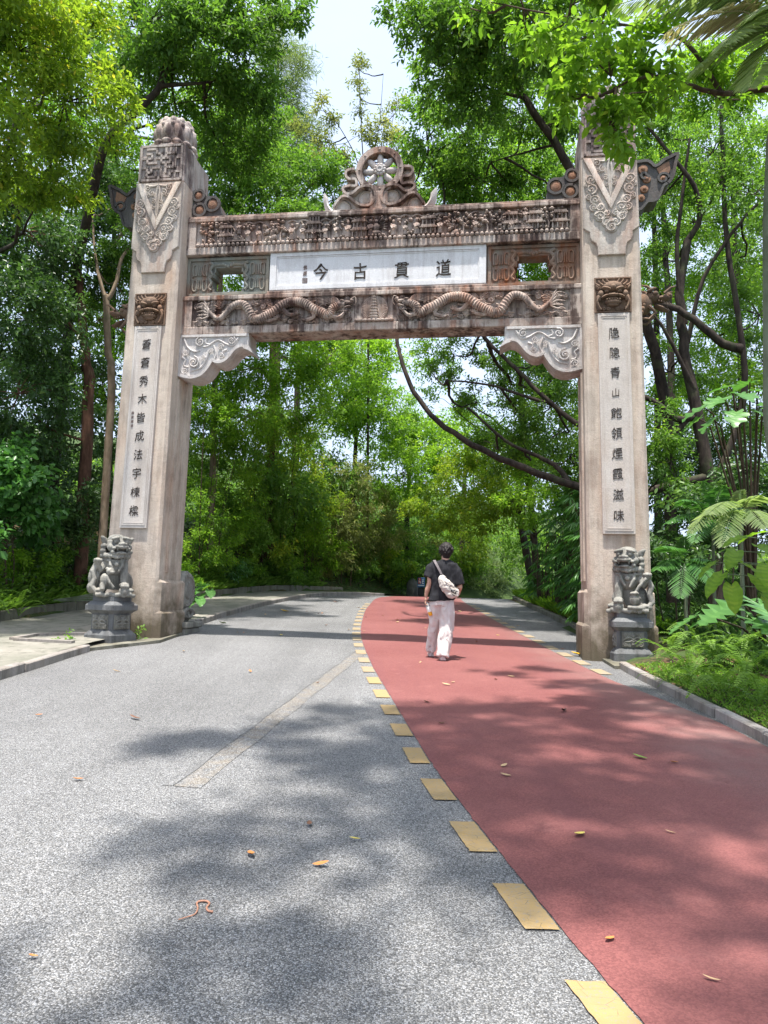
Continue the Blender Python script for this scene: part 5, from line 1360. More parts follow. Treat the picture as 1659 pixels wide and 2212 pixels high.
def crown(name, clumps, L, asp, mat, parent=None, hexa=True, droop=0.25, per=7, up=0.2, dens=1.0):
    """clumps: (centre, radii, n)"""
    SEED[0] += 1; rg = np.random.default_rng(SEED[0]); out = []; subs = []
    for c, r, n in clumps:
        if not hasattr(r, '__len__'): r = (r, r, r*0.85)
        o = clump_leaves(rg, c, r, int(n*dens*DENS), L, asp, per, droop, up=up); out.append(o[:6]); subs.append((Vector(c), [Vector(s) for s in o[6]]))
    A = [np.concatenate([o[k] for o in out]) for k in range(6)]
    V, F, f = leaf_arrays(A[0], A[1], A[2], A[3], A[4], hexa)
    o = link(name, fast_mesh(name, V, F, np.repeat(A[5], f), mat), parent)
    return o, subs
def wob(pts, amp, seed, n=4):
    P = catmull(pts, n); r_ = random.Random(seed); o = []
    for i, p in enumerate(P):
        w = amp if 0 < i < len(P)-1 else 0
        o.append(p + Vector((r_.uniform(-w, w), r_.uniform(-w, w), r_.uniform(-w, w))))
    return o
def limb(mb, pts, r0, r1, seed=0, seg=8, amp=0.02):
    P = wob(pts, amp, seed); n = len(P)
    mb.tube([p[:] for p in P], [r0+(r1-r0)*(i/(n-1))**0.8 for i in range(n)], seg)
    return P
def tree(name, label, cat, trunk, clumps, L=0.11, asp=0.42, leaf='f_mid', bark_='bark', limbs=(), group=None, hexa=True, droop=0.25, twigs=True, up=0.2, per=7, dens=1.0):
    """trunk: list of (x,y,z) with two radii; clumps: (px,py,depth,radius or radii,n) seen from the road"""
    base = trunk[0][0]
    root = empty(name, (0, 0, 0), 0, label, cat, group)
    mb = MB(); nodes = []
    sd = SEED[0]
    for pts, r0, r1 in list(trunk if isinstance(trunk[0], tuple) and len(trunk[0]) == 3 and hasattr(trunk[0][0], '__len__') and not isinstance(trunk[0][0], Vector) else [trunk]) + list(limbs):
        nodes += limb(mb, pts, r0, r1, sd + len(nodes), 10 if r0 > 0.08 else 7, r0*0.15)
    C = []; cl2 = []
    for q in clumps:
        if not isinstance(q[0], Vector):
            Y2 = clear_depth(q[0], q[1], q[2]); k = Y2/q[2]
            r2 = tuple(x*k for x in q[3]) if hasattr(q[3], '__len__') else q[3]*k
            q = (q[0], q[1], Y2, r2, int(q[4]*(1+0.5*(k-1))))
        cl2.append(q)
    for q in cl2:
        c = q[0] if isinstance(q[0], Vector) else at(q[0], q[1], q[2])
        r, n = (q[1], q[2]) if isinstance(q[0], Vector) else (q[3], q[4])
        C.append((c[:], r, n))
    root.location = nodes[0]
    if sum(c[0][1] for c in C)/len(C) > 20.5: hexa = False
    off = root.location.copy()
    mb_off = lambda m_: setattr(m_, 'v', [(p[0]-off.x, p[1]-off.y, p[2]-off.z) for p in m_.v])
    C2 = [((c[0]-off.x, c[1]-off.y, c[2]-off.z), r, n) for c, r, n in C]
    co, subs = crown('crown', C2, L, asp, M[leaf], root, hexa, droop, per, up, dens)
    if twigs:
        rnd = random.Random(sd)
        for c, ss in subs:
            cw = c + off
            nd = min(nodes, key=lambda p: (p-cw).length + max(0, p.z-cw.z)*1.5)
            d = (nd-cw).length
            if d >= 5.0: continue
            if 0.3 < d < 5.0:
                mid = (nd+cw)/2 + Vector((rnd.uniform(-.1, .1), rnd.uniform(-.1, .1), -0.12))*d
                br = limb(mb, [nd, mid, cw], 0.018+0.010*d, 0.012, rnd.random(), 6, 0.02*d)
            for s in ss[:14]:
                sw = s + off
                m2 = (cw+sw)/2 + Vector((rnd.uniform(-.1, .1), rnd.uniform(-.1, .1), rnd.uniform(-.05, .1)))
                mb.tube([cw[:], m2[:], sw[:]], [0.012, 0.009, 0.004], 5)
    mb_off(mb)
    mb.build('trunk', M[bark_], root, smooth=70)
    return root
def clear_depth(px, py, Y, low=3.0):
    """depth along a sight line, moved back until it is off the road and pavement"""
    while Y < 46:
        c = at(px, py, Y)
        if not (xp(Y)-0.55 < c.x < xr(Y)+0.45) or c.z - zr(Y) > low: break
        Y += 0.25
    return Y
def up_from(px, py, Y, pts, dz=0.3):
    k = clear_depth(px, 1280, Y) - Y if px > 250 else 0
    if k > 9:
        p = up_from2(px, py, Y, pts, dz); x = xr(Y)+0.9; p[0] = Vector((x, Y, terr(x, Y)-dz)); return p
    Y += k; pts = [(a, b, c+k) for a, b, c in pts]
    return up_from2(px, py, Y, pts, dz)
def up_from2(px, py, Y, pts, dz=0.3):
    """a trunk: foot on the ground under the first point, then through seen points"""
    return [Vector((at(px, py, Y).x, Y, terr(at(px, py, Y).x, Y)-dz))] + [at(*p) for p in pts]
T = tree
# ---- left side of the road
T('broadleaf_tree', 'yellow-green tree crown filling the upper left corner', 'tree', [(up_from(-60, 900, 17, [(-40, 700, 17), (-10, 450, 16.5), (40, 250, 16)]), 0.17, 0.06)],
  [(40, 110, 12.4, 0.95, 2000), (140, 220, 13.0, 1.05, 2300), (30, 330, 12.8, 1.0, 1900), (180, 90, 13.6, 0.85, 1500), (120, 390, 14.2, 0.8, 1200), (-90, 250, 12.0, 1.1, 2200), (-60, 30, 11.5, 1.1, 2200), (60, -60, 11.5, 1.0, 1800)], 0.115, 0.45, 'f_lime', 'bark_dark', limbs=[([at(40, 250, 16), at(110, 180, 16), at(190, 110, 16.2)], 0.05, 0.02)])
T('broadleaf_tree', 'dark glossy tree with a thick brown trunk left of the left pillar', 'tree', [(up_from(196, 900, 18, [(192, 860, 18), (186, 780, 18), (178, 690, 18), (172, 600, 18), (150, 520, 17.8)]), 0.16, 0.06)],
  [(50, 500, 16.5, 1.3, 4200), (60, 690, 16.2, 1.2, 3800), (160, 560, 18.5, 1.1, 2800), (40, 850, 16.5, 1.1, 3200), (130, 800, 18.5, 1.0, 2400), (200, 430, 19, 1.1, 2600), (90, 960, 17.5, 0.9, 2200)], 0.12, 0.45, 'f_dark', 'bark_red', limbs=[([at(172, 600, 18), at(120, 560, 17.4), at(60, 500, 16.8)], 0.07, 0.02), ([at(182, 740, 18), at(140, 690, 17.6), at(90, 670, 16.6)], 0.06, 0.02)])
T('broadleaf_tree', 'slim pale forked tree close beside the left pillar', 'tree', [(up_from(238, 900, 17.4, [(240, 850, 17.4), (234, 760, 17.4), (229, 655, 17.4), (228, 640, 17.4)]), 0.095, 0.07)],
  [(262, 505, 18, 0.75, 1200), (215, 690, 19, 0.8, 1300), (275, 420, 19, 0.8, 1300), (250, 610, 18.5, 0.6, 800), (225, 570, 18.6, 0.6, 700)], 0.10, 0.42, 'f_mid', 'bark_pale',
  limbs=[([at(228, 645, 17.4), at(214, 600, 17.5), at(205, 540, 17.8), at(200, 470, 18)], 0.055, 0.02), ([at(229, 650, 17.4), at(248, 620, 17.4), at(262, 560, 17.6), at(285, 525, 17.9), at(300, 470, 18)], 0.06, 0.02)])
T('broadleaf_tree', 'tree whose long dark limb leans across behind the left finial', 'tree', [(up_from(120, 950, 19, [(150, 700, 18.5), (195, 440, 17), (225, 320, 16.2), (262, 268, 16), (310, 225, 16), (345, 185, 16), (368, 110, 16), (386, 50, 16), (393, -30, 16)]), 0.13, 0.05)],
  [(320, 50, 15.4, 1.1, 3000), (440, 70, 15.8, 1.15, 3000), (535, 140, 16.6, 1.05, 2500), (440, 215, 17, 1.1, 2500), (300, 150, 17, 0.8, 1400), (560, 30, 16.2, 0.75, 1300), (480, 310, 18.5, 1.1, 2600), (390, 250, 18.5, 0.9, 1500), (628, 30, 15.8, 0.38, 330), (560, 250, 18.6, 0.8, 1400), (260, 60, 17, 0.8, 1200)], 0.125, 0.42, 'f_mid', 'bark_dark',
  limbs=[([at(345, 187, 16), at(400, 182, 16), at(455, 176, 16.2), at(520, 150, 16.4)], 0.06, 0.02), ([at(370, 105, 16), at(420, 80, 15.9), at(480, 50, 15.9), at(545, 20, 16)], 0.05, 0.015)])
T('feathery_tree', 'pale feathery tree far behind at the left rim of the open sky', 'tree', [(up_from(600, 1000, 40, [(600, 600, 40), (600, 300, 40), (602, 60, 40)]), 0.22, 0.05)],
  [(600, 70, 40, (0.9, 0.9, 1.2), 1300), (606, 150, 40, (1.2, 1.0, 1.4), 1700), (600, 230, 40, (1.5, 1.2, 1.3), 2000), (622, 300, 40, (1.6, 1.2, 1.3), 2000), (580, 330, 40, (2.0, 1.5, 1.4), 2200)], 0.42, 0.09, 'f_pale', 'bark', hexa=False, droop=0.1)
T('broadleaf_tree', 'dense green tree rising behind the beam left of the wheel', 'tree', [(up_from(590, 1000, 24, [(590, 740, 24), (586, 600, 24), (582, 470, 24)]), 0.16, 0.08)],
  [(460, 390, 22, 1.4, 3400), (560, 400, 23, 1.5, 3800), (660, 410, 23.5, 1.3, 3000), (720, 430, 24, 0.9, 1500), (500, 320, 24, 1.0, 1900), (630, 345, 25, 0.8, 1100), (450, 480, 23, 1.0, 1500)], 0.15, 0.42, 'f_mid', 'bark_red')
T('sapling', 'slender sparse sapling standing against the open sky behind the wheel', 'tree', [(up_from(800, 1000, 29, [(795, 700, 29), (788, 420, 29), (782, 300, 29), (775, 130, 29)]), 0.06, 0.015)],
  [(774, 150, 29, (0.42, 0.4, 0.75), 260), (782, 215, 29, (0.55, 0.4, 0.6), 260), (700, 240, 29, (0.8, 0.5, 0.7), 420), (680, 300, 29, (0.9, 0.6, 0.8), 620), (745, 310, 29, (1.0, 0.6, 0.9), 700), (810, 300, 29, (0.7, 0.6, 0.9), 480), (850, 250, 29, (0.7, 0.6, 0.9), 480), (790, 380, 29, (1.5, 0.8, 0.9), 1100), (690, 370, 29, (1.2, 0.8, 0.8), 900), (860, 340, 29, (0.9, 0.8, 0.9), 900)], 0.17, 0.36, 'f_olive', 'bark_dark',
  limbs=[([at(788, 400, 29), at(760, 320, 29), at(705, 230, 29)], 0.03, 0.01), ([at(785, 380, 29), at(815, 300, 29), at(828, 160, 29)], 0.03, 0.006)], dens=0.8)
# ---- right side
T('broadleaf_tree', 'tall tree with a dark diagonal limb right of the open sky', 'tree', [(up_from(1450, 1150, 19, [(1440, 900, 18.5), (1380, 650, 18), (1310, 490, 17.5), (1240, 380, 17.2), (1200, 312, 17), (1150, 240, 17), (1110, 170, 17), (1085, 100, 17), (1070, 30, 17)]), 0.15, 0.06)],
  [(915, 60, 15.4, 0.75, 1300), (1000, 40, 15, 0.95, 2100), (1100, 60, 15, 1.05, 2600), (1200, 70, 14.6, 1.1, 2800), (960, 150, 16.5, 0.85, 1500), (1040, 190, 16.4, 1.05, 2300), (1130, 260, 18, 0.95, 1700), (930, 290, 20, 1.0, 1900), (1000, 290, 19.5, 1.0, 2000), (1040, 390, 20, 1.05, 2100), (1140, 390, 20, 1.0, 1800), (890, 410, 22, 0.8, 1300), (1220, 230, 16.8, 0.9, 1500), (960, 400, 21, 0.9, 1700), (1210, 410, 20, 0.8, 1000)], 0.125, 0.45, 'f_mid', 'bark_dark',
  limbs=[([at(1110, 172, 17), at(1170, 100, 16.5), at(1220, 40, 15)], 0.05, 0.02), ([at(1130, 210, 17), at(1050, 190, 16.7), at(960, 140, 16.3)], 0.05, 0.015), ([at(960, 445, 20), at(957, 398, 20), at(934, 363, 20), at(922, 289, 20), at(930, 200, 20)], 0.04, 0.015), ([at(1200, 312, 17), at(1130, 330, 18), at(1060, 350, 19)], 0.04, 0.012)])
banyan = T('banyan_tree', 'spreading banyan right of the arch, long bare boughs reaching over the road', 'tree', [(up_from(1545, 1120, 17.5, [(1540, 1080, 17.5), (1525, 1000, 17.5), (1500, 880, 17.5), (1480, 760, 17.5), (1470, 640, 17.5), (1485, 520, 17.5)]), 0.19, 0.09)],
  [(1450, 1000, 16.2, 0.7, 1100), (1430, 930, 16.3, 0.6, 700), (1240, 800, 21, 1.0, 1500), (1150, 720, 22, 1.0, 1300), (1070, 960, 20, 0.8, 1000), (1210, 930, 20.5, 0.9, 1300), (1250, 1060, 18.6, 0.7, 1000), (1140, 820, 22, 1.0, 1300), (1430, 420, 18.5, 1.0, 1500), (1540, 330, 18, 1.15, 2300), (1630, 420, 17, 1.1, 2100), (1500, 480, 19.5, 1.0, 1300), (1590, 560, 19, 1.1, 1800), (1640, 680, 18, 1.0, 1500), (1440, 560, 20, 0.9, 1100), (1440, 290, 17.5, 0.8, 1100),
   (1180, 770, 19, 0.95, 1500), (1080, 775, 20, 0.9, 1200), (980, 770, 20.5, 0.75, 600), (1190, 880, 18.6, 0.9, 1300), (1110, 890, 20.5, 0.85, 900), (1230, 990, 18, 0.8, 1300), (1030, 870, 21, 0.7, 500), (1140, 980, 19.5, 0.8, 900), (930, 790, 21, 0.5, 250), (1440, 800, 19, 0.8, 700), (1590, 880, 18, 0.9, 1200)], 0.10, 0.42, 'f_mid', 'bark_dark',
  limbs=[([at(1530, 1030, 17.5), at(1400, 1060, 17.4), at(1300, 1065, 17.2), at(1220, 1042, 17), at(1150, 1018, 17), at(1080, 990, 17.2), at(1000, 948, 17.4), at(930, 895, 17.8), at(885, 830, 18), at(866, 770, 18.2), at(858, 735, 18.4), at(850, 640, 18.8)], 0.11, 0.04),
         ([at(1230, 1046, 17.05), at(1205, 1010, 17.3), at(1160, 985, 17.6), at(1090, 950, 17.8), at(1010, 880, 18.2)], 0.075, 0.028),
         ([at(1500, 885, 17.5), at(1420, 965, 17.5), at(1330, 960, 17.6), at(1250, 918, 17.6), at(1180, 862, 17.8), at(1118, 800, 18), at(1055, 738, 18.2), at(1000, 660, 18.6)], 0.09, 0.035),
         ([at(1180, 870, 17.8), at(1110, 848, 18), at(1050, 830, 18.2), at(965, 822, 18.6)], 0.05, 0.018),
         ([at(1600, 752, 17.2), at(1560, 742, 17.2), at(1510, 700, 17.2), at(1465, 668, 17.3), at(1420, 655, 17.4), at(1340, 640, 17.6)], 0.11, 0.06), ([at(1535, 1060, 17.5), at(1600, 900, 17.3), at(1605, 760, 17.2), at(1570, 520, 17.2), at(1562, 380, 17.2), at(1558, 230, 17.2)], 0.09, 0.045),
         ([at(1506, 900, 17.5), at(1460, 905, 17.4), at(1420, 872, 17.3), at(1370, 850, 17.3)], 0.09, 0.05), ([at(1485, 520, 17.5), at(1512, 470, 17.3), at(1498, 402, 17.1), at(1450, 335, 17), at(1400, 275, 17)], 0.08, 0.035),
         ([at(1485, 740, 17.5), at(1520, 600, 17.3), at(1600, 480, 17.1), at(1660, 420, 17)], 0.06, 0.03), ([at(1500, 840, 17.4), at(1440, 720, 17.3), at(1410, 680, 17.3)], 0.06, 0.03), ([at(1480, 700, 17.5), at(1462, 560, 17.4), at(1470, 450, 17.3), at(1490, 300, 17.2)], 0.07, 0.03)])
# ---- near trees arching over the road from beside and behind the viewer; the right one hangs into view
def V3(x, y, z): return Vector((x, y, z))
T('broadleaf_tree', 'near tree reaching bright leafy twigs in from the upper right', 'tree', [([V3(6.9, 4.6, 0.2), V3(6.8, 4.8, 2.5), V3(6.5, 5.2, 4.8), V3(5.6, 5.8, 6.8), V3(4.2, 5.8, 8.4)], 0.2, 0.07)],
  [(1320, 165, 7.6, 0.42, 330), (1262, 205, 7.5, 0.27, 150), (1385, 135, 7.9, 0.42, 300), (1318, 270, 7.5, 0.24, 120), (1345, 215, 7.5, 0.36, 240), (1450, 185, 8.1, 0.42, 300), (1555, 215, 8.4, 0.42, 300), (1225, 50, 8.4, 0.5, 380), (1130, 15, 9, 0.45, 300), (1290, 70, 8.2, 0.4, 260), (1040, 25, 9, 0.22, 70),
   (V3(3.4, 5.0, 9.3), (1.9, 1.6, 0.8), 4200), (V3(1.2, 4.4, 9.8), (1.8, 1.5, 0.8), 4200), (V3(4.6, 2.6, 9.2), (1.9, 1.7, 0.9), 3400), (V3(2.2, 1.8, 9.8), (1.9, 1.6, 0.8), 4200), (V3(2.9, 6.9, 9.2), (1.2, 0.8, 0.6), 1700), (V3(-0.2, 5.4, 10.4), (1.4, 1.0, 0.7), 2400), (V3(-0.4, 3.0, 10.2), (1.5, 1.4, 0.8), 3600), (V3(4.2, -0.4, 9.3), (1.9, 1.6, 0.9), 2600), (V3(1.2, -0.6, 9.6), (1.8, 1.5, 0.9), 3400), (V3(0.9, 6.2, 9.9), (1.0, 0.7, 0.6), 1300), (V3(-1.7, 4.2, 10.6), (0.9, 0.8, 0.6), 1000), (V3(-1.5, 0.9, 10.2), (1.2, 0.8, 0.6), 1300), (V3(4.8, 6.2, 9.4), (1.0, 0.7, 0.6), 900)],
  0.115, 0.5, 'f_bright', 'bark', limbs=[([V3(5.9, 5.7, 6.2), at(1659, 191, 8.0), at(1558, 202, 8.0), at(1476, 181, 7.9), at(1400, 165, 7.7), at(1330, 190, 7.6)], 0.045, 0.012), ([at(1558, 202, 8.0), at(1480, 90, 8.1), at(1380, 60, 8.2), at(1240, 40, 8.4), at(1060, 5, 9)], 0.03, 0.008), ([V3(4.2, 5.8, 8.4), V3(2.6, 4.6, 9.2), V3(0.6, 4.4, 9.8), V3(-0.3, 5.2, 10.2)], 0.07, 0.02), ([V3(4.8, 5.6, 7.8), V3(4.4, 3.0, 9.0), V3(2.4, 1.6, 9.6), V3(-0.2, 2.2, 10)], 0.07, 0.02)], hexa=True)
# ---- second row on the right, and far trees closing the view
for lab, px, rows, lf, L in (
    ('bright small-leaved tree behind the banyan at the right edge', 1600, [(1600, 250, 24, 1.5, 2200), (1650, 560, 24, 1.6, 2400), (1480, 400, 26, 1.4, 1700), (1560, 700, 25, 1.5, 2000), (1500, 850, 26, 1.4, 1700), (1640, 880, 24, 1.4, 1900), (1420, 700, 27, 1.2, 1200)], 'f_bright', 0.14),
    ('shady tree closing the gap right of the right pillar low down', 1450, [(1440, 980, 22, 1.2, 1900), (1520, 1000, 22, 1.3, 2200), (1620, 980, 21, 1.2, 2000), (1580, 1080, 20, 1.0, 1600), (1450, 1080, 20, 1.0, 1600), (1640, 1120, 18, 0.9, 1400)], 'f_dark', 0.13)):
    T('broadleaf_tree', lab, 'tree', [(up_from(px, 1000, 25, [(px, 800, 25), (px-15, 500, 25), (px-20, 320, 25)]), 0.16, 0.06)], rows, L, 0.42, lf, 'bark_dark')
T('broadleaf_tree', 'sunlit tall tree standing behind the left half of the arch opening', 'tree', [(up_from(465, 1000, 22, [(462, 940, 22), (465, 810, 22), (470, 700, 22), (480, 560, 22)]), 0.11, 0.07)],
  [(440, 850, 23.5, 1.1, 2000), (520, 800, 24, 1.3, 2600), (610, 770, 25, 1.3, 2600), (480, 700, 25, 1.2, 1900), (560, 690, 25, 1.2, 1900), (690, 790, 26, 1.3, 2300), (620, 880, 25, 1.3, 2400), (530, 900, 23.5, 1.2, 2200), (480, 620, 26, 1.0, 1200)], 0.145, 0.42, 'f_bright', 'bark_pale', dens=0.88)
T('pine_tree', 'brown bare-trunked tree behind the left bracket', 'tree', [(up_from(585, 1000, 21.5, [(582, 930, 21.5), (588, 820, 21.5), (592, 740, 21.5), (598, 640, 21.5), (600, 520, 21.5)]), 0.085, 0.06)],
  [(560, 470, 21.5, 0.8, 900), (640, 480, 21.5, 0.8, 900)], 0.14, 0.4, 'f_mid', 'bark_red')
far = [('tall pale tree at the far end of the road, left of centre', 760, [(720, 760, 33, 1.7, 2400), (790, 790, 34, 1.6, 2200), (740, 870, 32, 1.6, 2300), (810, 890, 34, 1.6, 2200), (780, 720, 36, 1.4, 1500), (690, 700, 34, 1.3, 1500)], 'f_bright', 0.2),
       ('round bright crown at the far end of the road below the sky gap', 880, [(860, 930, 35, 1.7, 2400), (930, 960, 36, 1.6, 2200), (870, 1020, 33, 1.7, 2400), (960, 1020, 35, 1.5, 2000), (830, 860, 38, 1.1, 1000), (900, 900, 39, 1.2, 1100)], 'f_bright', 0.2),
       ('light green tree beyond the walking person', 1000, [(1000, 1040, 31, 1.3, 2000), (1060, 1000, 31, 1.4, 2200), (950, 1090, 30, 1.2, 1900), (1040, 1100, 29, 1.2, 1900), (1100, 1050, 28, 1.1, 1700), (1000, 1170, 29, 1.0, 1600)], 'f_lime', 0.17),
       ('bright tree behind the banyan boughs right of centre', 1120, [(1090, 960, 27, 1.1, 1500), (900, 760, 28, 1.1, 420), (950, 820, 28, 1.1, 560), (870, 830, 29, 1.0, 380), (980, 880, 28, 1.0, 700), (920, 700, 28, 1.1, 450), (1030, 930, 30, 1.2, 1300), (1150, 920, 28, 1.2, 1500), (1220, 850, 28, 1.3, 1500), (1170, 1010, 26, 1.1, 1600), (1220, 1080, 24, 1.0, 1500), (1140, 1090, 25, 1.0, 1500), (1230, 920, 26, 1.1, 1400)], 'f_bright', 0.15)]
for lab, px, rows, lf, L in far:
    Y = rows[0][2]+1
    T('broadleaf_tree', lab, 'tree', [(up_from(px, 1000, Y, [(px, 1100, Y), (px+8, 950, Y), (px, rows[0][1]+60, Y)]), 0.16, 0.06)], rows, L, 0.42, lf, 'bark_dark', dens=0.95)
# a dark backdrop row so that no bare hillside shows between the crowns
for lab, px, rows, lf in (('dark tree mass far behind the left bank', 350, [(20, 880, 25, 1.6, 1800), (90, 820, 25, 1.6, 1800), (20, 640, 25, 1.6, 1600), (20, 1000, 22, 1.4, 1800), (100, 1050, 21, 1.2, 1500), (300, 600, 30, 2.0, 2000), (380, 800, 28, 1.8, 1800), (330, 980, 26, 1.6, 1600), (420, 980, 27, 1.6, 1600), (250, 880, 26, 1.6, 1600), (180, 960, 24, 1.4, 1500), (300, 400, 30, 1.6, 1300)], 'f_dark'),
                          ('wide green tree mass farthest behind, at the end of the road', 640, [(780, 1020, 40, 2.2, 1800), (880, 1120, 40, 2.2, 1800), (980, 1180, 40, 2.0, 1600), (1080, 1180, 38, 2.0, 1600), (1020, 1080, 42, 2.2, 1600), (1140, 1180, 32, 1.4, 1300), (700, 1180, 34, 1.5, 1300), (800, 1180, 36, 1.5, 1300), (560, 960, 29, 1.8, 1800), (650, 940, 31, 1.8, 1800), (700, 1000, 31, 1.7, 1700), (620, 1080, 27, 1.4, 1500), (500, 1020, 25, 1.3, 1400)], 'f_mid')):
    Y = 31; T('broadleaf_tree', lab, 'tree', [(up_from(px, 1000, Y, [(px, 900, Y), (px+10, 700, Y)]), 0.2, 0.08)], rows, 0.19, 0.45, lf, 'bark_dark', hexa=False, dens=0.88)

T('broadleaf_tree', 'tall leafy tree filling the view right of the right finial', 'tree', [(up_from(1420, 1000, 28, [(1420, 800, 28), (1415, 500, 28), (1410, 320, 28)]), 0.16, 0.06)],
  [(1400, 260, 25, 1.3, 1700), (1470, 200, 24, 1.4, 2000), (1560, 160, 23, 1.4, 2000), (1640, 150, 22, 1.3, 1800), (1420, 360, 27, 1.4, 1700), (1540, 480, 28, 1.6, 2000), (1620, 350, 26, 1.5, 2000), (1450, 500, 29, 1.4, 1600), (1440, 620, 29, 1.4, 1600), (1520, 600, 29, 1.5, 1800), (1620, 640, 28, 1.5, 1800), (1430, 880, 28, 1.3, 1500), (1560, 800, 28, 1.5, 1800), (1650, 780, 27, 1.4, 1700)], 0.17, 0.42, 'f_bright', 'bark_dark')
T('broadleaf_tree', 'sunlit tree behind the beam right of the wheel', 'tree', [(up_from(1120, 1000, 27, [(1120, 800, 27), (1115, 600, 27), (1100, 450, 27)]), 0.14, 0.06)],
  [(990, 430, 26, 1.3, 1800), (1080, 420, 26, 1.4, 1900), (1170, 430, 26, 1.3, 1700), (1230, 340, 25, 1.1, 1300), (1040, 330, 27, 1.2, 1400), (1160, 340, 26, 1.2, 1400), (1120, 600, 26, 1.3, 1500), (1200, 580, 26, 1.2, 1300), (1090, 720, 26, 1.2, 1400), (1190, 740, 25, 1.2, 1500), (1240, 690, 25, 1.0, 1000), (1000, 200, 24, 0.9, 800), (1080, 140, 23, 1.0, 1000), (1180, 160, 22, 1.0, 1100)], 0.16, 0.42, 'f_bright', 'bark_dark')
T('broadleaf_tree', 'light green tree showing between the left pillar and the upper left crowns', 'tree', [(up_from(240, 1000, 25, [(240, 800, 25), (245, 600, 25), (250, 300, 25)]), 0.14, 0.06)],
  [(250, 330, 24, 1.2, 1500), (180, 300, 24, 1.3, 1700), (90, 260, 23, 1.3, 1700), (230, 180, 23, 1.2, 1500), (110, 60, 21, 1.3, 1700), (20, 180, 21, 1.3, 1600), (260, 470, 25, 1.2, 1400), (120, 440, 23, 1.2, 1500), (20, 430, 22, 1.2, 1500), (210, 800, 24, 1.2, 1500), (120, 650, 23, 1.2, 1500), (270, 720, 25, 1.1, 1200), (420, 120, 22, 1.1, 1100), (540, 220, 24, 1.0, 900), (380, 330, 24, 1.2, 1300)], 0.15, 0.42, 'f_bright', 'bark_dark')
# ---- shrubs
shrub_later = True
def shrub(label, rows, L, asp, lf, stems=8, name='shrub', bark_='bark', droop=0.2, up=0.3, hexa=True, base=None, per=7):
    rows = [(q[0], q[1], clear_depth(q[0], q[1], q[2], 99), (q[3]*clear_depth(q[0], q[1], q[2], 99)/q[2] if not hasattr(q[3], '__len__') else q[3]), q[4]) for q in rows]
    px, py, Y = rows[0][:3]
    c = at(px, py, Y); b = Vector(base) if base else Vector((c.x, Y+0.1, terr(c.x, Y+0.1)))
    rnd = random.Random(label); tr = []
    for k in range(stems):
        q = rows[k % len(rows)]; e = at(q[0], q[1], q[2]) + Vector((rnd.uniform(-.4, .4), rnd.uniform(-.3, .3), rnd.uniform(-.2, .2)))*(q[3] if not hasattr(q[3], '__len__') else q[3][0])
        f = Vector((e.x*0.6+b.x*0.4 + rnd.uniform(-.2, .2), e.y*0.7+b.y*0.3, 0))
        if f.x < xr(f.y): f.x = min(f.x, xp(f.y)-0.4)
        f.z = terr(f.x, f.y)-0.1
        tr.append(([f, (f*0.5+e*0.5)+Vector((rnd.uniform(-.1, .1), 0, 0.1)), e], rnd.uniform(0.014, 0.028), 0.008))
    return T(name, label, 'shrub', tr, rows, L, asp, lf, bark_, group=None, twigs=False, droop=droop, up=up, hexa=hexa, per=per)
shrub('low feathery bush hugging the pavement edge right of the drum stone', [(470, 1180, 17.6, 0.7, 1400), (440, 1230, 17, 0.5, 900), (520, 1235, 18.4, 0.5, 900), (500, 1140, 18, 0.6, 1100)], 0.10, 0.4, 'f_bright', 5)
shrub('low dark bush at the foot of the thin stems by the pavement', [(600, 1245, 19.6, 0.5, 900), (640, 1250, 20.0, 0.5, 900), (565, 1242, 19.2, 0.45, 800)], 0.11, 0.42, 'f_mid', 16)
shrub('light green broad-leaved bush overhanging the left edge', [(20, 1050, 14.6, 0.75, 1100), (60, 1110, 14.4, 0.6, 800), (10, 1150, 14.2, 0.55, 600), (55, 1010, 15, 0.5, 450)], 0.17, 0.62, 'f_cool', 6)
shrub('bright feathery shrub right behind the left pillar', [(450, 920, 17.5, 0.85, 1700), (480, 1010, 17.3, 0.8, 1700), (440, 1080, 17, 0.7, 1500), (500, 1080, 17.6, 0.7, 1300), (430, 1180, 16.8, 0.55, 1100), (425, 860, 18, 0.6, 900)], 0.10, 0.38, 'f_bright', 9)
shrub('pale-leaved bush above the left pavement beyond the arch', [(560, 1130, 19, 0.7, 1300), (530, 1180, 18.6, 0.6, 1100), (600, 1190, 19, 0.6, 1100), (570, 1070, 19.6, 0.55, 800)], 0.13, 0.5, 'f_fern', 14)
shrub('rounded leafy bush with many thin stems at the pavement bend', [(660, 1160, 20.5, 0.75, 1700), (700, 1190, 20.8, 0.55, 1100), (620, 1220, 20.2, 0.5, 800), (640, 1120, 21, 0.6, 1000)], 0.12, 0.45, 'f_bright', 22)
shrub('tall light green shrub between the bushes left of centre', [(560, 1000, 21.5, 1.0, 1700), (610, 960, 22.5, 1.0, 1700), (640, 1040, 22, 0.9, 1500), (680, 1090, 23, 0.8, 1300), (580, 920, 23, 1.0, 1500)], 0.13, 0.4, 'f_lime', 8)
shrub('viny olive growth hanging over the bank left of the sign', [(740, 1040, 25.5, 1.0, 1900), (760, 1130, 25, 0.95, 1900), (720, 1130, 24.6, 0.8, 1300), (790, 1200, 24.8, 0.75, 1300), (735, 1220, 24, 0.6, 1000), (800, 1090, 26, 0.9, 1500), (820, 1160, 26.5, 0.8, 1300)], 0.15, 0.3, 'f_olive', 8, droop=0.7, up=-0.2)
shrub('leafy green bank behind the blue sign', [(880, 1180, 28, 1.0, 1700), (850, 1230, 27.5, 0.8, 1300), (920, 1220, 28, 0.9, 1500), (960, 1250, 28, 0.7, 1100), (890, 1110, 30, 1.0, 1500)], 0.15, 0.42, 'f_mid', 6)
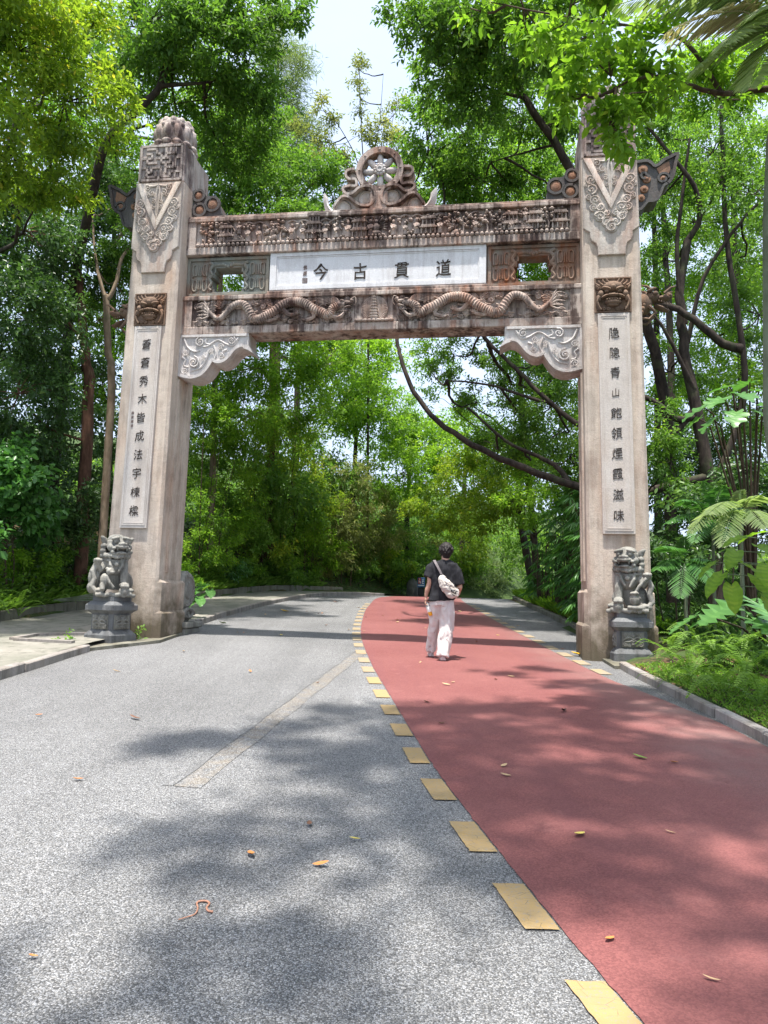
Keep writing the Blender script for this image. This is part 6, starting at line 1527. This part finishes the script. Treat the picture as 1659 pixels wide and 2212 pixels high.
shrub('pale bush at the roadside right of the walking person', [(1040, 1235, 26.5, 0.7, 1300), (1085, 1210, 26, 0.65, 1200), (1060, 1270, 26.5, 0.45, 700), (1020, 1265, 27, 0.5, 700), (1078, 1278, 27.3, 0.5, 700)], 0.14, 0.4, 'f_pale', 6)
shrub('dark undergrowth on the bank left of the left lion', [(150, 1080, 17, 0.9, 1600), (230, 1060, 17.5, 0.7, 1100), (110, 1150, 16.2, 0.6, 1000), (200, 1130, 17, 0.6, 900)], 0.12, 0.45, 'f_dark', 6)
shrub('low leafy shrub right of the right lion', [(1500, 1150, 15, 0.8, 1500), (1440, 1190, 14.5, 0.6, 1000), (1560, 1100, 15.5, 0.8, 1400), (1620, 1060, 15.5, 0.8, 1300)], 0.13, 0.45, 'f_dark', 6)

ORD = ('first', 'second', 'third', 'fourth', 'fifth', 'sixth', 'seventh', 'eighth')
for i in range(8):
    y = 16.2 + 1.35*i; x = xp(y)-0.62; r_ = random.Random(i+900); g0 = Vector((x, y, terr(x, y)))
    T('low_shrub', '%s low leafy shrub along the left edging, counting from the drum stone' % ORD[i], 'shrub', [([g0 + Vector((0.08*k-0.1, 0, -0.05)), g0 + Vector((0.12*k-0.15, 0.05, 0.25)), g0 + Vector((0.2*k-0.25, r_.uniform(-.2, .2), 0.5))], 0.014, 0.006) for k in range(3)],
      [(g0 + Vector((0.1, 0, 0.42)), (0.55, 0.6, 0.38), 800), (g0 + Vector((-0.45, 0.2, 0.62)), (0.55, 0.6, 0.45), 700)], 0.105, 0.42, ('f_bright', 'f_mid', 'f_cool', 'f_mid')[i % 4], 'bark', group='low shrubs along the left edging', twigs=False)

for i in range(8):
    y = 27.0 + 1.7*i; x = xp(y)-1.0; r_ = random.Random(i+950); g0 = Vector((x, y, terr(x, y)))
    T('roadside_bush', '%s leafy bush round the far bend, counting from the pavement end' % ORD[i], 'shrub', [([g0 + Vector((0.1*k-0.1, 0, -0.05)), g0 + Vector((0.15*k-0.15, 0.05, 0.5)), g0 + Vector((0.3*k-0.3, r_.uniform(-.2, .2), 1.2))], 0.02, 0.008) for k in range(3)],
      [(g0 + Vector((0.35, -0.2, 0.55)), (0.9, 0.9, 0.6), 900), (g0 + Vector((-0.3, 0.2, 1.3)), (1.1, 0.9, 0.8), 1100), (g0 + Vector((-0.7, 0.4, 2.3)), (1.0, 0.9, 0.8), 900)], 0.15, 0.42, ('f_lime', 'f_bright', 'f_olive', 'f_mid')[i % 4], 'bark', group='bushes round the far bend', twigs=False)
# ------------------------------------------------------------------ palms, ferns, big-leaved plants, grass
def ribbon_leaves(P, D, N, L, W): return leaf_arrays(np.array(P), np.array(D), np.array(N), np.array(L), np.array(W), True, 0.18)
def frond_mesh(name, pts, n, lmax, wid, mat, seed, fold=0.5, rach=0.012, hang=0.25, sweep=0.55, ends=0.35, stalk=0.15):
    """a feather frond: a curved midrib with paired leaflets"""
    rg = np.random.default_rng(seed); C = catmull(pts, 6); m = len(C)
    P = []; D = []; N = []; L = []; W = []; K = []
    for i in range(n):
        t = stalk + (1-stalk)*(i+0.5)/n; f = t*(m-1); a = int(min(f, m-2)); p = C[a].lerp(C[a+1], f-a)
        tg = (C[a+1]-C[a]).normalized(); side = tg.cross(Vector((0, 0, 1)))
        side = side.normalized() if side.length > 1e-3 else Vector((1, 0, 0)); nrm = side.cross(tg)
        u = (t-stalk)/(1-stalk); ln = lmax*(ends+(1-ends)*math.sin(math.pi*min(1, u*0.9+0.12)))*(1-0.55*u**4)
        for s in (-1, 1):
            d = side*s + tg*sweep + nrm*fold*0.4 + Vector((0, 0, -hang)); d = d + Vector(rg.normal(size=3)*0.06)
            P.append(p[:]); D.append(d[:]); N.append((nrm + side*s*-0.3)[:]); L.append(ln*rg.uniform(0.9, 1.08)); W.append(wid*rg.uniform(0.85, 1.1)); K.append(0.3+0.4*rg.random()+0.2*u)
    V, F, f = ribbon_leaves(P, D, N, L, W)
    mb = MB().tube([p[:] for p in C], [rach*(1-0.8*i/(m-1)) for i in range(m)], 4)
    nv = len(V); V = np.concatenate([V, np.array(mb.v)]); q = [x for x in mb.f if len(x) == 4]
    F2 = np.array(q)+nv; rr_ = np.concatenate([np.repeat(np.array(K), f), np.full(len(q), 0.55)])
    return fast_mesh(name, V, np.concatenate([F, F2]), np.clip(rr_, 0, 1), mat)
# -- ferns
FR = [frond_mesh('frond', [(0, 0, 0), (0, 0.12, 0.22), (0, 0.32, 0.34), (0, 0.55, 0.33+0.05*k), (0, 0.74, 0.20+0.07*k)], 26, 0.075, 0.020, M['f_fern'], 40+k, 0.3, 0.006, 0.05, 0.15, 0.5, 0.12) for k in range(3)]
def fern(p, n, s, label, seed, group, mat=None):
    root = empty('fern', p, 0, label, 'fern', group); rnd = random.Random(seed)
    for k in range(n):
        link('frond', FR[k % 3], root, rot=(rnd.uniform(-0.35, 0.25), rnd.uniform(-0.25, 0.25), 2*math.pi*(k+rnd.uniform(-.3, .3))/n), scale=s*rnd.uniform(0.75, 1.2))
    return root
def on_bank(px, py, Y):
    c = at(px, py, Y); return Vector((c.x, Y, terr(c.x, Y)))
def hit(px, py, y0=4.0, y1=40.0):
    """where the sight line through a pixel meets the ground"""
    d = ray(px, py); y = y0
    while y < y1:
        t = y/d.y; x = d.x*t; z = CAM_H+d.z*t
        if z <= terr(x, y) + 0.01: break
        y += 0.05
    return Vector((d.x*y/d.y, y, terr(d.x*y/d.y, y)))
for i, (px, py, n, s, lab) in enumerate(((1450, 1400, 8, 0.75, 'fern nearest the right lion pedestal'), (1500, 1370, 9, 0.9, 'tall fern behind the sunlit ferns right of the lion'), (1490, 1440, 9, 0.85, 'pale sunlit fern in the middle of the right verge'), (1545, 1420, 9, 0.95, 'large fern under the split monstera leaf'), (1560, 1475, 8, 0.8, 'fern low on the right verge left of the leaf litter'), (1610, 1440, 9, 0.95, 'fern right of the large fern on the right verge'),
    (1640, 1500, 8, 0.9, 'fern at the right edge of the picture above the kerb'), (1440, 1450, 7, 0.6, 'small fern beside the kerb end near the right lion'), (1600, 1385, 9, 0.9, 'shaded fern behind at the right edge'), (1530, 1350, 8, 0.8, 'dark fern below the palm fronds on the right'))):
    fern(hit(px, py+25), n, s, lab, i, 'ferns on the right verge')
for i, (px, py, n, s, lab) in enumerate(((40, 1330, 8, 0.7, 'fern above the bank edging at the left edge'), (110, 1310, 7, 0.55, 'fern in the middle of the left bank foot'), (85, 1250, 7, 0.6, 'fern high on the left bank below the broad-leaved bush'), (165, 1265, 7, 0.6, 'fern on the left bank just left of the lion'), (20, 1230, 7, 0.6, 'shaded fern at the left edge below the broad-leaved bush'), (150, 1210, 7, 0.6, 'strap-leaved fern on the dark bank above the lion shoulder'),
    (450, 1295, 7, 0.6, 'fern along the pavement edge right of the drum stone'), (500, 1285, 7, 0.6, 'fern at the pavement edge under the pale-leaved bush'), (560, 1275, 7, 0.55, 'fern at the pavement edge near the thin stems'), (700, 1262, 8, 0.9, 'fern at the foot of the viny bank'), (745, 1268, 8, 0.9, 'fern hanging beside the red path end'))):
    p = hit(px, py) if px < 300 else on_bank(px, py, 17.5+ (px-420)*0.02)
    if px > 300:
        Y = p.y; p = Vector((xp(Y)-0.35, Y, terr(xp(Y)-0.35, Y)))
        for _ in range(40):
            q = ray(px, py); Y = 14+_*0.3; x = q.x*Y/q.y
            if x > xp(Y)-0.3: p = Vector((xp(Y)-0.3, Y, terr(xp(Y)-0.3, Y))); break
    fern(p, n, s*1.25, lab, 50+i, 'ferns on the left bank')
# -- broad leaf with real outline
def broad_leaf(name, L, W, mat, seed, split=0, lobes=0, wave=0.03, tone=0.6, fold=0.25, droop=0.35, heart=0.18):
    rnd = random.Random(seed); n = 14; V = []; F = []; K = []
    def wid(t): return W*0.5*(math.sin(math.pi*min(1, max(0, t*0.93+0.07)))**0.62)*(1-0.25*t)
    rows = []
    for i in range(n+1):
        t = i/n; w = wid(t)
        if lobes: w *= 0.45+0.75*abs(math.cos(lobes*math.pi*t))
        if split and 0 < i < n and i % 2 == 0: w *= 0.45
        y = L*(t-0.02) ; z = -droop*L*t*t*0.6
        row = []
        for k in (-1, -0.5, 0, 0.5, 1):
            x = w*k; yy = y - heart*L*abs(k)*(1-t)**2 - (0.10*L*abs(k) if split else 0)*(0.4 if t < 0.5 else -0.1)
            row.append((x, yy, z + fold*abs(x)*(1 if not split else 0.5) + wave*L*math.sin(i*1.7+k*2+seed)*abs(k)))
        rows.append(row)
    for r_ in rows: V += r_
    for i in range(n):
        for j in range(4):
            a = i*5+j; F.append((a, a+1, a+6, a+5)); K.append(tone-0.10+(0.10 if i % 2 else -0.04)+(0.08 if j in (1, 2) else 0)+rnd.uniform(-.08, .08))
    return fast_mesh(name, np.array(V), np.array(F), np.clip(np.array(K), 0, 1), mat, True)
def leafy(name, label, cat, base, leaves, meshes, bark_='palm_trunk', group=None, stem=0.012, tilt=0.5):
    """leaves: (tip position px,py,depth, size, yaw, pitch); each on its own stalk"""
    root = empty(name, base, 0, label, cat, group); mb = MB()
    for i, (px, py, Y, s, yaw, pit) in enumerate(leaves):
        p = at(px, py, Y)-base
        mb.tube([(0, 0, 0), (p.x*0.35, p.y*0.35, p.z*0.62), (p.x*0.8, p.y*0.8, p.z*0.98), p[:]], [stem*1.3, stem, stem*0.7, stem*0.5], 6)
        link('leaf', meshes[i % len(meshes)], root, loc=p, rot=(R(pit), R(((i*37) % 30)-15), R(yaw)), scale=s)
    mb.build('stalks', M[bark_], root, smooth=70)
    return root
BL = [broad_leaf('leaf', 1.0, 0.62, M['f_bright'], k, tone=0.55+0.12*k, fold=0.22, droop=0.5) for k in range(3)]
b = hit(1650, 1360)
leafy('broad_leaf_plant', 'big bright green drooping leaves at the right edge', 'plant', Vector((b.x+0.5, 8.9, terr(b.x+0.5, 8.9))),
  [(1590, 1190, 8.6, 0.34, 150, -25), (1560, 1240, 8.5, 0.34, 120, -35), (1580, 1265, 8.4, 0.36, 165, -40), (1640, 1180, 8.6, 0.36, 200, -20), (1630, 1245, 8.4, 0.34, 185, -35), (1655, 1290, 8.3, 0.36, 190, -40), (1545, 1215, 8.7, 0.28, 95, -30), (1600, 1215, 8.6, 0.30, 230, -25), (1655, 1220, 8.3, 0.38, 150, -30), (1610, 1160, 8.8, 0.30, 100, -10), (1650, 1150, 8.8, 0.32, 40, -5)], BL, group=None)
SP = [broad_leaf('leaf', 1.0, 1.0, M['f_cool'], 5+k, split=1, tone=0.72+0.1*k, fold=0.12, droop=0.3, heart=0.3, wave=0.01) for k in range(2)]
b = hit(1640, 1400)
leafy('monstera', 'monstera with large split glossy leaves over the ferns on the right', 'plant', Vector((b.x+0.3, b.y+0.4, terr(b.x+0.3, b.y+0.4))),
  [(1590, 1300, 10.2, 0.62, 110, -22), (1640, 1305, 10.0, 0.62, 190, -25), (1560, 1320, 10.3, 0.5, 80, -20), (1500, 1330, 10.5, 0.45, 95, -25), (1630, 1340, 9.8, 0.55, 215, -25)], SP, bark_='bark', stem=0.016)
LB = [broad_leaf('leaf', 1.0, 0.9, M['f_cool'], 9+k, lobes=3, tone=0.75+0.1*k, fold=0.15, droop=0.35, heart=0.25) for k in range(2)]
b = on_bank(1620, 1000, 13.2)
leafy('lobed_leaf_plant', 'tall plant with pale lobed leaves above the palms on the right', 'plant', b,
  [(1520, 880, 12.6, 0.42, 90, -25), (1560, 860, 12.4, 0.46, 130, -20), (1600, 850, 12.5, 0.46, 180, -20), (1640, 845, 12.6, 0.48, 210, -15), (1540, 905, 12.3, 0.40, 110, -35), (1590, 890, 12.2, 0.44, 160, -35), (1640, 890, 12.3, 0.42, 200, -30), (1510, 905, 12.8, 0.36, 70, -30), (1655, 870, 12.4, 0.44, 170, -25), (1575, 835, 12.9, 0.40, 60, -5), (1620, 825, 12.9, 0.40, 20, 0)], LB, bark_='bark', stem=0.02)
TA = [broad_leaf('leaf', 1.0, 0.75, M['f_cool'], 21+k, tone=0.8, fold=0.2, droop=0.3, heart=0.35) for k in range(2)]
for lab, px, py, Y in (('taro plant with a pale arrow leaf at the pavement edge beyond the drum stone', 440, 1268, 17.2), ('dark taro plant close behind the drum stone', 418, 1285, 16.4), ('weedy plant growing in the left pavement frame beside the lion', 158, 1382, 12.4)):
    c = at(px, py, Y); x = xp(Y)-0.3 if px > 200 else c.x; b = Vector((c.x if px < 200 else min(c.x, x), Y, (terr(min(c.x, x), Y) if px > 200 else zr(Y)+0.11)))
    sz = 0.42 if px > 200 else 0.13
    leafy('taro_plant' if px > 200 else 'pavement_weed', lab, 'plant', b, [(px+dx, py+dy, Y-0.1, sz*k, yw, -20) for dx, dy, k, yw in ((0, 0, 1, 100), (14, 8, 0.8, 200), (-10, 6, 0.8, 60), (6, 14, 0.7, 150), (-4, -6, 0.7, 20))], TA, stem=0.01 if px > 200 else 0.004)
for i, (px, py, lab) in enumerate(((322, 1372, 'small green weed at the inner foot of the left pillar'), (293, 1385, 'tiny weed between the left lion and the left pillar'), (135, 1395, 'low weed beside the kerb end left of the lion'))):
    g = ground(px, py); b = Vector((g.x, g.y-0.05, zr(g.y)+0.05)); root = empty('pavement_weed', b, 0, lab, 'plant', 'weeds at the pillar foot')
    crown('leaves', [((0, 0, 0.07), (0.10, 0.08, 0.07), 40)], 0.07, 0.45, M['f_fern'], root)
# -- understorey palms with long feather fronds
def palm_clump(label, base, crownp, fr, lmax, wid, mat, trunk=None, name='palm', n=34, group=None, hang=0.35, rach=0.014):
    root = empty(name, base, 0, label, 'palm', group)
    if trunk:
        MB().tube([(p-base)[:] for p in trunk[0]], trunk[1], 10).build('trunk', M['palm_trunk'], root, smooth=60)
    for i, q in enumerate(fr):
        tip = at(*q[:3]) if not isinstance(q[0], Vector) else q[0]
        m_ = q[3] if len(q) > 3 else mat
        c = crownp - base; e = tip-base; mid = (c+e)/2 + Vector((0, 0, (e-c).length*0.22)); k1 = c.lerp(mid, 0.6) + Vector((0, 0, (e-c).length*0.08))
        link('frond', frond_mesh('frond', [c, k1, mid, mid.lerp(e, 0.6)+Vector((0, 0, (e-c).length*0.02)), e], n, lmax, wid, M[m_], 300+i+int(px), 0.4, rach, hang, 0.55, 0.4, 0.18), root)
    return root
# tall palm whose fronds hang into the upper right corner
cb = at(1712, 130, 7.6); px = 7
palm_clump('tall palm with a smooth pale trunk at the right edge, fronds in the upper corner', Vector((cb.x+0.05, 7.7, terr(cb.x, 7.7))), cb,
  [(1330, 12, 6.9), (1420, -80, 7.2), (1440, 70, 6.9, 'f_dry'), (1500, 150, 7.0), (1560, 100, 6.6), (1560, -60, 7.0), (1620, 190, 6.8), (1760, 60, 6.6), (1850, 250, 7.4), (1700, -150, 7.2), (1650, 20, 6.4)], 0.42, 0.030, 'f_palm',
  trunk=([Vector((cb.x-0.02, 7.7, terr(cb.x, 7.7)-0.1)), at(1668, 900, 7.7), at(1664, 480, 7.7), at(1672, 300, 7.7), cb], [0.10, 0.085, 0.075, 0.075, 0.05]), n=44)
for i, (lab, px, py, Y, tips) in enumerate((
    ('low palm with arching fronds right of the couplet panel', 1540, 1150, 13.4, [(1470, 1080, 12.8), (1440, 1130, 12.9), (1500, 1170, 12.5), (1560, 1050, 13), (1610, 1100, 12.6), (1590, 1170, 12.4), (1520, 1040, 13.4)]),
    ('pale-tipped palm frond cluster above the broad-leaved plant on the right', 1600, 1120, 11.6, [(1490, 1150, 11), (1530, 1110, 11), (1560, 1180, 10.8), (1640, 1070, 11.2), (1655, 1140, 10.8), (1600, 1060, 11.6)]),
    ('dark palm low in the shade right of the right lion', 1480, 1230, 13, [(1430, 1180, 12.6), (1420, 1230, 12.6), (1470, 1290, 12.2), (1530, 1210, 12.6), (1540, 1260, 12.2), (1480, 1160, 13)]))):
    b = on_bank(px, py, Y); palm_clump(lab, b, at(px, py, Y), tips, 0.30, 0.028, 'f_palm' if i == 1 else 'f_cool', name='understorey_palm', n=26, group='understorey palms on the right bank', rach=0.01, trunk=([b, (b+at(px, py, Y))/2, at(px, py, Y)], [0.03, 0.03, 0.025]))
# -- lady palms behind the right pillar: fans of leaflets on thin canes
def fan_mesh(seed, n=9, L=0.34, W=0.045):
    rg = np.random.default_rng(seed); P = []; D = []; N = []; LL = []; WW = []
    for k in range(n):
        a = (k-(n-1)/2)*0.34; P.append((0, 0, 0)); D.append((math.sin(a), math.cos(a), -0.25-0.25*rg.random())); N.append((0.25*math.sin(a), 0, 1)); LL.append(L*rg.uniform(0.8, 1.1)); WW.append(W)
    V, F, f = ribbon_leaves(P, D, N, LL, WW)
    return fast_mesh('fan', V, F, rg.uniform(0.25, 0.85, len(F)), M['f_cool'])
FAN = [fan_mesh(k) for k in range(4)]
def lady_palm(label, px, py, Y, h, n, seed):
    c = at(px, py, Y); x = max(c.x, xr(Y)+0.35); b = Vector((x, Y, terr(x, Y))); root = empty('lady_palm', b, 0, label, 'palm', 'lady palms beyond the right pillar'); rnd = random.Random(seed); mb = MB()
    for k in range(n):
        z = h*(0.12+0.88*(k+0.5)/n); a = rnd.uniform(0, 6.28); rr0 = 0.15+0.40*rnd.random()
        p = Vector((rr0*math.cos(a), rr0*math.sin(a), z)); st = Vector((rr0*0.4*math.cos(a), rr0*0.4*math.sin(a), 0))
        mb.tube([st[:], (st.x, st.y, z*0.8), p[:]], [0.010, 0.009, 0.004], 5)
        link('fan', FAN[k % 4], root, loc=p, rot=(R(rnd.uniform(-25, 10)), R(rnd.uniform(-15, 15)), a-math.pi/2), scale=rnd.uniform(0.8, 1.25))
    mb.build('canes', M['bark'], root)
for i, (lab, px, Y, h, n) in enumerate((('lady palm touching the inner edge of the right pillar', 1235, 15.6, 2.6, 60), ('tall lady palm second from the right pillar', 1200, 16.8, 3.0, 66), ('lady palm in the middle of the row beyond the right pillar', 1165, 18.4, 2.8, 56), ('lady palm near the far end of the right kerb', 1135, 20.2, 2.6, 48), ('last small lady palm where the right kerb ends', 1115, 22.6, 2.3, 40), ('shaded lady palm hidden behind the right pillar row', 1245, 17.8, 3.2, 60))):
    lady_palm(lab, px, 1200, Y, h, n, i)
# -- uncountable growth: grass, lilyturf, undergrowth, litter
def blades(name, label, cat, area, n, L, W, mat, seed, arch_=0.5, lift=1.0):
    rg = np.random.default_rng(seed); P = []; tries = 0
    for _ in range(n*3):
        p = area(rg)
        if p is not None: P.append(p)
        if len(P) >= n: break
    P = np.array(P); n = len(P); a = rg.uniform(0, 6.28, n)
    D = np.stack([np.cos(a)*arch_, np.sin(a)*arch_, np.full(n, lift)], 1) + rg.normal(size=(n, 3))*0.15
    N = np.stack([np.cos(a), np.sin(a), np.full(n, 0.5)], 1)*-1
    LL = L*rg.uniform(0.6, 1.3, n); V, F, f = leaf_arrays(P, D, N, LL, np.full(n, W)*rg.uniform(0.8, 1.3, n), True, 0.35)
    o = link(name, fast_mesh(name, V, F, np.repeat(rg.uniform(0.1, 0.95, n), f), mat)); return tag(o, label, cat, kind='stuff')
def on_terr(x, y, dz=0.0): return (x, y, terr(x, y)+dz)
def verge(rg):
    y = rg.uniform(3.5, 13.5); x = xr(y)+0.14+abs(rg.normal())*1.6
    if x > 9 or (y > 11 and x < 4.75): return None
    return on_terr(x, y)
blades('verge_grass', 'short bright grass and weeds on the right verge', 'grass', verge, 16000, 0.10, 0.012, M['f_fern'], 1, 0.7)
def lily(rg):
    y = rg.uniform(14.0, 29); d = 0.16+1.25*rg.random(); return on_terr(xr(y)+d, y)
blades('lilyturf', 'dark strap-leaved lilyturf along the right kerb beyond the arch', 'ground cover', lily, 9000, 0.42, 0.026, M['f_bright'], 2, 0.55)
def back_r(rg):
    y = rg.uniform(9.5, 26); x = xr(y)+1.3+rg.uniform(0, 7)
    return on_terr(x, y) if x > 4.9 else None
blades('verge_undergrowth', 'shaded strap-leaved undergrowth on the right bank', 'undergrowth', back_r, 15000, 0.36, 0.030, M['f_dark'], 3, 0.7)
def scatter(name, label, cat, area, n, L, asp, mat, seed, flat=False, height=0.3):
    rg = np.random.default_rng(seed); P = []
    for _ in range(n*3):
        p = area(rg)
        if p is not None: P.append(p)
        if len(P) >= n: break
    P = np.array(P); n = len(P)
    if not flat: P[:, 2] += rg.random(n)*height
    D = rg.normal(size=(n, 3)); D[:, 2] *= 0.15 if flat else 0.4
    N = rg.normal(size=(n, 3))*(0.25 if flat else 0.5); N[:, 2] += 1
    LL = L*rg.uniform(0.6, 1.3, n); V, F, f = leaf_arrays(P, D, N, LL, LL*asp, False, 0.0 if flat else 0.2)
    o = link(name, fast_mesh(name, V, F, np.repeat(rg.uniform(0, 1, n), f), mat)); return tag(o, label, cat, kind='stuff')
def lbank(rg):
    y = rg.uniform(7, 34); d = 0.14+rg.random()**1.3*5; x = xp(y)-d
    return on_terr(x, y, 0.015)
scatter('bank_litter', 'brown leaf litter lying on the left bank', 'leaf litter', lbank, 9000, 0.10, 0.45, M['f_litter'], 5, True)
def lbank2(rg):
    y = rg.uniform(7, 36); d = 0.25+rg.random()*9; x = xp(y)-d
    if mnoise.noise(Vector((x*0.8, y*0.8, 0))) < (-0.02 if d < 2.5 else -0.5): return None
    return on_terr(x, y)
scatter('bank_undergrowth', 'low dark green undergrowth covering the left bank', 'undergrowth', lbank2, 30000, 0.13, 0.42, M['f_dark'], 6, False, 0.55)
def farb(rg):
    y = rg.uniform(28, 60); x = rg.uniform(-22, 26)
    if xp(y)-0.3 < x < xr(y)+0.3: return None
    return on_terr(x, y)
scatter('far_undergrowth', 'green undergrowth on the far slopes past the crest', 'undergrowth', farb, 26000, 0.30, 0.45, M['f_mid'], 7, False, 1.2)
def rlit(rg):
    y = rg.uniform(4, 27); x = xr(y)+0.14+abs(rg.normal())*0.35
    return None if 11 < y < 14 else on_terr(x, y, 0.02)
scatter('verge_litter', 'dry leaves caught in the verge along the right kerb', 'leaf litter', rlit, 1400, 0.08, 0.45, M['f_litter'], 8, True)

def edge_l(rg):
    y = rg.uniform(14.5, 29); return on_terr(xp(y)-0.14-0.7*rg.random()**1.5, y)
blades('bank_edge_plants', 'strap-leaved plants along the top of the bank edging on the left', 'ground cover', edge_l, 9000, 0.42, 0.034, M['f_fern'], 12, 0.8)
